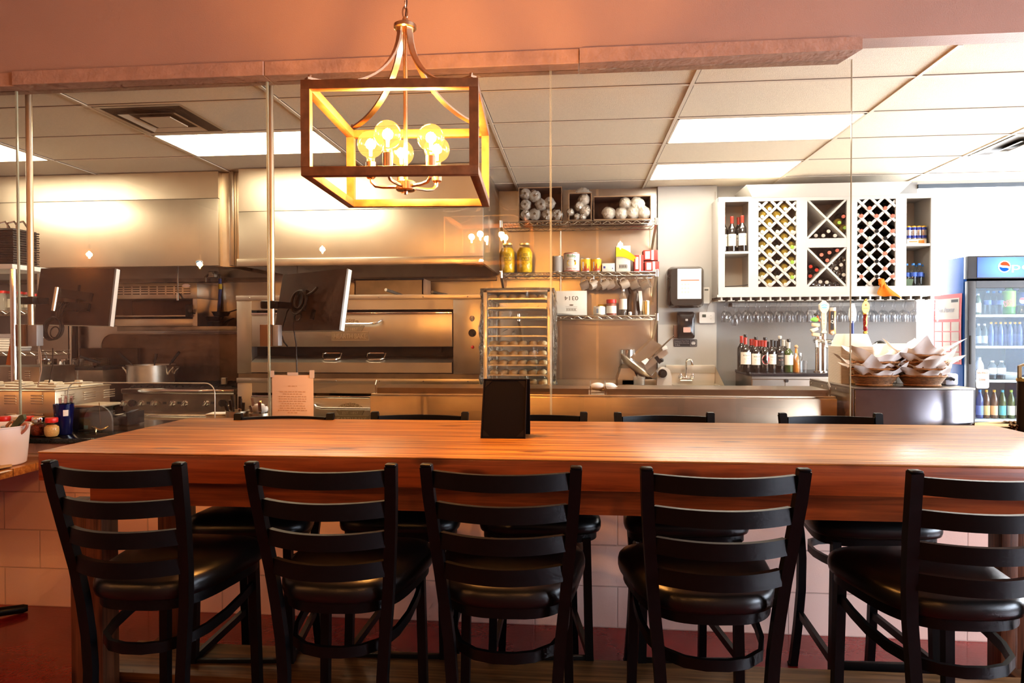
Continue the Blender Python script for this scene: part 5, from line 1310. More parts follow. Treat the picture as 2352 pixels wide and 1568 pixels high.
# ---- middle shelf
zb_ = zB+.002
pepper = mat('yellow_peppers', (.80, .48, .02), .55, noise=(28, .35))
for px, lab in ((1165, 'left one of two big jars of yellow peppers on the middle shelf'), (1205, 'right one of two big jars of yellow peppers on the middle shelf')):
    xa, xb, _, z1 = R2(px-18, 563, px+18, 622, YS+.1); r = (xb-xa)/2; cx = (xa+xb)/2; Yj = YS+.1; H = z1-zb_
    t = thing('pepper_jar', lab, 'jar', (cx, Yj, zb_), 'pepper jars on the middle shelf')
    obj('glass', B().lathe([(0, zb_), (r*.9, zb_), (r, zb_+.02), (r, zb_+H*.74), (r*.66, zb_+H*.92), (r*.62, zb_+H)], 28, (cx, Yj, 0)), clear('pepper_jar_glass', (1, .97, .85), 1.4) if 'pepper_jar_glass' not in bpy.data.materials else bpy.data.materials['pepper_jar_glass'], t)
    obj('peppers', B().lathe([(0, zb_+.003), (r*.88, zb_+.003), (r*.97, zb_+.02), (r*.97, zb_+H*.73), (r*.63, zb_+H*.90), (0, zb_+H*.91)], 24, (cx, Yj, 0)), pepper, t)
    obj('lid', B().cyl((cx, Yj, zb_+H), r*.66, .016, 24), mat('gold_lid', (.75, .55, .2), .3, .8) if 'gold_lid' not in bpy.data.materials else bpy.data.materials['gold_lid'], t)
    e = B()
    for u0, u1, v0, v1 in ((-.1, .42, .58, .66), (-.28, .62, .42, .53)):
        for (ua, ub, va, vb) in ((u0, u1, v0, v0+.012), (u0, u1, v1-.012, v1), (u0, u0+.03, v0, v1), (u1-.03, u1, v0, v1), ((u0+u1)/2-.1, (u0+u1)/2-.04, v0+.03, v1-.03)):
            e.grid(6, 1, lambda u, v: (cx+(r+.001)*sin(ua+(ub-ua)*u), Yj-(r+.001)*cos(ua+(ub-ua)*u), zb_+H*(va+(vb-va)*v)))
    obj('black_print', e, ink, t)
def can(x0, y0, x1, y1, z, mats, lab, name='food_can', Y=YS+.07, art=None, cat='can', group=None):
    xa, xb, _, z1 = R2(x0, y0, x1, y1, Y); r = (xb-xa)/2; cx = (xa+xb)/2
    t = thing(name, lab, cat, (cx, Y, z), group)
    obj('can_body', B().lathe([(0, z), (r*.97, z), (r, z+.004), (r, z1-.004), (r*.97, z1), (r*.93, z1), (r*.92, z1-.005), (0, z1-.005)], 28, (cx, Y, 0)), steel_b, t)
    b = B(); b.lathe([(r+.0008, z+.008), (r+.0008, z1-.008)], 28, (cx, Y, 0)); obj('paper_label', b, mats, t)
    return t, cx, Y, r, z, z1
def wrap(b, cx, Y, r, poly, z0, k=1.0): # bend a flat shape round a can front
    o = len(b.V); b._add([(cx+(r)*sin(x/r), Y-(r)*cos(x/r), z0+y) for x, y in poly], [tuple(range(len(poly)))])
def wrap_text(b, s, h, cx, Y, r, z, w=None):
    q = B(); q.text(s, h, Matrix.Identity(4), w=w, ex=0)
    b._add([(cx+r*sin(x/r), Y-r*cos(x/r), z+y) for x, y, _ in q.V], q.F)
can(1269, 588, 1293, 621, zb_, mat('grey_label', (.45, .42, .38), .6), 'dull grey labelled can behind the glass joint on the middle shelf')
t, cx, Y_, r, z0, z1 = can(1295, 581, 1331, 622, zb_, mat('ruby_label', (.82, .78, .70), .6), 'big white pineapple can with green script on the middle shelf')
H = z1-z0
b = B(); wrap(b, cx, Y_, r+.0016, [(.046*cos(q)+.0, .030*sin(q)) for q in [2*pi*i/22 for i in range(22)]], z0+H*.45); b.mat(1); wrap_text(b, 'Ruby', H*.22, cx, Y_, r+.002, z0+H*.80, w=.085)
b.mat(2); wrap(b, cx, Y_, r+.0018, [(.044*cos(q)-.002, .012*sin(q)) for q in [2*pi*i/22 for i in range(22)]], z0+H*.56); b.mat(3); wrap_text(b, 'PINEAPPLE TIDBITS', H*.085, cx, Y_, r+.002, z0+H*.15, w=.105)
obj('label_print', b, [mat('pineapple_yellow', (.85, .55, .03), .6), mat('script_green', (.02, .22, .05), .6), mat('pineapple_brown', (.22, .12, .03), .6), red_ink], t, 'printed pineapple picture and lettering')
obj('lid_band', B().lathe([(r+.0012, z0+.006), (r+.0012, z0+.012)], 28, (cx, Y_, 0)).lathe([(r+.0012, z1-.012), (r+.0012, z1-.007)], 28, (cx, Y_, 0)), red_ink, t)
ylab = mat('yellow_label', (.85, .50, .02), .5); rl = mat('deep_red_print', (.40, .03, .02), .5)
for x0_, lab in ((1334, 'left one of two small yellow and red cans on the middle shelf'), (1358, 'right one of two small yellow and red cans on the middle shelf')):
    t, cx, Y_, r, z0, z1 = can(x0_, 594, x0_+23, 622, zb_, ylab, lab, group='yellow cans on the middle shelf')
    b = B(); 
    for q in range(5): x = -.03+.015*q; wrap(b, cx, Y_, r+.0016, [(x-.008, 0), (x+.008, 0), (x+.006, .02+.022*(q % 3)), (x, .03+.022*(q % 3))], z0+.008)
    b.mat(1); wrap(b, cx, Y_, r+.0017, [(-.035, .01), (-.018, .01), (-.018, .085), (-.035, .085)], z0+.008)
    obj('label_print', b, [rl, label_w], t)
def carton(name, x0, y0, x1, y1, z, m_, lab, depth=.14, Y=YS+.03, group=None, rot=0):
    xa, xb, zz, z1 = R2(x0, y0, x1, y1, Y)
    t = thing(name, lab, 'box', ((xa+xb)/2, Y+depth/2, z), group)
    H = z1-zz
    obj('carton', B().box(xa, xb, Y, Y+depth, z, z+H, .002), m_, t)
    return t, xa, xb, z, z+H, Y
carton_w = mat('white_carton', (.80, .74, .64), .7); carton_r = mat('red_carton', (.50, .06, .05), .6)
t, xa, xb, z0, z1, Y_ = carton('carton_box', 1383, 602, 1412, 621, zb_, carton_w, 'low white carton right of the yellow cans')
b = B().prism(ellipse(.004, .007, 12), .001, front(V3((xb-.02, Y_-.0005, z0+.03)))); b.box(xa+.012, xa+.03, Y_-.001, Y_, z0+.03, z0+.05); obj('mark', b, mat('blue_print', (.05, .06, .30), .7), t)
t, xa, xb, z0, z1, Y_ = carton('carton_box', 1415, 563, 1448, 622, zb_, carton_w, 'tall white carton with a yellow packet leaning on it')
b = B(); 
for q in range(9): x = xa+.03+.0085*q; b.box(x, x+(.004 if q % 3 else .006), Y_-.001, Y_, z0+.035, z0+.058)
b.box(xa+.024, xb-.03, Y_-.0008, Y_, z0+.030, z0+.033); b.box(xa+.024, xb-.03, Y_-.0008, Y_, z0+.060, z0+.063); obj('barcode', b, ink, t)
c = P(1433, 580, YS)
yl = mat('yellow_packet', (.85, .62, .02), .4)
b = B().grid(10, 5, lambda u, v: P(1415+47*u, 568+24*u*u+(22-8*u)*v, YS+.018-.006*sin(3*u+2*v)))
solo('yellow_packet', b, yl, 'bright yellow plastic packet hung over the tall white carton', 'packet')
for (x0_, y0_, x1_, y1_, zz, lab) in ((1457, 584, 1478, 621, zb_, 'upright red and white carton at the left of the three'), (1481, 597, 1514, 619, zb_, 'lower lying red and white carton at the shelf end'), (1478, 573, 1511, 596, None, 'upper lying red and white carton at the shelf end')):
    Yc_ = YS+.02
    if zz is None: zz = P(1495, 597, Yc_).z
    t, xa, xb, z0, z1, Y_ = carton('carton_box', x0_, y0_, x1_, y1_, zz, carton_r, lab, group='red and white cartons on the middle shelf', Y=Yc_)
    w = xb-xa; h = z1-z0; b = B(); b.box(xa+w*.12, xa+w*.45, Y_-.0012, Y_, z0+h*.12, z1-h*.12); b.box(xa+w*.55, xa+w*.72, Y_-.0012, Y_, z0, z1); obj('white_print', b, carton_w, t)
# mugs on hooks under the middle shelf
mug0 = None
mug_m = mat('grey_mug', (.42, .34, .27), .35)
for i, px in enumerate((1347, 1364, 1380, 1393, 1405, 1417, 1436, 1461, 1486)):
    hk = P(px, 632, YS+.06); lab = 'grey mug hanging under the middle shelf, %s from the left' % nth(i)
    zt_ = zB-.036
    if mug0 is None:
        mug0 = thing('hanging_mug', lab, 'mug', (hk.x, YS+.06, zt_-.16), 'mugs hanging under the middle shelf')
        Mm = Matrix.Translation((hk.x-.012, YS+.06, zt_-.085)) @ Matrix.Rotation(radians(68), 4, 'Y') @ Matrix.Rotation(radians(10), 4, 'X')
        obj('mug_body', B().lathe([(0, -.042), (.034, -.042), (.037, -.036), (.040, .042), (.037, .042), (.034, -.034), (0, -.036)], 24, M=Mm), mug_m, mug0)
        obj('handle', B().tube([Mm @ V3((-.038, 0, .026)), Mm @ V3((-.058, 0, .022)), Mm @ V3((-.064, 0, 0)), Mm @ V3((-.058, 0, -.02)), Mm @ V3((-.037, 0, -.026))], .0055, 8), mug_m, mug0)
        obj('hook', B().tube([(hk.x, YS+.06, zt_), (hk.x, YS+.06, zt_-.02)]+[(hk.x+.008*sin(q)-.0, YS+.06, zt_-.028-.008*(1-cos(q))) for q in (.5, 1.5, 2.5)], .0018, 5), chrome, mug0)
        m0x = hk.x
    else: dup(mug0, (hk.x, YS+.06, zt_-.16), lab, rotz=0.5*sin(i*2.3)+(.5 if i == 1 else 0))

# ---- bottom shelf
zc_ = zC+.002
t, xa, xb, z0, z1, Y_ = carton('white_carton', 1277, 668, 1348, 724, zc_, carton_w, 'big white carton marked by hand, upside down, on the lowest shelf', depth=.26)
b = B(); cx = (xa+xb)/2; h = z1-z0
b.text('0314', h*.17, front(V3((cx, Y_-.001, z0+h*.70))) @ Matrix.Rotation(pi, 4, 'Z'), w=(xb-xa)*.44, ex=.0003)
obj('handwriting', b, mat('marker_ink', (.16, .13, .10), .8), t)
b = B()
for q in range(11): x = cx-.045+.0082*q; b.box(x, x+(.003 if q % 3 else .005), Y_-.001, Y_, z0+h*.20, z0+h*.27)
b.box(cx-.05, cx+.05, Y_-.001, Y_, z0+h*.175, z0+h*.185); b.box(cx-.05, cx+.05, Y_-.001, Y_, z0+h*.285, z0+h*.295); b.prism(ellipse(.02, .007, 16), .001, front(V3((cx, Y_-.0002, z0+h*.42)))); b.box(cx-.055, cx+.055, Y_-.0008, Y_, z0+h*.345, z0+h*.352)
obj('barcode', b, mat('brown_print', (.22, .16, .11), .8), t)
obj('open_flap', B().grid(6, 2, lambda u, v: (xa-.02+(xb-xa)*.62*u, YS-.03+.05*v, z0+.012-.012*u+.01*sin(3*u))), carton_w, t)
t, cx, Y_, r, z0, z1 = can(1363, 703, 1390, 724, zc_, label_w, 'small white labelled tin right of the white carton'); b = B(); wrap(b, cx, Y_, r+.0016, [(-.03, .02), (-.01, .02), (-.01, .06), (-.03, .06)], z0); obj('label_print', b, mat('blue_grey_print', (.3, .36, .45), .7), t)
c = P(1384, 700, YS+.18); r = .045
t = thing('food_tub', 'tub with yellow lid half hidden behind the small white tin', 'tub', (c.x, YS+.19, zc_))
obj('tub_body', B().cyl((c.x, YS+.19, zc_), r*.95, .085, 22), steel_b, t); obj('lid', B().cyl((c.x, YS+.19, zc_+.086), r, .018, 22), ylab, t)
xa, xb, _, z1 = R2(1393, 687, 1416, 722, YS+.08); r = (xb-xa)/2; cx = (xa+xb)/2; Yj = YS+.08
t = thing('spice_jar', 'jar with a red lid and white label on the lowest shelf', 'jar', (cx, Yj, zc_))
H = z1-zc_
obj('jar_body', B().lathe([(0, zc_), (r, zc_), (r, zc_+H*.68), (r*.9, zc_+H*.74), (0, zc_+H*.74)], 24, (cx, Yj, 0)), mat('jar_brown', (.30, .10, .06), .3), t)
obj('paper_label', B().lathe([(r+.001, zc_+H*.12), (r+.001, zc_+H*.58)], 24, (cx, Yj, 0)), label_w, t)
obj('lid', B().lathe([(r*.96, zc_+H*.75), (r, zc_+H*.76), (r, zc_+H*.98), (0, zc_+H)], 24, (cx, Yj, 0)), red_m, t)
xa, xb, _, z1 = R2(1422, 664, 1440, 722, YS+.07); r = (xb-xa)/2; cx = (xa+xb)/2; Yj = YS+.07; H = z1-zc_
t = thing('syrup_bottle', 'half full syrup bottle with white cap on the lowest shelf', 'bottle', (cx, Yj, zc_))
obj('bottle_body', B().lathe([(0, zc_), (r, zc_), (r, zc_+H*.66), (r*.45, zc_+H*.86), (r*.4, zc_+H*.92)], 24, (cx, Yj, 0)), clear('bottle_plastic', (.88, .84, .78), 1.45, dirt=.15, dcol=(.6, .5, .4)), t)
obj('syrup', B().cyl((cx, Yj, zc_+.002), r*.95, H*.20, 22), ink, t)
obj('paper_label', B().lathe([(r+.001, zc_+H*.22), (r+.001, zc_+H*.62)], 24, (cx, Yj, 0)), label_w, t)
obj('cap', B().cyl((cx, Yj, zc_+H*.92), r*.45, H*.08, 16), white_pl, t)
rr = random.Random(4); b = B(); k = 18
pts = [(1455, 722, .058), (1455, 705, .062), (1454, 690, .058), (1457, 675, .046), (1452, 664, .038), (1444, 657, .020)]
b.loft([[(P(px, py, YS+.12).x+rw*cos(2*pi*q/k)*(1+rr.uniform(-.12, .12)), YS+.12+rw*.7*sin(2*pi*q/k), (zc_ if i == 0 else P(px, py, YS+.12).z)+rr.uniform(0, .012)) for q in range(k)] for i, (px, py, rw) in enumerate(pts)])
solo('foil_bag', b, mat('dark_foil_bag', (.10, .07, .05), .3, .5), 'dark shiny coffee bag with folded top on the lowest shelf', 'bag', smooth=25)
b = B().grid(5, 5, lambda u, v: P(1466+8*u+4*v, 668+46*v, YS+.055-.01*sin(3*v+u))); solo('paper_bag', b, paper_m, 'white paper strip hanging beside the dark coffee bag', 'paper')
can(1475, 690, 1493, 722, zc_, mat('gold_steel', (.55, .42, .22), .3, .9), 'shiny gold can at the right end of the lowest shelf')
c = P(1447, 716, YS+.03); solo('bottle_cap', B().lathe([(0, zc_), (.016, zc_), (.018, zc_+.02), (.012, zc_+.03), (0, zc_+.031)], 16, (c.x, YS+.03, 0)), white_pl, 'little white cap standing in front of the coffee bag', 'cap')

# ================================================================ meat slicer
YM = 5.95
Z0 = wz+.001
A = lambda x, y, Y=YM: P(x, y, Y)
t = thing('meat_slicer', 'aluminium meat slicer with tilted carriage on the work bench', 'meat slicer', (A(1490, 880).x, YM+.1, Z0))
cast = mat('cast_aluminium', (.46, .42, .36), .34, .9); 
xl, xr2 = A(1504, 860).x, A(1538, 860).x; zt_ = A(1520, 842).z
hw = (xr2-xl)/2; cx = (xl+xr2)/2
poly = [(-hw, 0), (hw, 0), (hw*.98, (zt_-Z0)*.55)] + [(hw*.85*cos(q), (zt_-Z0)*.72+(zt_-Z0)*.28*sin(q)) for q in [radians(a) for a in range(0, 181, 20)]] + [(-hw*.9, (zt_-Z0)*.55)]
obj('control_housing', B().prism(poly, .16, front(V3((cx, YM+.02, Z0)))), mat('white_enamel', (.74, .70, .64), .3), t)
kc = A(1521, 857, YM-.14)
obj('thickness_knob', B().ycyl((kc.x, kc.z), .036, YM-.175, YM-.14, 20).ycyl((kc.x, kc.z), .02, YM-.19, YM-.175, 16), black_pl, t, 'black round thickness knob')
nb = A(1522, 887.2, YM-.142); b = B().prism(rrect(.088, .021, .004), .003, front(nb)); b.mat(1).text('HOBART', .011, front(nb+V3((0, -.0045, 0))), w=.066); obj('badge', b, [chrome, red_ink], t, 'silver badge with red letters')
xl2 = A(1420, 880).x
obj('base', B().box(xl2+.02, xr2-.002, YM-.06, YM+.30, Z0, Z0+.06, .012), cast, t)
# motor hump at the left
obj('motor_housing', B().lathe([(0, 0), (.075, 0), (.085, .02), (.085, .12), (.06, .155), (0, .16)], 24, M=Matrix.Translation((A(1443, 868).x, YM+.05, Z0+.03)) @ Matrix.Diagonal((1, 1, 1, 1))), cast, t)
obj('motor_base', B().loft([[(A(x, 880).x, y, z) for x, y in ((1418, YM-.06), (1463, YM-.06), (1463, YM+.25), (1418, YM+.25))] if k == 0 else [(A(x, 880).x, y, z) for x, y in ((1426, YM-.04), (1452, YM-.04), (1452, YM+.22), (1426, YM+.22))] for k, z in ((0, Z0+.002), (0, Z0+.06), (1, Z0+.15))]), mat('greyish_enamel', (.36, .31, .26), .3, .7), t)
# round blade guard seen edge-on, tilted
p0, p1 = A(1426, 812), A(1499, 869); d = (p1-p0).normalized(); c = (p0+p1)/2; n = V3((d.z, 0, -d.x)); n = -n if n.x > 0 else n
Rg = (p1-p0).length/2
Mg = Matrix(((d.x, 0, n.x, c.x), (0, 1, 0, YM+.02), (d.z, 0, n.z, c.z), (0, 0, 0, 1)))
obj('blade_guard', B().lathe([(0, .05), (Rg*.5, .05), (Rg*.85, .03), (Rg, .0), (Rg*.97, -.008), (0, -.008)], 40, M=Mg, sy=.75), steel_b, t)
obj('blade', B().lathe([(0, -.012), (Rg*.92, -.010), (Rg*.93, -.013), (0, -.014)], 40, M=Mg, sy=.75), chrome, t)
# tilted carriage tray and pusher
q = [A(1452, 823), A(1498, 780), A(1534, 800), A(1488, 846)]
b = B(); dn = V3((0, .26, 0)); b._add(q+[p+dn for p in q], [(0,1,2,3), (7,6,5,4), (0,4,5,1), (1,5,6,2), (2,6,7,3), (3,7,4,0)])
obj('food_carriage', b, cast, t)
q = [A(1478, 838, YM-.02), A(1529, 800, YM-.02), A(1536, 811, YM-.02), A(1486, 850, YM-.02)]; dn = V3((0, .03, 0))
b = B(); b._add(q+[p+dn for p in q], [(0,1,2,3), (7,6,5,4), (0,4,5,1), (1,5,6,2), (2,6,7,3), (3,7,4,0)]); obj('carriage_arm', b, mat('pinkish_aluminium', (.52, .46, .40), .35, .6), t)
obj('push_rod', B().tube([A(1482, 833, YM-.05), A(1548, 770, YM-.05)], .007, 8), chrome, t)
obj('pusher', B().loft([[A(x, y, YM-.05+dy) for x, y, dy in ((1473, 830, -.03), (1482, 838, -.03), (1482, 838, .03), (1473, 830, .03))], [A(x, y, YM-.05+dy) for x, y, dy in ((1486, 822, -.012), (1491, 826, -.012), (1491, 826, .012), (1486, 822, .012))]]), white_pl, t)
obj('clamp_block', B().tube([A(1521, 801, YM-.04), A(1532, 797, YM-.04)], .016, 8), white_pl, t)
obj('grip', B().bar([A(1506, 819, YM-.07), A(1517, 833, YM-.07)], .03, .03, up=(0, 1, 0)).ball(A(1520, 827, YM-.07), .018, 12, 8), black_pl, t)
obj('slide_foot', B().bar([A(1497, 868, YM-.02), A(1508, 855, YM-.02)], .03, .05, up=(0, 1, 0)), cast, t)
xk = P(1438, 800, 6.5); solo('steel_canister', B().lathe([(0, Z0), (.075, Z0), (.075, P(1440, 802, 6.5).z-.004), (.07, P(1440, 802, 6.5).z), (0, P(1440, 802, 6.5).z)], 26, (P(1440, 850, 6.5).x, 6.5, 0)), chrome, 'tall chrome canister behind the meat slicer', 'canister')
cc = P(1468, 872, 5.82); 
solo('plastic_container', B().lathe([(0, Z0), (.045, Z0), (.052, Z0+.085), (.05, Z0+.085), (.043, Z0+.003), (0, Z0+.003)], 22, (cc.x, 5.82, 0)), clear('deli_plastic', (.93, .90, .85), 1.45, dirt=.12), 'small clear plastic container in front of the slicer', 'container')

# ================================================================ fittings on the pale column
YC = YB-.072
def pill(w, h, r, d, c, m_, nm, parent, lab=None): return obj(nm, B().prism(rrect(w, h, r), d, front(c)), m_, parent, lab)
xa, xb, za, zb = rect(1535, 611, 1619, 706, YC-.22); cx, cz = (xa+xb)/2, (za+zb)/2; w, h = xb-xa, zb-za
t = thing('towel_dispenser', 'big black paper towel dispenser on the pale column', 'towel dispenser', (cx, YC-.1, za))
Mx = lambda w_, h_, y: [(cx+x, y, cz+z) for x, z in rrect(w_, h_, .05)]
smoke = mat('smoked_plastic', (.035, .032, .028), .18, coat=.5)
obj('housing', B().loft([Mx(w*.97, h*.97, YC-.001), Mx(w, h, YC-.05), Mx(w, h, YC-.17), Mx(w*.86, h*.9, YC-.22)]), smoke, t)
obj('lower_slot', B().box(cx-w*.27, cx+w*.27, YC-.2225, YC-.215, za+h*.075, za+h*.10), dark_hole, t)
a0, a1, b0, b1 = rect(1556, 617, 1611, 686, YC-.222)
b = B().box(a0, a1, YC-.2235, YC-.2212, b0, b1); b.mat(1).box(a0+.03, a1-.02, YC-.2242, YC-.2236, b1-(b1-b0)*.40, b1-(b1-b0)*.365)
b.mat(2)
for r_ in range(3):
    for q in range(3): b.box(a0+.035+.028*q, a0+.052+.028*q, YC-.2242, YC-.2236, b1-(b1-b0)*(.50+.13*r_)-.014, b1-(b1-b0)*(.50+.13*r_)+.004)
for q in range(5): b.box(a0+.025, a1-.03-.01*(q % 2), YC-.2242, YC-.2236, b1-(b1-b0)*(.12+.045*q)-.0012, b1-(b1-b0)*(.12+.045*q))
obj('notice_sheet', b, [mat('white_sheet', (.85, .82, .76), .6), mat('orange_red_rule', (.62, .12, .06), .6), mat('pale_print', (.66, .50, .45), .7)], t, 'white printed sheet with a red rule')
xa, xb, za, zb = rect(1557, 715, 1597, 778, YC-.10); cx, cz = (xa+xb)/2, (za+zb)/2; w, h = xb-xa, zb-za
t = thing('soap_dispenser', 'black soap dispenser with a small pink window on the column', 'soap dispenser', (cx, YC-.05, za))
Mx = lambda w_, h_, y, oz=0: [(cx+x, y, cz+z+oz) for x, z in rrect(w_, h_, .02)]
obj('housing', B().loft([Mx(w*.95, h*.98, YC-.008), Mx(w, h, YC-.03), Mx(w*.98, h*.97, YC-.08), Mx(w*.7, h*.6, YC-.10, -.01)]), mat('glossy_black', (.016, .014, .014), .2), t)
obj('soap_window', B().prism(rrect(w*.42, h*.19, .006), .004, front(V3((cx+.004, YC-.099, cz-h*.17)))), mat('pink_window', (.66, .40, .33), .4), t)
obj('sensor', B().box(cx-.012, cx+.012, YC-.102, YC-.09, cz+h*.15, cz+h*.23, .003), mat('sensor_grey', (.5, .48, .46), .4), t)
obj('backplate', B().box(xa-.03, xa+.01, YC-.05, YC-.008, za+.01, cz, .004), mat('brown_backplate', (.24, .13, .09), .5), t)
xa, xb, za, zb = rect(1547, 779, 1601, 796, YC-.010); cx, cz = (xa+xb)/2, (za+zb)/2; w, h = xb-xa, zb-za
t = thing('wash_hands_sign', 'small black hand washing sign under the soap dispenser', 'sign', (cx, YC-.009, za))
obj('plate', B().prism(rrect(w, h, .008), .003, front(V3((cx, YC-.0075, cz)))), mat('sign_black', (.03, .03, .035), .5), t)
b = B()
for i, s in enumerate(('Employees Must Wash', 'Hands Before Returning', 'To Work')): b.text(s, h*.15, front(V3((cx-w*(.155 if i < 2 else .34), YC-.0125, cz+h*(.25-.26*i)))), w=w*(.62 if i < 2 else .22), ex=.0004)
e = V3((cx+w*.34, YC-.0125, cz))
b.bar([(e.x-w*.12, e.y, e.z-h*.38), (e.x+w*.12, e.y, e.z-h*.38), (e.x+w*.12, e.y, e.z+h*.38), (e.x-w*.12, e.y, e.z+h*.38)], .002, .001, up=(0, 1, 0), closed=True)
for s in (-1, 1):
    b.prism([(x*1.0, z) for x, z in ellipse(w*.045, h*.16, 14)], .001, front(V3((e.x+s*w*.04, e.y+.0004, e.z-h*.08))) @ Matrix.Rotation(-s*.6, 4, 'Z'))
    for q in range(4): b.bar([(e.x+s*w*(.015+.018*q), e.y-.0006, e.z), (e.x-s*w*.02+s*w*.03*q, e.y-.0006, e.z+h*.24-.01*h*q)], .0035, .001, up=(0, 1, 0))
obj('lettering', b, mat('sign_white', (.75, .73, .70), .6), t)
c = P(1623, 678, YC-.03)
t = thing('wall_sensor', 'narrow white wall control beside the towel dispenser', 'wall control', (c.x, YC-.01, c.z))
pill(.055, .155, .008, .028, V3((c.x, YC-.001, c.z)), white_pl, 'case', t); obj('display', B().box(c.x-.02, c.x+.016, YC-.031, YC-.028, c.z+.045, c.z+.06), mat('lcd_grey', (.12, .14, .12), .4), t)
c = P(1624, 729, YC-.03)
t = thing('thermostat', 'white thermostat with grey display near the column corner', 'thermostat', (c.x, YC-.01, c.z))
pill(.145, .105, .012, .028, V3((c.x, YC-.001, c.z)), white_pl, 'case', t); obj('display', B().box(c.x-.045, c.x-.01, YC-.0305, YC-.028, c.z+.002, c.z+.03), mat('lcd_dark', (.08, .10, .08), .4), t)
b = B().prism(rrect(.014, .01, .003), .003, front(V3((c.x+.035, YC-.029, c.z+.018)))); obj('button', b, mat('pale_button', (.66, .64, .6), .5), t); obj('button', B().prism(rrect(.014, .01, .003), .003, front(V3((c.x+.035, YC-.029, c.z-.012)))), bpy.data.materials['pale_button'], t)
solo('sensor_wire', B().tube([P(1623, 716, YC-.012), P(1626, 703, YC-.012), P(1635, 688, YC-.012), P(1641, 674, YC-.012), P(1642, 640, YC-.012), P(1643.5, 560, YC-.012), P(1643, 440, YC-.012)], .003, 6), mat('grey_wire', (.30, .27, .24), .6), 'thin grey wire running up the column from the thermostat', 'wire')
# hand sink
xa, xb, za, zb = rect(1528, 838, 1644, 905, YC-.02); sz = P(1590, 888, YC-.35).z
t = thing('hand_sink', 'white lit hand sink below the soap dispenser', 'sink', ((xa+xb)/2, YC-.2, sz-.2))
sink_m = mat('sink_steel', (.74, .68, .58), .35, .6)
obj('backsplash', B().box(xa, xb-.012, YC-.05, YC-.009, sz-.2, zb, .006).box(xa, xb-.012, YC-.058, YC-.045, zb-.075, zb, .004), sink_m, t)
obj('side_splash', B().loft([[(xb-.012, YC-.05, sz-.05), (xb-.012, YC-.05, zb-.01), (xb-.012, YC-.009, zb), (xb-.012, YC-.009, sz-.05)], [(xb-.001, YC-.40, sz-.05), (xb-.001, YC-.40, sz+.02), (xb-.001, YC-.009, zb-.03), (xb-.001, YC-.009, sz-.05)]]), sink_m, t)
ba, bb_ = xa+.02, xb-.02
b = B(); b._add([(ba, YC-.42, sz), (bb_, YC-.42, sz), (bb_, YC-.06, sz), (ba, YC-.06, sz), (ba+.05, YC-.38, sz-.15), (bb_-.05, YC-.38, sz-.15), (bb_-.05, YC-.12, sz-.15), (ba+.05, YC-.12, sz-.15)], [(0,1,5,4), (1,2,6,5), (2,3,7,6), (3,0,4,7), (4,5,6,7)])
b.bar([(ba, YC-.42, sz), (bb_, YC-.42, sz), (bb_, YC-.06, sz), (ba, YC-.06, sz)], .02, .02, up=(0, 0, 1), closed=True); obj('basin', b, sink_m, t)
f = P(1576, 868, YC-.10)
fa = obj('faucet', B().tube([(f.x-.055, YC-.085, f.z-.01), (f.x+.055, YC-.085, f.z-.01)], .022, 12).box(f.x-.05, f.x+.05, YC-.11, YC-.05, f.z-.02, f.z+.005, .008), chrome, t)
top = P(1577, 824, YC-.10).z
obj('spout', B().tube([(f.x, YC-.09, f.z), (f.x+.002, YC-.09, top-.03)]+[(f.x+.027-.025*cos(q), YC-.09-.02*sin(q/2), top-.03+.028*sin(q)) for q in [radians(a) for a in range(15, 181, 15)]]+[(f.x+.056, YC-.115, top-.06)], .0105, 10), chrome, fa)
for s in (-1, 1): obj('tap_handle', B().ball((f.x+s*.055, YC-.11, f.z+.012), .022, 12, 8).box(f.x+s*.055-.006, f.x+s*.055+.006, YC-.13, YC-.10, f.z+.01, f.z+.05, .003), chrome, fa)

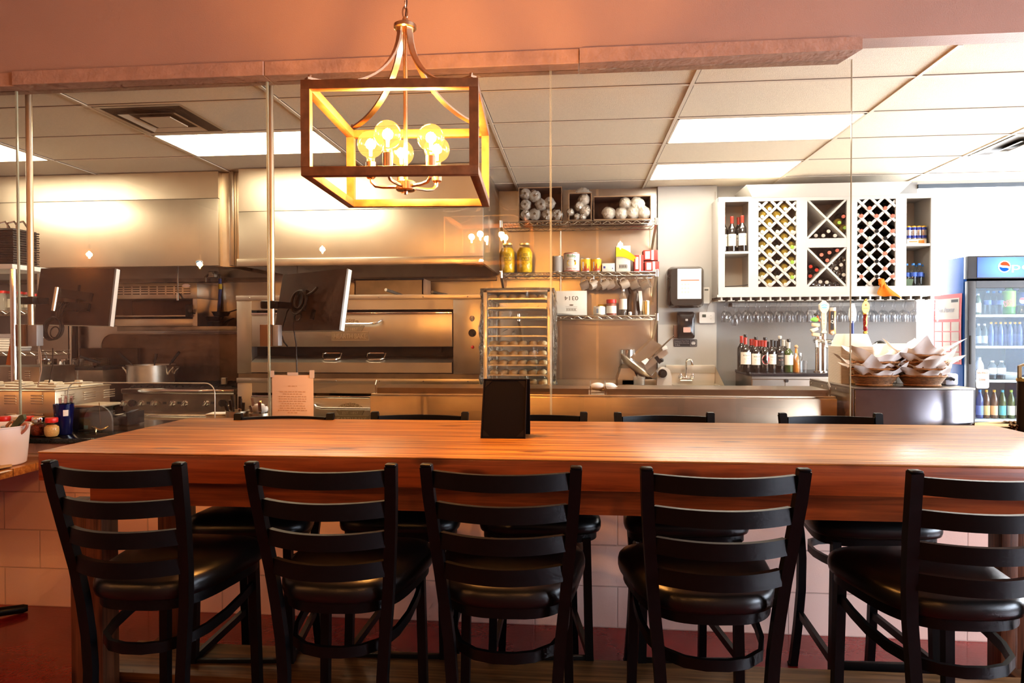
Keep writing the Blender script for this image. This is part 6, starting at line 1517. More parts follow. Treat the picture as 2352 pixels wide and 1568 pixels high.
# ================================================================ bottles
def wine_parts(kind_glass, foil, h=.30, r=.0375):
    prof = [(0, .004), (r*.6, .0), (r*.95, .002), (r, .008), (r, h*.62), (r*.93, h*.67), (r*.6, h*.735), (r*.41, h*.78), (.0145, h*.80), (.0140, h*.86)]
    body = B().lathe(prof, 20)
    fo = B().lathe([(.0148, h*.83), (.0152, h*.97), (.0165, h*.972), (.0165, h*.99)], 16).mat(1).lathe([(.0165, h*.99), (.0145, h+.0005), (0, h+.001)], 16)
    return body, fo, r, h
def upright(px, ytop, ybot, Y, glass, foil, lab, label=None, stopper=None, group='wine bottles on the back bar', scale_r=None, zb=None, cat='bottle'):
    c = P(px, ybot, Y); zb = c.z if zb is None else zb; h = P(px, ytop, Y).z-zb; r = scale_r or .0375
    if stopper: h -= .03
    t = thing('wine_bottle', lab, cat, (c.x, Y, zb), group)
    T = Matrix.Translation((c.x, Y, zb))
    prof = [(0, .004), (r*.6, .0), (r*.95, .002), (r, .008), (r, h*.62), (r*.93, h*.67), (r*.6, h*.735), (r*.41, h*.78), (.0145, h*.80), (.0140, h*.86)]
    obj('bottle_body', B().lathe(prof, 22, M=T), glass, t)
    obj('foil', B().lathe([(.0148, h*.80), (.0155, h*.97), (.0165, h*.972), (.0165, h*.99), (.0145, h), (0, h)], 16, M=T), foil, t)
    if stopper: obj('stopper', B().lathe([(.010, h), (.012, h+.006), (.0165, h+.008), (.0165, h+.026), (.013, h+.03), (0, h+.03)], 14, M=T), stopper, t)
    if label:
        kind, v0, v1 = label[0], label[1], label[2]
        b = B(); hw = r*1.25
        if kind == 'oval': wrap(b, c.x, Y, r+.001, [(hw*.86*cos(q), h*(v1-v0)/2*sin(q)) for q in [2*pi*i/22 for i in range(22)]], zb+h*(v0+v1)/2); b.mat(1); wrap(b, c.x, Y, r+.0014, [(hw*.76*cos(q), h*(v1-v0)/2*.88*sin(q)) for q in [2*pi*i/22 for i in range(22)]], zb+h*(v0+v1)/2); m_ = [label_w, label_r]
        else: b.grid(8, 1, lambda u, v: (c.x+(r+.001)*sin(hw/r*(2*u-1)), Y-(r+.001)*cos(hw/r*(2*u-1)), zb+h*(v0+(v1-v0)*v))); m_ = [label[3]]
        lb = obj('bottle_label', b, m_, t)
        if len(label) > 4:
            b = B(); zc = zb+h*(v0+(v1-v0)*.74)
            wrap_text(b, label[4], h*.035, c.x, Y, r+.0018, zc, w=hw*1.05); b.mat(1); wrap(b, c.x, Y, r+.0018, [(hw*.42*cos(q), h*.018*sin(q)) for q in [2*pi*i/16 for i in range(16)]], zb+h*(v0+(v1-v0)*.45))
            b.mat(0)
            for q in range(2): wrap(b, c.x, Y, r+.0018, [(-hw*.4, -h*.003), (hw*.4, -h*.003), (hw*.4, h*.003), (-hw*.4, h*.003)], zb+h*(v0+(v1-v0)*(.18+.1*q)))
            obj('lettering', b, [label[5] if len(label) > 5 else ink, mat('pale_red_print', (.62, .30, .24), .7) if 'pale_red_print' not in bpy.data.materials else bpy.data.materials['pale_red_print']], lb)
    return t

# ================================================================ white wine cabinet
YW = 6.38
cab = white_paint; cabin = mat('cabinet_inside', (.66, .58, .48), .6)
wl, wr = P(1650, 560, YW).x, P(2148, 560, YW).x
cz_ = lambda y: P(1900, y, YW).z
ztop, zbot = cz_(448), cz_(680)
t = thing('wine_cabinet', 'white wall cabinet with lattice wine racks and open cubbies', 'wine cabinet', ((wl+wr)/2, YW+.18, zbot))
wx = lambda px: P(px, 560, YW).x
zo0, zo1 = cz_(657.5), cz_(459)
b = B()
for a, c in ((1650, 1665), (1719.5, 1742), (1829, 1854), (1945, 1969), (2057, 2082), (2138, 2148)): b.box(wx(a), wx(c), YW, YW+.02, zbot+.001, ztop)
b.box(wl, wr, YW+.0005, YW+.02, zo1, ztop); b.box(wl, wr, YW+.0005, YW+.02, zbot, zo0)
b.box(wx(1854), wx(1945), YW+.0005, YW+.02, cz_(568), cz_(547))
for a in (1650.5, 1728, 1840, 1956, 2068, 2146): x = wx(a); b.box(x-.004, x+.009, YW+.02, YB-.002, zbot, ztop)
b.box(wl, wr, YW+.02, YB-.002, ztop-.02, ztop); b.box(wl, wr, YW+.02, YB-.002, zo0-.03, zo0-.003)
b.box(wx(1840), wx(1956), YW+.02, YB-.002, cz_(559), cz_(556))
obj('carcass', b, cab, t)
obj('back_panel', B().box(wl, wr, YB-.012, YB-.002, zbot, ztop), cabin, t)
for a, c, y, lab in ((1650, 1728, 577, ''), (2068, 2146, 564.5, '')):
    obj('shelf_board', B().box(wx(a)+.009, wx(c)-.004, YW+.004, YB-.012, cz_(y)-.011, cz_(y)+.011), cab, t)
def lattice(x0, y0, x1, y1, cx0, cy0, hp, nm):   # diagonal strips clipped to the opening
    X0, X1, Z0_, Z1_ = wx(x0), wx(x1), cz_(y1), cz_(y0); k = (X1-X0)/(x1-x0)
    b = B(); fx, fz = wx(cx0), cz_(cy0); p_ = hp*k
    for s in (-1, 1):
        for n_ in range(-14, 15):
            # line z - fz = s*(x - fx) + (2n+1)*p
            off = (2*n_+1)*p_
            pts = []
            xa, xb = X0, X1
            for x in (xa, xb):
                pts.append((x, fz+s*(x-fx)+off))
            (xa, za), (xb, zb_) = pts
            def clip(x1_, z1_, x2_, z2_):
                for lim, hi in ((Z0_, False), (Z1_, True)):
                    d1 = (z1_ > lim) if hi else (z1_ < lim); d2 = (z2_ > lim) if hi else (z2_ < lim)
                    if d1 and d2: return None
                    if d1 or d2:
                        u = (lim-z1_)/(z2_-z1_); xi = x1_+(x2_-x1_)*u
                        if d1: x1_, z1_ = xi, lim
                        else: x2_, z2_ = xi, lim
                return x1_, z1_, x2_, z2_
            r_ = clip(xa, za, xb, zb_)
            if r_ and abs(r_[2]-r_[0]) > .012:
                yo = YW+.008+(.006 if s > 0 else 0)
                b.bar([(r_[0], yo, r_[1]), (r_[2], yo, r_[3])], .023, .012, up=(0, 1, 0))
    obj('lattice', b, cab, t)
lattice(1742, 459, 1829, 658, 1767, 471.5, 17.4, 'l'); lattice(1969, 457, 2057, 658, 1997.5, 470, 17.4, 'r')
for y0, y1 in ((457, 547), (568, 658)):
    X0, X1, Za, Zb = wx(1854), wx(1945), cz_(y1), cz_(y0)
    for (xa, za, xb, zb_, oy) in ((X0, Za, X1, Zb, 0), (X0, Zb, X1, Za, .001)): obj('cross_divider', B().bar([(xa, YW+.17+oy, za), (xb, YW+.17+oy, zb_)], .018, .33, up=(0, 1, 0)), cab, t)
# crown with flared ends
ca, cb_ = wx(1728), wx(2062); zc0, zc1 = ztop-.012, min(cz_(425), CZ-.012)
b = B().loft([[(ca, YW-.004, zc0), (cb_, YW-.004, zc0), (cb_, YB-.02, zc0), (ca, YB-.02, zc0)], [(ca-.075, YW-.085, zc1-.006), (cb_+.075, YW-.085, zc1-.006), (cb_+.075, YB-.02, zc1-.006), (ca-.075, YB-.02, zc1-.006)], [(ca-.075, YW-.088, zc1), (cb_+.075, YW-.088, zc1), (cb_+.075, YB-.02, zc1), (ca-.075, YB-.02, zc1)]])
obj('crown_moulding', b, cab, t)
# slotted stemware rails
b = B(); n_ = 22
zr = zbot-.004
for i in range(n_):
    x = wl+.03+(wr-wl-.06)*i/(n_-1)
    b.box(x-.030, x+.030, YW-.004, YB-.03, zr-.035, zr-.028); b.box(x-.008, x+.008, YW-.002, YB-.03, zr-.028, zr)
b.box(wl-.012, wr+.04, YW-.012, YW+.0, zr+.0, zr+.022)
obj('stemware_rail', b, cab, t)
obj('rear_cleat', B().box(wl+.2, wr-.4, YB-.04, YB-.02, zr-.075, zr-.04), cab, t)

# wine lying in the lattices
def lying(nx, ny, bx, by, glass, foil, lab, group, Yt=YW-.012, h=.295, nm='wine_bottle'):
    tip = P(nx, ny, Yt); tail = P(bx, by, YB-.06)
    d = (tail-tip).normalized(); tail = tip+d*h
    q = d.to_track_quat('-Z', 'Y').to_matrix().to_4x4()          # local +z points to the tip
    M = Matrix.Translation(tail) @ q
    key = (glass.name, foil.name)
    if key not in LY:
        body, fo, r, hh = wine_parts(glass, foil, h)
        t = thing(nm, lab, 'bottle', (0, 0, 0), group)
        obj('bottle_body', body, glass, t); obj('foil_cap', fo, [foil, foil_wht if foil in (foil_yel, foil_blu) else foil], t)  # white end discs painted in for the bright reflection on the tips
        t.rotation_mode = 'QUATERNION'; LY[key] = t
    else:
        t = dup(LY[key], (0, 0, 0), lab, group=group)
    t.location = tail; t.rotation_quaternion = M.to_quaternion(); ORG[t.name] = tail
LY = {}
cols = {'y': (bottle_olive, foil_yel), 'w': (bottle_dark, foil_wht), 'b': (bottle_olive, foil_blu), 'g': (bottle_olive, foil_grn), 'r': (bottle_dark, foil_pnk), 'k': (bottle_dark, foil_blk), 'R': (bottle_dark, foil_red)}
desc = {'y': 'yellow necked', 'w': 'white necked', 'b': 'pale blue necked', 'g': 'green necked', 'r': 'pink necked', 'k': 'black necked', 'R': 'red necked'}
ra_ = ['yy', 'yy', 'yy', 'yy', 'yy', 'yy']; rb_ = ['yy-', 'ywy', 'bwg', 'bwg', 'bwg']
def lat(xa, ya, xb, yb, A_, B__, side):
    for i, row in enumerate(A_):
        for j, ch in enumerate(row):
            if ch != '-': nx, ny = xa[j], ya+34.7*i; lying(nx, ny, nx-8, ny-9, *cols[ch], '%s bottle in the %s lattice, %s row down, %s in its row' % (desc[ch], side, nth(2*i), nth(j)), 'wine in the %s lattice' % side)
    for i, row in enumerate(B__):
        for j, ch in enumerate(row):
            if ch != '-': nx, ny = xb[j], yb+34.7*i; lying(nx, ny, nx-(8 if j else 3), ny-9, *cols[ch], '%s bottle in the %s lattice, %s row down, %s in its row' % (desc[ch], side, nth(2*i+1), nth(j)), 'wine in the %s lattice' % side)
lat((1768, 1804), 480, (1751, 1786, 1820), 498, ra_, rb_, 'left')
lat((1998, 2034), 478, (1979, 2014, 2051), 496, ['rr', 'wr', 'wk', 'wr', 'wr', 'wk'], ['rrr', 'rkr', 'rkr', 'rkr', 'rkr'], 'right')
for (px, py, bx, by, ch, lab) in ((1938, 497, 1926, 499, 'r', 'upper cross box, white tipped bottle at the right'), (1928, 511, 1919, 512, 'g', 'upper cross box, green necked bottle in the middle right'), (1941, 523, 1931, 527, 'g', 'upper cross box, green necked bottle lowest right'),
        (1874, 541, 1871, 540, 'w', 'upper cross box, pale capped bottle lower left'), (1891, 541, 1889, 540, 'w', 'upper cross box, pale capped bottle bottom centre'), (1918, 541, 1913, 540, 'w', 'upper cross box, pale capped bottle lower right'), (1903, 531, 1899, 530, 'w', 'upper cross box, pale capped bottle on top of three'),
        (1887, 585, 1883, 583, 'r', 'lower cross box, pink necked bottle upper left'), (1905, 580, 1901, 579, 'r', 'lower cross box, pink necked bottle upper centre'), (1923, 575, 1918, 576, 'r', 'lower cross box, pink necked bottle upper right'), (1900, 598, 1899, 592, 'r', 'lower cross box, pink necked bottle below the upper three'),
        (1862, 612, 1860, 614, 'R', 'lower cross box, red necked bottle top left'), (1876, 620, 1868, 621, 'R', 'lower cross box, red necked bottle middle left'), (1861, 634, 1859, 636, 'R', 'lower cross box, red necked bottle bottom left'),
        (1932, 608, 1929, 607, 'w', 'lower cross box, pale capped bottle at the right, upper'), (1921, 616, 1918, 616, 'w', 'lower cross box, pale capped bottle at the right, inner'), (1938, 631, 1934, 628, 'w', 'lower cross box, pale capped bottle at the right, lower'),
        (1884, 647, 1882, 648, 'w', 'lower cross box, pale capped bottle at the bottom, left'), (1899, 648, 1899, 649, 'w', 'lower cross box, pale capped bottle at the bottom, centre')):
    lying(px, py, bx, by, *cols[ch], lab, 'wine in the cross boxes', Yt=YW+.03)
# bottles stored base outwards
base0 = None
for i, (px, py) in enumerate(((1935, 596), (1915, 606), (1912, 620), (1924, 627), (1941, 618), (1939, 644), (1872, 653), (1886, 655), (1908, 655), (1921, 655))):
    c = P(px, py, YW+.05); lab = 'dark bottle lying base outwards in the lower cross box, %s' % (('right side, topmost', 'right side, upper inner', 'right side, innermost', 'right side, lower middle', 'right side, by the frame', 'right side, lowest', 'bottom, leftmost', 'bottom, second from left', 'bottom, third from left', 'bottom, rightmost')[i])
    if base0 is None:
        base0 = thing('wine_bottle', lab, 'bottle', (0, 0, 0), 'wine in the cross boxes')
        Mb = Matrix.Rotation(-pi/2, 4, 'X'); r = .0365; h = .29
        obj('bottle_body', B().lathe([(0, .012), (r*.45, .006), (r*.7, 0), (r*.97, .004), (r, .01), (r, h*.62), (r*.6, h*.735), (.0145, h*.80), (.0145, h), (0, h)], 20, M=Mb), bottle_dark, base0)
        base0.location = c; ORG[base0.name] = c
    else: dup(base0, c, lab)
# three red-capped bottles in the left cubby
zs_ = cz_(577)+.012
lbl = ('plain', .17, .50, label_w, 'BOLLA')
for px, yt, Y, lab in ((1662, 498, 6.50, 'red capped wine bottle cut off by the left cubby frame'), (1681, 497, 6.47, 'red capped wine bottle in the middle of the left cubby'), (1696, 499, 6.60, 'red capped bottle half hidden at the back of the left cubby'), (1705, 495, 6.44, 'red capped wine bottle at the right of the left cubby')):
    upright(px, yt, 575, Y, bottle_dark, foil_red, lab, lbl, group='red capped wine in the left cubby', zb=zs_)
solo('dark_strip', B().bar([P(1666, 658, YW+.03), P(1690, 657, YW+.03), P(1719, 654, YW+.03)], .006, .03, up=(0, 1, 0)), dark_hole, 'thin dark stick lying at the floor of the left cubby', 'stick')
# right cubby: cans in a pack, water bottles, green box
zs_ = cz_(564.5)+.012
t = thing('drink_tray', 'shallow orange and white drink carton in the right cubby', 'carton', (wx(2106), YW+.15, zs_))
a0, a1 = P(2083, 560, YW+.06).x, P(2128, 560, YW+.06).x
obj('carton', B().box(a0, a1, YW+.06, YW+.30, zs_, zs_+.045), carton_w, t); obj('print', B().box(a0+.10, a1-.02, YW+.058, YW+.06, zs_+.01, zs_+.035).box(a0+.02, a0+.09, YW+.058, YW+.06, zs_+.02, zs_+.027), mat('orange_print', (.80, .28, .03), .6), t)
canb = mat('blue_can', (.05, .07, .32), .3, .5); cans = mat('silver_can', (.62, .60, .60), .25, .8); goldc = mat('gold_top', (.80, .48, .04), .3, .6)
cn = None
for i, px in enumerate((2086, 2098, 2110, 2121)):
    for j in range(2):
        if j and i % 2 == 0 and i > 0: continue
        c = P(px, 550, YW+.10); z = zs_+.046+.125*j*.0
        Yc_ = YW+.10+.07*j; lab = 'slim blue and silver drink can in the right cubby, %s from the left, %s row' % (nth(i), ('front', 'back')[j])
        if cn is None:
            cn = thing('drink_can', lab, 'can', (c.x, Yc_, z), 'slim cans in the right cubby')
            r = .026; obj('can_body', B().lathe([(0, z), (r*.85, z), (r, z+.006), (r, z+.112)], 18, (c.x, Yc_, 0)), cans, cn)
            b = B(); b.lathe([(r+.0006, z+.012), (r+.0006, z+.035)], 18, (c.x, Yc_, 0)).lathe([(r+.0006, z+.085), (r+.0006, z+.108)], 18, (c.x, Yc_, 0)); obj('blue_band', b, canb, cn)
            obj('can_top', B().lathe([(r, z+.112), (r*.85, z+.122), (r*.8, z+.120), (0, z+.120)], 18, (c.x, Yc_, 0)), goldc, cn)
        else: dup(cn, (c.x, Yc_, z), lab)
wb_ = clear('pet_bottle', (.90, .94, .97), 1.4); blue_lab = mat('blue_label', (.04, .10, .38), .5); bluecap = mat('blue_cap', (.04, .20, .55), .4)
W0 = {}
def water(loc, h, lab, group, key='w', capm=None, labm=None, bodym=None, r=None, v=(.42, .60)):
    if key not in W0:
        t = thing('water_bottle' if key[0] == 'w' else 'drink_bottle', lab, 'bottle', loc, group); x, y, z = loc; r = r or h*.155
        obj('bottle_body', B().lathe([(0, z), (r*.85, z), (r, z+h*.04), (r*.94, z+h*.22), (r, z+h*.36), (r, z+h*.62), (r*.95, z+h*.70), (r*.5, z+h*.86), (r*.38, z+h*.90), (r*.38, z+h*.93)], 18, (x, y, 0)), bodym or wb_, t)
        obj('paper_label', B().lathe([(r*1.01, z+h*v[0]), (r*1.01, z+h*v[1])], 18, (x, y, 0)), labm or blue_lab, t)
        obj('cap', B().cyl((x, y, z+h*.92), r*.42, h*.08, 14), capm or bluecap, t); W0[key] = t
        return t
    return dup(W0[key], loc, lab, group=group)
zf_ = zo0
for i, (px, Y) in enumerate(((2082, YW+.09), (2097, YW+.07), (2104, YW+.20), (2111, YW+.07), (2120, YW+.19))):
    c = P(px, 650, Y); water((c.x, Y, zf_), .205, 'clear water bottle with blue cap in the right cubby, %s from the left' % nth(i), 'water bottles in the right cubby')
c = P(2091, 650, YW+.04); solo('green_box', B().loft([[(P(2083, 1, YW+.04).x, YW+.03, zf_), (P(2097, 1, YW+.04).x, YW+.03, zf_), (P(2097, 1, YW+.04).x, YW+.06, zf_), (P(2083, 1, YW+.04).x, YW+.06, zf_)], [(P(2083, 1, YW+.04).x, YW+.03, zf_+.065), (P(2101, 1, YW+.04).x, YW+.03, zf_+.06), (P(2101, 1, YW+.04).x, YW+.06, zf_+.06), (P(2083, 1, YW+.04).x, YW+.06, zf_+.065)]]), mat('dark_green_box', (.06, .10, .05), .6), 'small dark green box in front of the water bottles', 'box')
# orange cloth hanging from the right lattice
rr = random.Random(2); b = B()
def cl(u, v):
    px = 2016+ (14+34*v)*u + 4*v + 5*sin(5*v+3*u); py = 640+36*v+9*u*v+2.5*sin(7*u)*v
    return P(px, py, YW-.03-.035*sin(pi*u)*(.4+.6*v)-.015*sin(9*u+2*v)*v)
b.grid(16, 12, cl); k = 12
b.loft([[P(2024+dx*s+7*s*cos(2*pi*q/k)*(1+.2*sin(3*q)), 648+dy+9*s*sin(2*pi*q/k)*(1+.15*cos(2*q)), Yq) for q in range(k)] for s, Yq, dx, dy in ((.5, YW-.02, 0, 0), (1, YW-.035, 0, 0), (1, YW-.055, 0, 1), (.4, YW-.075, 1, 1))])
solo('orange_cloth', b, mat('orange_cloth', (.56, .15, .004), .85, bump=(60, .3)), 'bright orange cloth hung on the corner of the right wine lattice', 'cloth', smooth=60)

# hanging stemware
gl0 = None
for row, (Y, n_, x0, x1, dy) in enumerate(((YW+.06, 21, 1664, 2146, 0), (YW+.20, 20, 1672, 2128, 0))):
    for i in range(n_):
        px = x0+(x1-x0)*i/(n_-1); c = P(px, 690, Y); z = zr-.036
        lab = 'wine glass hanging upside down, %s from the left in the %s row' % (nth(i), ('front', 'rear')[row])
        if gl0 is None:
            gl0 = thing('wine_glass', lab, 'wine glass', (c.x, Y, z), 'wine glasses hanging under the cabinet')
            prof = [(0, .008), (.031, .0085), (.032, .0065), (.010, .003), (.0042, -.004), (.0038, -.075), (.008, -.083), (.024, -.098), (.034, -.122), (.036, -.145), (.031, -.178), (.029, -.192), (.028, -.192), (.030, -.178), (.035, -.145), (.033, -.122), (.022, -.099), (0, -.088)]
            obj('glass', B().lathe([(r, z+zz) for r, zz in prof], 20, (c.x, Y, 0)), drinking_glass, gl0, smooth=60)
        else: dup(gl0, (c.x, Y, z-(.032 if (i == 1 and row == 0) else 0)), lab)

# ================================================================ back bar cooler
YBk = 6.12
ba, bb = P(1727, 870, YBk).x, P(1912, 870, YBk).x
zb0 = P(1800, 857, YBk).z
t = thing('back_bar_cooler', 'steel fronted back bar with a black top under the wine cabinet', 'cooler', ((ba+bb)/2, 6.4, 0))
bb2 = bb+1.0
obj('cooler_body', B().box(ba, bb2, YBk+.01, YB-.02, .05, zb0-.03, .004), steel_d, t)
obj('counter_top', B().box(ba-.005, bb2, YBk-.012, YB-.01, zb0-.028, zb0, .006), mat('blue_black_top', (.02, .022, .03), .25), t)
obj('fascia', B().box(ba, bb2, YBk-.002, YBk+.01, P(1800, 870, YBk).z, zb0-.03), steel_wall, t)
for a, c in ((1728, 1802), (1804, 1900)): obj('door', B().box(P(a, 880, YBk).x, P(c, 880, YBk).x, YBk-.004, YBk+.01, .12, P(1800, 872, YBk).z), steel_wall, t)
c = P(1806, 874, YBk); obj('door_lock', B().ycyl((c.x, c.z), .014, YBk-.02, YBk, 12), black_pl, t)
bx = lambda *a, **k: upright(*a, zb=zb0+.001, **k)
bolla = ('plain', .23, .58, label_w, 'BOLLA')
bx(1712, 767, 856, 6.26, bottle_dark, foil_red, 'tall dark bottle with cream label and black stopper, leftmost in front on the back bar', label=bolla, stopper=foil_blk, scale_r=.046)
bx(1736, 773, 856, 6.27, bottle_dark, foil_red, 'dark bottle with cream label and black stopper, second in front on the back bar', label=bolla, stopper=foil_blk, scale_r=.044)
bx(1757, 774, 857, 6.25, bottle_dark, foil_red, 'dark bottle with round crimson label in the front row on the back bar', label=('oval', .24, .56), stopper=foil_blk, scale_r=.037)
bx(1773, 780, 857, 6.25, bottle_dark, foil_blk, 'black capped bottle with small cream label, front row of the back bar', label=('plain', .25, .56, label_w, 'Cabernet'))
bx(1791, 771, 857, 6.25, bottle_dark, foil_blk, 'dark bottle with black label and glass stopper, front row of the back bar', label=('plain', .20, .60, label_k, 'RESERVE', label_w), stopper=foil_wht)
bx(1811, 778, 856, 6.25, bottle_green, foil_wht, 'green bottle with white neck and label, right end of the front row', label=('plain', .25, .58, label_w), stopper=foil_blk, scale_r=.038)
for i, (px, yt, f, lab) in enumerate(((1703, 771, foil_red, 'red capped dark bottle at the far left of the rear row on the back bar'), (1725, 778, foil_red, 'red capped bottle in the rear row, left of a close pair'), (1732, 778, foil_red, 'red capped bottle in the rear row, right of a close pair'), (1744, 781, foil_red, 'crimson capped bottle in the rear row, behind the gap before the round label'), (1750, 781, foil_red, 'crimson capped bottle in the rear row, just left of the round label bottle'),
        (1763, 784, foil_blk, 'black capped bottle in the rear row, just right of the round label bottle'), (1780, 782, foil_blk, 'black capped bottle in the rear row, left one behind the black label'), (1786, 782, foil_blk, 'black capped bottle in the rear row, right one behind the black label'), (1799, 780, foil_wht, 'white capped bottle in the rear row, left one of two'), (1806, 781, foil_wht, 'white capped bottle in the rear row, right one of two'))):
    bx(px, yt, 850, 6.42+.06*(i % 2), bottle_dark, f, lab)
def simple(px, ytop, Y, prof, m_, nm, lab, cat, zb=None, extra=None):
    zb = zb0+.001 if zb is None else zb
    c = P(px, 800, Y); h = P(px, ytop, Y).z-zb
    t = thing(nm, lab, cat, (c.x, Y, zb))
    obj('glass_body', B().lathe([(r, zb+z*h) for r, z in prof], 20, (c.x, Y, 0)), m_, t)
    return t, c.x, h, zb
t, cx, h, z_ = simple(1829, 800, 6.3, [(0, 0), (.026, 0), (.028, .02), (.027, .5), (.022, .62), (.012, .78), (.011, 1)], mat('orange_sauce', (.80, .30, .04), .2, coat=.5), 'sauce_bottle', 'slim orange sauce bottle with a wooden ball stopper on the back bar', 'bottle')
obj('wooden_stopper', B().ball((cx, 6.3, z_+h+.016), .017, 14, 9), mat('pale_wood', (.70, .46, .26), .5), t)
simple(1834, 810, 6.22, [(0, 0), (.03, .005), (.03, .02), (.005, .03), (.004, .42), (.02, .52), (.034, .72), (.03, 1), (.029, 1), (.032, .72), (.018, .53), (0, .5)], drinking_glass, 'wine_glass', 'stemmed glass standing upright in front of the orange sauce bottle', 'wine glass')
simple(1846, 828, 6.22, [(0, 0), (.026, 0), (.034, 1), (.032, 1), (.024, .05), (0, .05)], drinking_glass, 'tumbler', 'clear water tumbler at the right of the bottles on the back bar', 'glass')
c = P(1863, 725, YB); t = thing('outlet_plate', 'white outlet plate on the grey wall behind the left tap', 'outlet', c)
xa, xb, za, zb = rect(1855, 712, 1875, 739, YB-.003); obj('plate', B().prism(rrect(xb-xa, zb-za, .004), .006, front(V3(((xa+xb)/2, YB-.001, (za+zb)/2)))), white_pl, t)

# beer towers and tap handles
YT = 6.28
def col(t, px, yt, r): c = P(px, 800, YT); z1 = P(px, yt, YT).z; obj('column', B().lathe([(r*1.5, zb0+.001), (r*1.5, zb0+.012), (r, zb0+.016), (r, z1), (0, z1+.01)], 22, (c.x, YT, 0)), chrome, t); return c.x, z1
t = thing('beer_tower', 'chrome twin column beer tower beside the foam boxes', 'beer tower', (P(1887, 850, YT).x, YT, zb0))
x1_, zt1_ = col(t, 1880, 772, .028); x2_, zt2_ = col(t, 1891, 766, .026)
fz = P(1885, 782, YT).z
obj('cross_tube', B().tube([(x1_-.05, YT-.03, fz), (x2_+.09, YT-.03, fz-.01)], .018, 12), chrome, t)
for dx in (-.05, .03, .09): obj('faucet', B().tube([(x1_+dx, YT-.03, fz), (x1_+dx+.0, YT-.09, fz-.005), (x1_+dx, YT-.11, fz-.06)], .011, 10), chrome, t)
t2 = thing('beer_tower', 'second beer tower mostly hidden behind the foam takeout boxes', 'beer tower', (P(1972, 850, YT).x, YT, zb0))
x3_, _ = col(t2, 1972, 790, .03); obj('cross_tube', B().tube([(x3_-.08, YT-.03, fz-.03), (x3_+.09, YT-.03, fz-.03)], .018, 12), chrome, t2)
YTH = YT-.06
def tap(px, y0, y1, lab): z0, z1 = P(px, y1, YTH).z, P(px, y0, YTH).z; c = P(px, (y0+y1)/2, YTH); return thing('tap_handle', lab, 'tap handle', (c.x, YTH, z0), 'beer tap handles'), c.x, z0, z1
ivory = mat('ivory_paint', (.80, .70, .52), .35)
t, x, z0, z1 = tap(1892, 690, 765, 'ivory paddle tap handle with a blue oval badge'); H = z1-z0
obj('paddle', B().loft([[(x+sx*w, YTH+sy*d, z0+H*f) for sx, sy in ((-1, -1), (1, -1), (1, 1), (-1, 1))] for f, w, d in ((0, .018, .014), (.03, .024, .016), (.1, .014, .012), (.35, .020, .014), (.62, .018, .014), (.68, .030, .014), (.74, .040, .016), (.88, .040, .016), (.95, .020, .014), (1, .010, .010))]), ivory, t)
b = B(); m_ = V3((x-.002, YTH-.0175, z0+H*.82)); b.prism(ellipse(.033, .024), .002, front(m_)); b.mat(1).prism(ellipse(.029, .02), .0026, front(m_)); b.mat(0).bar([(x-.028, YTH-.021, z0+H*.81), (x, YTH-.021, z0+H*.835), (x+.024, YTH-.021, z0+H*.81)], .006, .001, up=(0, 1, 0)); obj('oval_badge', b, [white_pl, mat('sky_badge', (.22, .48, .68), .4)], t)
b = B()
for i, ch in enumerate('BELGIAN WHITE'):
    if ch != ' ': b.text(ch, .009, front(V3((x-.002, YTH-.0165, z0+H*(.60-.038*i)))), ex=.0004)
obj('lettering', b, mat('brown_letters', (.35, .2, .08), .6), t)
t, x, z0, z1 = tap(1911.5, 706, 772, 'copper sided tap handle with a black face and white cap'); H = z1-z0
obj('grip', B().box(x-.026, x+.026, YTH-.02, YTH+.02, z0+.02, z0+H*.88, .006), mat('copper', (.62, .32, .14), .3, .8), t); obj('black_face', B().box(x-.023, x+.008, YTH-.0225, YTH-.02, z0+H*.22, z0+H*.86), ink, t)
obj('cap', B().cyl((x, YTH, z0+H*.88), .030, H*.12, 20), foil_wht, t); obj('ferrule', B().ball((x-.004, YTH-.01, z0+.03), .02, 12, 8), mat('pale_copper', (.72, .5, .36), .3), t)
b = B(); b.text('I', .030, front(V3((x-.008, YTH-.0235, z0+H*.68))), ex=.0004); b.text('Q', .030, front(V3((x-.008, YTH-.0235, z0+H*.50))), ex=.0004); obj('lettering', b, label_w, t)
t, x, z0, z1 = tap(1958, 697, 772, 'white blade tap handle with red letters and a navy stem'); H = z1-z0
obj('blade', B().prism([(H*.11*w, H*f) for f, w in ((.40, .25), (.5, .8), (.65, 1.0), (.82, .85), (1.0, .35))]+[(-H*.11*w, H*f) for f, w in ((1.0, .35), (.82, .85), (.65, 1.0), (.5, .8), (.40, .25))], .02, front(V3((x, YTH+.01, z0)))), white_pl, t)
obj('stem', B().cyl((x, YTH, z0+.02), .014, H*.40, 14, r2=.012), mat('navy', (.03, .05, .18), .3), t); obj('ferrule', B().cyl((x, YTH, z0-.01), .013, .03, 12), chrome, t)
b = B()
for i, ch in enumerate('PERONI'): b.text(ch, .013, front(V3((x-.006, YTH-.0105, z0+H*(.86-.062*i)))), ex=.0004)
obj('lettering', b, mat('tap_red', (.70, .08, .05), .5), t)
t, x, z0, z1 = tap(1988, 688, 773, 'dark red tap handle with gold oval badge and finial'); H = z1-z0; gold = mat('gold', (.80, .50, .12), .25, .9)
obj('grip', B().lathe([(.012, z0+H*.15), (.020, z0+H*.2), (.017, z0+H*.28), (.021, z0+H*.45), (.018, z0+H*.6), (.022, z0+H*.66), (.020, z0+H*.9), (.010, z0+H*.92)], 18, (x, YTH, 0)), mat('maroon_marble', (.22, .02, .015), .25, noise=(60, .8)), t)
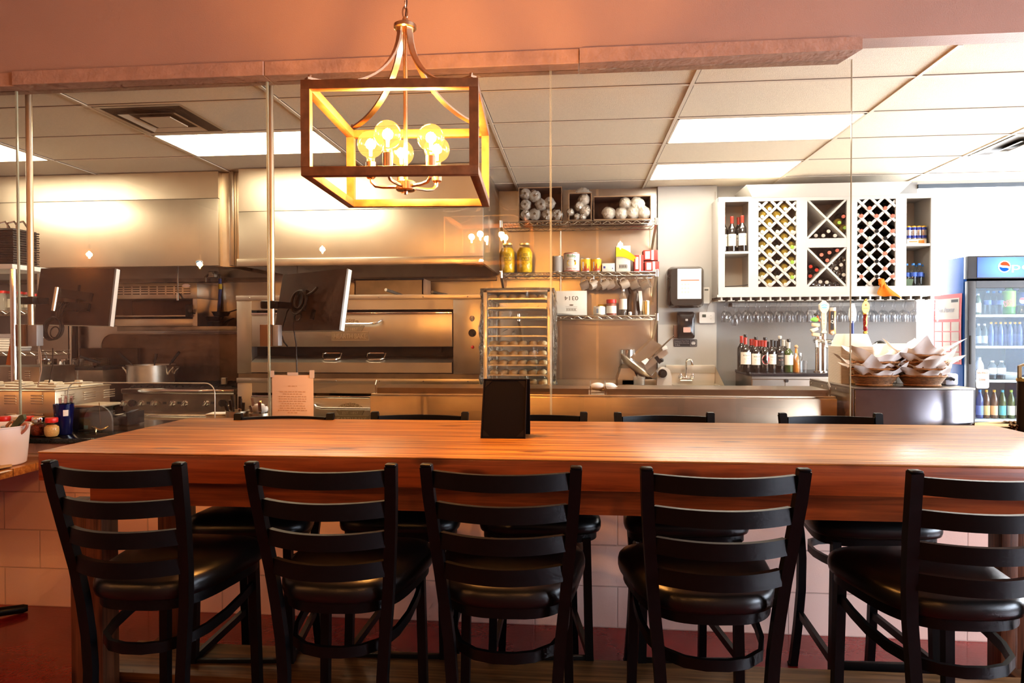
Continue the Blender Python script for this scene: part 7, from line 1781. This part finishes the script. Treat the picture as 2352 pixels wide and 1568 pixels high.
obj('gold_base', B().lathe([(0, z0), (.010, z0), (.012, z0+H*.06), (.020, z0+H*.10), (.016, z0+H*.15), (0, z0+H*.15)], 18, (x, YTH, 0)), gold, t); obj('gold_ring', B().lathe([(.023, z0+H*.60), (.024, z0+H*.63), (.023, z0+H*.66)], 18, (x, YTH, 0)), gold, t)
obj('finial', B().ball((x, YTH, z0+H*.94), .016, 12, 8).ball((x+.004, YTH, z0+H*.985), .014, 12, 8), gold, t)
b = B(); m_ = V3((x-.010, YTH-.024, z0+H*.79)); b.prism(ellipse(.032, .055), .005, front(m_)); b.mat(1).text('LAGER', .009, front(m_+V3((0, -.0055, -.01))), ex=.0004); b.prism(ellipse(.008, .009, 12), .0006, front(m_+V3((0, -.0052, .02)))); obj('oval_badge', b, [gold, mat('badge_brown', (.30, .12, .03), .5)], t)
b = B().bar([(x-.006, YTH-.0215, z0+H*.28), (x+.002, YTH-.0222, z0+H*.36), (x-.002, YTH-.0222, z0+H*.46), (x+.006, YTH-.0215, z0+H*.57)], .010, .002, up=(0, 1, 0)); obj('gold_script', b, gold, t)
t, x, z0, z1 = tap(1873, 722, 778, 'novelty tap handle of stacked pale blocks topped with green leaf'); H = z1-z0
beige = mat('beige_resin', (.74, .55, .36), .5)
for i, (dx, f, a) in enumerate(((0, .10, .1), (-.004, .32, -.45), (.0, .50, .05))): obj('block', B().box(x-.032+dx, x+.032+dx, YTH-.02, YTH+.02, z0+H*f, z0+H*f+.032, .008, M=Matrix.Translation((x, YTH, z0+H*f)) @ Matrix.Rotation(a, 4, 'Y') @ Matrix.Translation((-x, -YTH, -z0-H*f))), beige if i != 1 else ivory, t)
rr = random.Random(6); k = 14
obj('green_leaf', B().loft([[(x-.006+s*.034*cos(2*pi*q/k)*(1+rr.uniform(-.2, .2)), YTH+s*.02*sin(2*pi*q/k), z0+H*.70+hh) for q in range(k)] for s, hh in ((.4, 0), (1, .012), (.9, .028), (.4, .040))]), mat('leaf_green', (.20, .55, .08), .5), t)
obj('red_peg', B().tube([(x+.012, YTH, z0+H*.98), (x+.034, YTH, z0+H*.72)], .008, 8), mat('peg_red', (.70, .12, .03), .5), t); obj('black_knob', B().ball((x+.004, YTH, z0+H*1.0), .016, 10, 7, (1.3, 1, .8)), black_pl, t)

# ================================================================ dark steel box, foam boxes, baskets
YX = 4.22
xa, xb = P(1964, 930, YX).x, P(2236, 930, YX).x; bz = P(2100, 890, YX).z
yb2 = PS(1862, 874, xa).y
t = thing('steel_counter', 'dark mirror steel counter box carrying the bread baskets', 'counter', ((xa+xb)/2, (YX+yb2)/2, 0))
obj('counter_body', B().box(xa, xb, YX, yb2, .05, bz-.012, .003), mat('dark_mirror_steel', (.22, .20, .21), .20, 1, bump=(2.6, .45, 1)), t)
obj('counter_top', B().box(xa-.006, xb+.006, YX-.008, yb2+.004, bz-.012, bz, .002), steel_d, t)
obj('side_panel', B().box(xa-.008, xa-.001, YX+.01, yb2, .05, bz-.014), steel_d, t)
rv = B()
for f in (.03, .35, .68, .97): rv.ball((xa-.008, YX+.02+(yb2-YX-.04)*f, bz-.03), .006, 8, 5)
obj('rivets', rv, chrome, t)
Zb = bz+.001
# foam takeout boxes, nested open in two stacks
def foam_stack(px0, px1, ytop, ybase, Y, dep, n, lab, grp):
    x0, x1 = P(px0, 840, Y).x, P(px1, 840, Y).x; z1 = P((px0+px1)/2, ytop+20, Y).z; first = None
    for i in range(n):
        z = Zb+(z1-Zb)*i/(n-1)
        l = 'white foam takeout box, %s from the bottom of the %s' % (nth(i), lab)
        loc = ((x0+x1)/2, Y+dep/2, z)
        if first is None:
            first = thing('takeout_box', l, 'takeout box', loc, grp)
            b = B(); g = .02*(x1-x0); w2 = (x1-x0); xm = x0+w2*.30
            for a, c in ((x0, xm-.006), (xm+.006, x1)): b.loft([[(a+q[0]*(c-a)/1, Y+dep*.5+q[1]*dep, z+zz) for q in [(p+.5, p2) for p, p2 in rrect(1, 1, .12, 3)]] for zz in (.0, .0052)])
            obj('flange', b, foam_m, first, smooth=0)
            hh = .078; b = B(); b.loft([[((x0+x1)/2+px*s*w2, Y+dep*.5+py*s*dep, z+zz) for px, py in rrect(1, 1, .12, 3)] for s, zz in ((.93, .004), (.90, .012), (.72, hh), (.68, hh+.006))])
            if True: dome = obj('tray', b, foam_m, first)
        else:
            t_ = first.copy(); COL.objects.link(t_); t_.location = loc; t_['label'] = l
            for ch in first.children:
                if ch.name.startswith('tray') and i != n-1: continue
                q = ch.copy(); COL.objects.link(q); q.parent = t_
foam_stack(1930, 2012, 777, 878, 4.50, .22, 36, 'tall front stack', 'foam boxes in the tall stack')
foam_stack(2012, 2150, 800, 880, 4.56, .22, 29, 'lower stack behind the baskets', 'foam boxes in the lower stack')
# baskets
m, nt, p_, out = nodes('wicker')
tc = nt.nodes.new('ShaderNodeTexCoord'); mp = nt.nodes.new('ShaderNodeMapping'); mp.inputs['Scale'].default_value = (1, 1, 1); L(nt, tc.outputs['Object'], mp.inputs[0])
wv = nt.nodes.new('ShaderNodeTexWave'); wv.bands_direction = 'Z'; wv.inputs['Scale'].default_value = 42; wv.inputs['Distortion'].default_value = 1.5; L(nt, mp.outputs[0], wv.inputs['Vector'])
nz = nt.nodes.new('ShaderNodeTexNoise'); nz.inputs['Scale'].default_value = 45; L(nt, mp.outputs[0], nz.inputs['Vector'])
mx = nt.nodes.new('ShaderNodeMath'); mx.operation = 'MULTIPLY'; L(nt, wv.outputs['Fac'], mx.inputs[0]); L(nt, nz.outputs['Fac'], mx.inputs[1])
r = nt.nodes.new('ShaderNodeValToRGB'); r.color_ramp.elements[0].color = (.10, .035, .01, 1); r.color_ramp.elements[1].color = (.55, .26, .09, 1); r.color_ramp.elements[0].position = .05; r.color_ramp.elements[1].position = .5
L(nt, mx.outputs[0], r.inputs[0]); L(nt, r.outputs[0], p_.inputs['Base Color']); p_.inputs['Roughness'].default_value = .55
bp = nt.nodes.new('ShaderNodeBump'); bp.inputs['Strength'].default_value = .8; bp.inputs['Distance'].default_value = .006; L(nt, wv.outputs['Fac'], bp.inputs['Height']); L(nt, bp.outputs[0], p_.inputs['Normal'])
wicker = m; wicker_rim = mat('wicker_rim', (.30, .13, .04), .6, noise=(60, .4))
liner_m = mat('liner_paper', (.84, .76, .70), .75)
bk0 = None
def basket_stack(pxc, n, word, Y, pw, seed, tilt):
    global bk0
    rr = random.Random(seed); c = P(pxc, 885, Y); Rt = pw*Y/F/2
    for i in range(n):
        z = Zb+.042*i
        lab = 'oval wicker basket, %s from the bottom of the %s basket stack' % (nth(i), word)
        loc = (c.x+rr.uniform(-.008, .008)+tilt*i, Y, z)
        if bk0 is None:
            bk0 = thing('wicker_basket', lab, 'basket', loc, 'bread baskets on the dark steel counter'); x, y = loc[0], loc[1]
            prof = [(0, .004), (Rt*.70, .004), (Rt*.76, .012)]+[(Rt*(.76+.24*q/5), .012+.048*q/5) for q in range(1, 6)]+[(Rt*.96, .058), (Rt*.72, .014), (0, .012)]
            obj('woven_bowl', B().lathe([(r_, z+zz) for r_, zz in prof], 34, (x, y, 0), sy=.70), wicker, bk0)
            obj('rim', B().tube([(x+Rt*cos(q), y+Rt*.70*sin(q), z+.062+.002*sin(9*q)) for q in [2*pi*k/40 for k in range(40)]], .0065, 7, closed=True), wicker_rim, bk0)
            obj('foot_band', B().tube([(x+Rt*.74*cos(q), y+Rt*.74*.70*sin(q), z+.006) for q in [2*pi*k/36 for k in range(36)]], .006, 6, closed=True), wicker_rim, bk0)
        else: dup(bk0, loc, lab)
        # crumpled liner
        b = B(); ph = rr.uniform(0, 6.3); s = Rt*1.02; N = 18
        top = i == n-1
        cor = [rr.uniform(.4, 1.0) for _ in range(4)]
        def lf(u, v):
            a, e = 2*u-1, 2*v-1; rad = max(abs(a), abs(e)); rd = sqrt(a*a+e*e)
            ang = math.atan2(e, a); cn = cor[int(((ang+pi)/(pi/2)) % 4)]
            k = min(rd, 1.42)
            inside = min(k, .82)
            spread = s*(inside*.90 + max(0, k-.82)*(1.0+.75*cn))
            zz = .016+ .050*max(0, min(1, (k-.55)/.3))**1.5 + max(0, k-.82)*(.09+.11*cn*(1.0 if top else .6)) + .007*sin(9*ang+ph)*min(1, k)*(.3+k)
            wob = 1+.08*sin(7*ang+ph)*max(0, k-.6)
            return (loc[0]+spread*cos(ang+ph*.25+.7)*wob, loc[1]+spread*.74*sin(ang+ph*.25+.7)*wob, z+zz)
        b.grid(N, N, lf)
        solo('paper_liner', b, liner_m, 'white paper liner crumpled in the %s basket of the %s stack' % (nth(i), word), 'paper liner', 'paper liners in the bread baskets', smooth=25)
basket_stack(2009, 3, 'left', 4.36, 98, 3, .0)
basket_stack(2118, 4, 'right', 4.36, 100, 9, -.003)
# black kettle dome behind
c = P(2022, 800, 5.1); r = 19*5.1/F
t = thing('soup_kettle', 'shiny black domed kettle behind the foam boxes', 'kettle', (c.x, 5.1, 0)); zk = P(2018, 800, 5.1).z
obj('kettle_body', B().lathe([(0, 0.0), (r*.9, 0), (r, .02), (r, zk-.03)], 28, (c.x, 5.1, 0)), mat('gloss_black', (.012, .012, .012), .12), t)
obj('dome', B().lathe([(r*1.02, zk-.028), (r*1.02, zk-.015)]+[(r*cos(q), zk-.015+r*1.15*sin(q)) for q in [radians(a) for a in range(0, 91, 10)]], 28, (c.x, 5.1, 0)), bpy.data.materials['gloss_black'], t)
obj('chrome_band', B().lathe([(r*1.03, zk-.03), (r*1.03, zk-.018)], 28, (c.x, 5.1, 0)), chrome, t)

# ================================================================ glass door drinks cooler
YF = 6.45
fx0 = P(2219.5, 700, YF).x; fw = .78; fx1 = fx0+fw; FZ = P(2240, 588, YF).z; FD = .74
fz = lambda y: P(2290, y, YF).z
blk_f = mat('cooler_black', (.03, .032, .04), .45); blue_side = mat('cooler_blue_side', (.03, .12, .42), .22, coat=.3)
t = thing('drinks_cooler', 'tall glass door drinks cooler with a blue lit header', 'drinks cooler', (fx0+fw/2, YF+.3, 0))
b = B(); b.box(fx0, fx0+.03, YF+.05, YF+FD, .05, FZ, .004); obj('side_wall', b, blue_side, t, 'glossy blue side')
obj('side_wall', B().box(fx1-.03, fx1, YF+.05, YF+FD, .05, FZ, .004), blue_side, t)
obj('inner_shell', B().box(fx0+.03, fx1-.03, YF+FD-.03, YF+FD, .05, FZ-.01).box(fx0+.031, fx1-.031, YF+.05, YF+FD-.03, FZ-.27, FZ-.25).box(fx0+.031, fx1-.031, YF+.05, YF+FD-.03, .2, .26), mat('cooler_white_inside', (.34, .40, .46), .5), t)
hb = fz(640)
obj('header', B().box(fx0, fx1, YF-.02, YF+.05, hb, FZ, .006).box(fx0+.03, fx1-.03, YF+.05, YF+FD-.03, FZ-.015, FZ), blk_f, t)
# lit header sign: blue with a paler glow round the emblem
m, nt, p_, out = nodes('header_sign')
tc = nt.nodes.new('ShaderNodeTexCoord'); mp = nt.nodes.new('ShaderNodeMapping'); L(nt, tc.outputs['Object'], mp.inputs[0])
gx_, gz_ = P(2310, 612, YF).x-(fx0+fw/2), P(2310, 612, YF).z
mp.inputs['Location'].default_value = (-gx_*3.6, 0, -gz_*5.5); mp.inputs['Scale'].default_value = (3.6, 0.001, 5.5)
gr = nt.nodes.new('ShaderNodeTexGradient'); gr.gradient_type = 'SPHERICAL'; L(nt, mp.outputs[0], gr.inputs[0])
r = nt.nodes.new('ShaderNodeValToRGB'); r.color_ramp.elements[0].color = (.003, .03, .22, 1); r.color_ramp.elements[1].color = (.06, .25, .58, 1); L(nt, gr.outputs[0], r.inputs[0])
L(nt, r.outputs[0], p_.inputs['Base Color']); L(nt, r.outputs[0], p_.inputs['Emission Color']); p_.inputs['Emission Strength'].default_value = .35; p_.inputs['Roughness'].default_value = .3
sx0 = P(2241, 612, YF).x; sz0, sz1 = fz(637), fz(591)
sg = obj('header_sign', B().box(sx0, fx1-.02, YF-.026, YF-.019, sz0, sz1), m, t, 'lit blue brand panel')
ec = P(2307, 612, YF-.028); R_e = 13.2*YF/F
cap_w = glow('sign_white', (1, 1, 1), 1.3); cap_r = glow('sign_red', (.85, .10, .04), 1.0); cap_b = glow('sign_blue', (.02, .12, .55), 1.0)
e = B(); n_ = 42; e.prism([(R_e*(1.0 if q % 2 else .93)*cos(2*pi*q/n_), R_e*(1.0 if q % 2 else .93)*sin(2*pi*q/n_)) for q in range(n_)], .002, front(ec))
Re = R_e*.80
def wavep(lo, hi):    # piece of a disc between two wavy chords
    def ch(o, sgn): return lambda x: o*Re+sgn*.16*Re*sin(pi*x/Re*.85+.3)
    return None
up_, dn = [], []
for q in range(25):
    x = -Re+2*Re*q/24; d = sqrt(max(0, Re*Re-x*x)); wv_ = .14*Re*sin(2.6*x/Re)
    up_.append((x, d, wv_))
rot = Matrix.Rotation(-.35, 4, 'Z')
e.mat(1).prism([(x, max(min(d, w+.20*Re), -d)) for x, d, w in up_]+[(x, d) for x, d, w in reversed(up_)], .0028, front(ec) @ rot)
e.mat(2).prism([(x, -d) for x, d, w in up_]+[(x, min(max(-d, w*1.0-.22*Re), d)) for x, d, w in reversed(up_)], .0028, front(ec) @ rot)
obj('emblem', e, [cap_w, cap_r, cap_b], sg, 'round red white and blue emblem')
e = B().text('pepsi', .082, front(P(2371, 614, YF-.029)), w=.34, ex=.001); obj('lettering', e, cap_w, sg, 'white lettering')
# door
dt = fz(645)
d = B(); d.box(fx0+.002, fx0+.066, YF-.03, YF+.03, .1, dt, .004); d.box(fx1-.066, fx1-.002, YF-.03, YF+.03, .1, dt, .004); d.box(fx0+.066, fx1-.066, YF-.03, YF+.03, fz(661), dt); d.box(fx0+.066, fx1-.066, YF-.03, YF+.03, .1, .22)
dr = obj('door', d, blk_f, t)
obj('handle', B().box(fx0+.012, fx0+.028, YF-.038, YF-.028, fz(836), fz(770), .004), dark_hole, dr)
obj('door_pane', B().box(fx0+.066, fx1-.066, YF-.004, YF+.004, .22, fz(661)), clear('cooler_glass', (.92, .97, 1), 1.25), dr)
shy = [722, 794, 872, 962]
shz = [P(2290, y, YF+.10).z for y in shy]
for z in shz: obj('shelf_board', B().box(fx0+.035, fx1-.035, YF+.07, YF+FD-.04, z-.022, z, .002), mat('shelf_white', (.55, .60, .62), .4) if 'shelf_white' not in bpy.data.materials else bpy.data.materials['shelf_white'], t)
inl = glow('cooler_lamp', (.80, .92, 1.0), .8)
obj('lamp_tube', B().box(fx0+.034, fx0+.044, YF+.06, YF+.075, .3, FZ-.3).box(fx1-.044, fx1-.034, YF+.06, YF+.075, .3, FZ-.3), inl, t)
# bottles inside
grn = clear('green_pet', (.45, .80, .25), 1.4, dirt=.6, dcol=(.12, .40, .02)); navy = mat('navy_label', (.03, .07, .30), .5); amber = mat('brown_bottle_glass', (.10, .035, .01), .1, spec=.9); lime = mat('lime_label', (.30, .62, .06), .5)
pk = clear('grey_pet', (.55, .62, .66), 1.45, dirt=.3, dcol=(.14, .18, .22))
def inside(px, sh, Y, h, lab, key, **k):
    c = P(px, shy[sh], Y); water((c.x, Y, shz[sh]+.001), h, lab, 'bottles in the drinks cooler', key=key, **k)
YI = YF+.14
inside(2246, 0, YI, .19, 'short green tinted bottle with pale label on the top cooler shelf', 'g0', capm=white_pl, labm=label_w, bodym=bottle_green, r=.026, v=(.1, .55))
for i, px in enumerate((2268, 2282, 2296)): inside(px, 0, YI+.05*(i % 2), .215, 'clear water bottle with blue cap on the top cooler shelf, %s of three' % nth(i), 'w2', r=.030)
inside(2317, 0, YI+.03, .275, 'big lime green soda bottle on the top cooler shelf', 'g1', capm=foil_grn, labm=lime, bodym=grn, r=.052, v=(.25, .78))
inside(2349, 0, YI+.03, .27, 'big dark cola bottle with navy label cut by the right edge, top cooler shelf', 'c1', capm=bluecap, labm=navy, bodym=bottle_dark, r=.052, v=(.30, .74))
lc = P(2317, 695, YI+.03-.054)
tt = [o for o in bpy.data.objects if o.get('label', '').startswith('big lime green')][0]
e = B().text('DEW', .05, Matrix.Translation((lc.x, YI+.03-.0545, lc.z)) @ Matrix.Rotation(pi/2, 4, 'X') @ Matrix.Rotation(.35, 4, 'Z'), w=.085, ex=.0008); obj('lettering', e, cap_r if False else mat('soda_red', (.65, .05, .06), .5), tt)
tt = [o for o in bpy.data.objects if o.get('label', '').startswith('big dark cola')][0]; lc = P(2349, 690, YI-.025)
e = B().prism(ellipse(.028, .028), .001, front(V3((lc.x, YI-.0235, lc.z)))); e.mat(1).prism([(x, abs(y)+.004) if y > 0 else (x, .004) for x, y in ellipse(.027, .023)], .0016, front(V3((lc.x, YI-.0235, lc.z)))); obj('emblem', e, [white_pl, bpy.data.materials['soda_red']], tt)
for i, px in enumerate((2247, 2261)): inside(px, 1, YI, .20, 'dark bottle with white cap on the second cooler shelf, %s of two' % nth(i), 'c2', capm=white_pl, labm=mat('grey_print_label', (.5, .55, .62), .5) if 'grey_print_label' not in bpy.data.materials else bpy.data.materials['grey_print_label'], bodym=pk, r=.024, v=(.12, .45))
for i, px in enumerate((2276, 2287, 2298, 2309, 2320, 2331, 2342)): inside(px, 1, YI+.03*(i % 2), .215, 'slim navy beer bottle on the second cooler shelf, %s from the left' % nth(i), 'n2', capm=foil_yel, labm=navy, bodym=bottle_blue, r=.022, v=(.15, .5))
for i, px in enumerate((2249, 2279, 2300)): inside(px, 2, YI+.03*(i > 0), (.20, .17, .17)[i], ('white plastic jug on the third cooler shelf', 'grey tinted bottle with pale label, middle of the third cooler shelf', 'grey tinted bottle with pale label, right on the third cooler shelf')[i], ('m3', 'p3', 'p3')[i], capm=white_pl, labm=(label_w, label_w, label_w)[i], bodym=(white_pl, pk, pk)[i], r=.034, v=(.3, .62))
t3 = thing('food_container', 'shallow clear container with pale lid on the third cooler shelf', 'container', (P(2325, 866, YI).x, YI+.05, shz[2]))
cx = P(2325, 866, YI).x; obj('tub', B().box(cx-.06, cx+.06, YI, YI+.14, shz[2]+.001, shz[2]+.055, .006), mat('smoky_plastic', (.30, .34, .36), .3), t3); obj('lid', B().box(cx-.065, cx+.065, YI-.005, YI+.145, shz[2]+.056, shz[2]+.064, .003), white_pl, t3)
for i, (px, key, cap_, lb_, bd, lab) in enumerate(((2250, 'n4', bluecap, mat('blue_white_label', (.20, .28, .62), .5), bottle_blue, 'navy bottle with blue label at the left of the bottom cooler shelf'), (2265, 'o4', mat('orange_foil', (.80, .36, .04), .4), mat('tan_label', (.80, .55, .22), .5), amber, 'brown bottle with orange foil and gold label on the bottom cooler shelf'), (2283, 'p4', bpy.data.materials['orange_foil'], mat('peach_label', (.82, .48, .28), .5), amber, 'brown bottle with orange foil and peach label on the bottom cooler shelf'), (2302, 't4', mat('teal_foil', (.08, .38, .52), .4), mat('teal_label', (.12, .48, .58), .5), bottle_green, 'bottle with teal foil and round teal label on the bottom cooler shelf'), (2322, 'w4', foil_grn, label_w, bottle_green, 'green bottle with tall white label on the bottom cooler shelf'), (2341, 'v4', foil_wht, mat('white_label_b', (.80, .78, .72), .6), bottle_green, 'green bottle with white label at the right of the bottom cooler shelf'))):
    inside(px, 3, YI+.01, .26, lab, key, capm=cap_, labm=lb_, bodym=bd, r=.029, v=(.12, .45))
# sticker on the door
c = P(2257, 868, YF-.006); xa, xb, za, zb = rect(2242, 848, 2272, 892, YF-.006)
e = B().prism(rrect(xb-xa, zb-za, .02), .001, front(V3(((xa+xb)/2, YF-.0045, (za+zb)/2)))); cx = (xa+xb)/2; H = zb-za
e.mat(1)
e.text('BALANCE', H*.11, front(V3((cx, YF-.0062, za+H*.82))), w=(xb-xa)*.8, ex=.0003); e.text('DRINK', H*.11, front(V3((cx, YF-.0062, za+H*.46))), w=(xb-xa)*.5, ex=.0003)
e.mat(2); e.text('EAT', H*.11, front(V3((cx, YF-.0062, za+H*.63))), w=(xb-xa)*.3, ex=.0003); e.text('& BE', H*.10, front(V3((cx, YF-.0062, za+H*.30))), w=(xb-xa)*.35, ex=.0003)
for q in range(3): e.prism(ellipse(.010, .007, 12), .0004, front(V3((cx+(q-1)*.022, YF-.0058, za+H*.15))))
obj('door_sticker', e, [mat('sticker_cream', (.50, .45, .40), .6), mat('sticker_red', (.70, .12, .10), .6), mat('sticker_grey', (.40, .36, .34), .6)], dr, 'cream sticker with red and grey words')
# calendar hung on the cooler side
XS = fx0-.004
q = [PS(2147, 684, XS), PS(2211, 668, XS), PS(2156, 832, XS), PS(2214, 838, XS)]   # tl tr bl br
t = thing('wall_calendar', 'red bordered paper calendar hanging on the blue cooler side', 'calendar', (XS, (q[0].y+q[1].y)/2, q[3].z))
y0c, y1c = q[1].y, q[0].y; ztc, zbc = (q[0].z+q[1].z)/2, (q[2].z+q[3].z)/2
CP = lambda u, v, d=0: V3((XS-.004-d-.012*sin(pi*v)*.5, y1c+(y0c-y1c)*u, ztc+(zbc-ztc)*v))
def cq(b, u0, u1, v0, v1, d): n2 = 6; b.grid(2, n2, lambda a, e_: CP(u0+(u1-u0)*a, v0+(v1-v0)*e_, d))
b = B(); cq(b, 0, 1, 0, 1, 0); obj('red_sheet', b, mat('calendar_red', (.45, .012, .012), .55), t)
b = B(); cq(b, .06, .92, .06, .36, .0012)
for r_ in range(4):
    for c_ in range(3): cq(b, .06+.30*c_, .06+.30*c_+.265, .40+.145*r_, .40+.145*r_+.13, .0012)
obj('paper_panels', b, mat('calendar_paper', (.52, .46, .41), .7), t)
b = B(); cq(b, .64, .88, .08, .12, .002); obj('black_strip', b, ink, t)
b = B()
side = lambda p: Matrix.Translation(p) @ Matrix.Rotation(-pi/2, 4, 'Z') @ Matrix.Rotation(pi/2, 4, 'X')
b.text('Bon Amour', .05, side(CP(.46, .22, .004)), w=abs(y1c-y0c)*.62, ex=.0004); obj('lettering', b, mat('calendar_grey', (.40, .42, .48), .7), t)
# bright white goods behind the baskets
c = P(2192, 862, 4.75)
t = thing('label_printer', 'small pale machine half hidden behind the right basket stack', 'machine', (c.x, 4.48, Zb))
xq = P(2172, 862, 4.4).x; xr3 = P(2202, 862, 4.4).x
obj('case', B().box(xq, xr3, 4.40, 4.56, Zb, P(2190, 858, 4.4).z, .01), mat('pale_case', (.62, .62, .66), .35), t); obj('black_latch', B().tube([P(2170, 870, 4.39), P(2184, 868, 4.39), P(2192, 872, 4.39)], .008, 8), black_pl, t)

# ================================================================ lamps, daylight, camera
def lamp(name, kind, loc, energy, col, size=.1, rot=(0,0,0), sy=None, cam=True):
    d = bpy.data.lights.new(name, kind); d.energy = energy; d.color = col
    if kind == 'AREA':
        d.size = size
        if sy: d.shape = 'RECTANGLE'; d.size_y = sy
    else: d.shadow_soft_size = size
    o = bpy.data.objects.new(name, d); COL.objects.link(o); o.location = loc; o.rotation_euler = rot
    return o
for p in BULBS: lamp('bulb_light', 'POINT', p, 15, (1.0, .50, .17), .02)
lamp('window_daylight', 'AREA', ((WX0+WX1)/2, YW2+.16, 1.6), 400, (.93, .96, 1.0), WX1-WX0, (pi/2, 0, pi), 2.3)
lamp('front_daylight', 'AREA', (XR+.16, 5.7, 1.7), 200, (.90, .95, 1.0), 5.4, (pi/2, 0, pi/2), 2.0)
lamp('side_daylight', 'AREA', (XR+.16, .2, 1.6), 330, (.72, .84, 1.0), 5.4, (pi/2, 0, pi/2), 1.7)
# bare filament bulbs hanging in the dining room behind the viewer; the glass mirrors them
for i, (px, py, yb_) in enumerate(((740, 572, -1.1), (204, 584, -1.3), (458, 607, -1.6), (1425, 562, -1.2), (1105, 600, -2.0))):
    c = P(px, py, 2*YG-yb_); c = V3((c.x, yb_, c.z))
    t = thing('pendant_bulb', 'bare filament bulb on a cord over the dining room, %s from the left' % nth((2, 0, 1, 4, 3)[i]), 'pendant lamp', c, 'bare filament bulbs behind the viewer')
    obj('socket', B().cyl((c.x, c.y, c.z+.07), .018, .06, 14), nickel, t)
    obj('globe_bulb', B().lathe([(0, c.z-.075), (.016, c.z-.07), (.026, c.z-.03), (.028, c.z+.01), (.018, c.z+.05), (.013, c.z+.07)], 18, (c.x, c.y, 0)), bulb_glass, t)
    obj('filament', B().tube([(c.x, c.y, c.z-.05), (c.x, c.y, c.z+.04)], .006, 6), glow('edison_filament', (1, .72, .38), 260) if i == 0 else bpy.data.materials['edison_filament'], t)
    obj('cord', B().tube([(c.x, c.y, c.z+.12), (c.x, c.y, 3.598)], .003, 6), cable_m, t)
    lamp('bulb_light', 'POINT', c, 25, (1.0, .50, .19), .03)
w = bpy.data.worlds.new('World'); bpy.context.scene.world = w; w.use_nodes = True
bg = w.node_tree.nodes['Background']; bg.inputs[0].default_value = (.93, .96, 1, 1); bg.inputs[1].default_value = 3.0
cd = bpy.data.cameras.new('camera'); cam = bpy.data.objects.new('camera', cd); COL.objects.link(cam)
cd.sensor_fit = 'HORIZONTAL'; cd.sensor_width = 36; cd.lens = 36*F/2352; cd.clip_start = .02
cam.matrix_world = Matrix.Translation((0, 0, HC)) @ (Matrix.Rotation(YAW, 4, 'Z') @ Matrix.Rotation(pi/2+PIT, 4, 'X') @ Matrix.Rotation(ROL, 4, 'Z'))
sc = bpy.context.scene; sc.camera = cam
sc.view_settings.view_transform = 'Standard'; sc.view_settings.look = 'Medium High Contrast'; sc.view_settings.exposure = 0.85
cy = sc.cycles
cy.max_bounces = 8; cy.diffuse_bounces = 3; cy.glossy_bounces = 5; cy.transmission_bounces = 4; cy.transparent_max_bounces = 24
cy.caustics_reflective = False; cy.caustics_refractive = False; cy.sample_clamp_indirect = 6; cy.blur_glossy = .5
cy.use_denoising = True
try: cy.denoiser = 'OPENIMAGEDENOISE'
except Exception: pass
cy.use_adaptive_sampling = True; cy.adaptive_threshold = .05; cy.adaptive_min_samples = 12
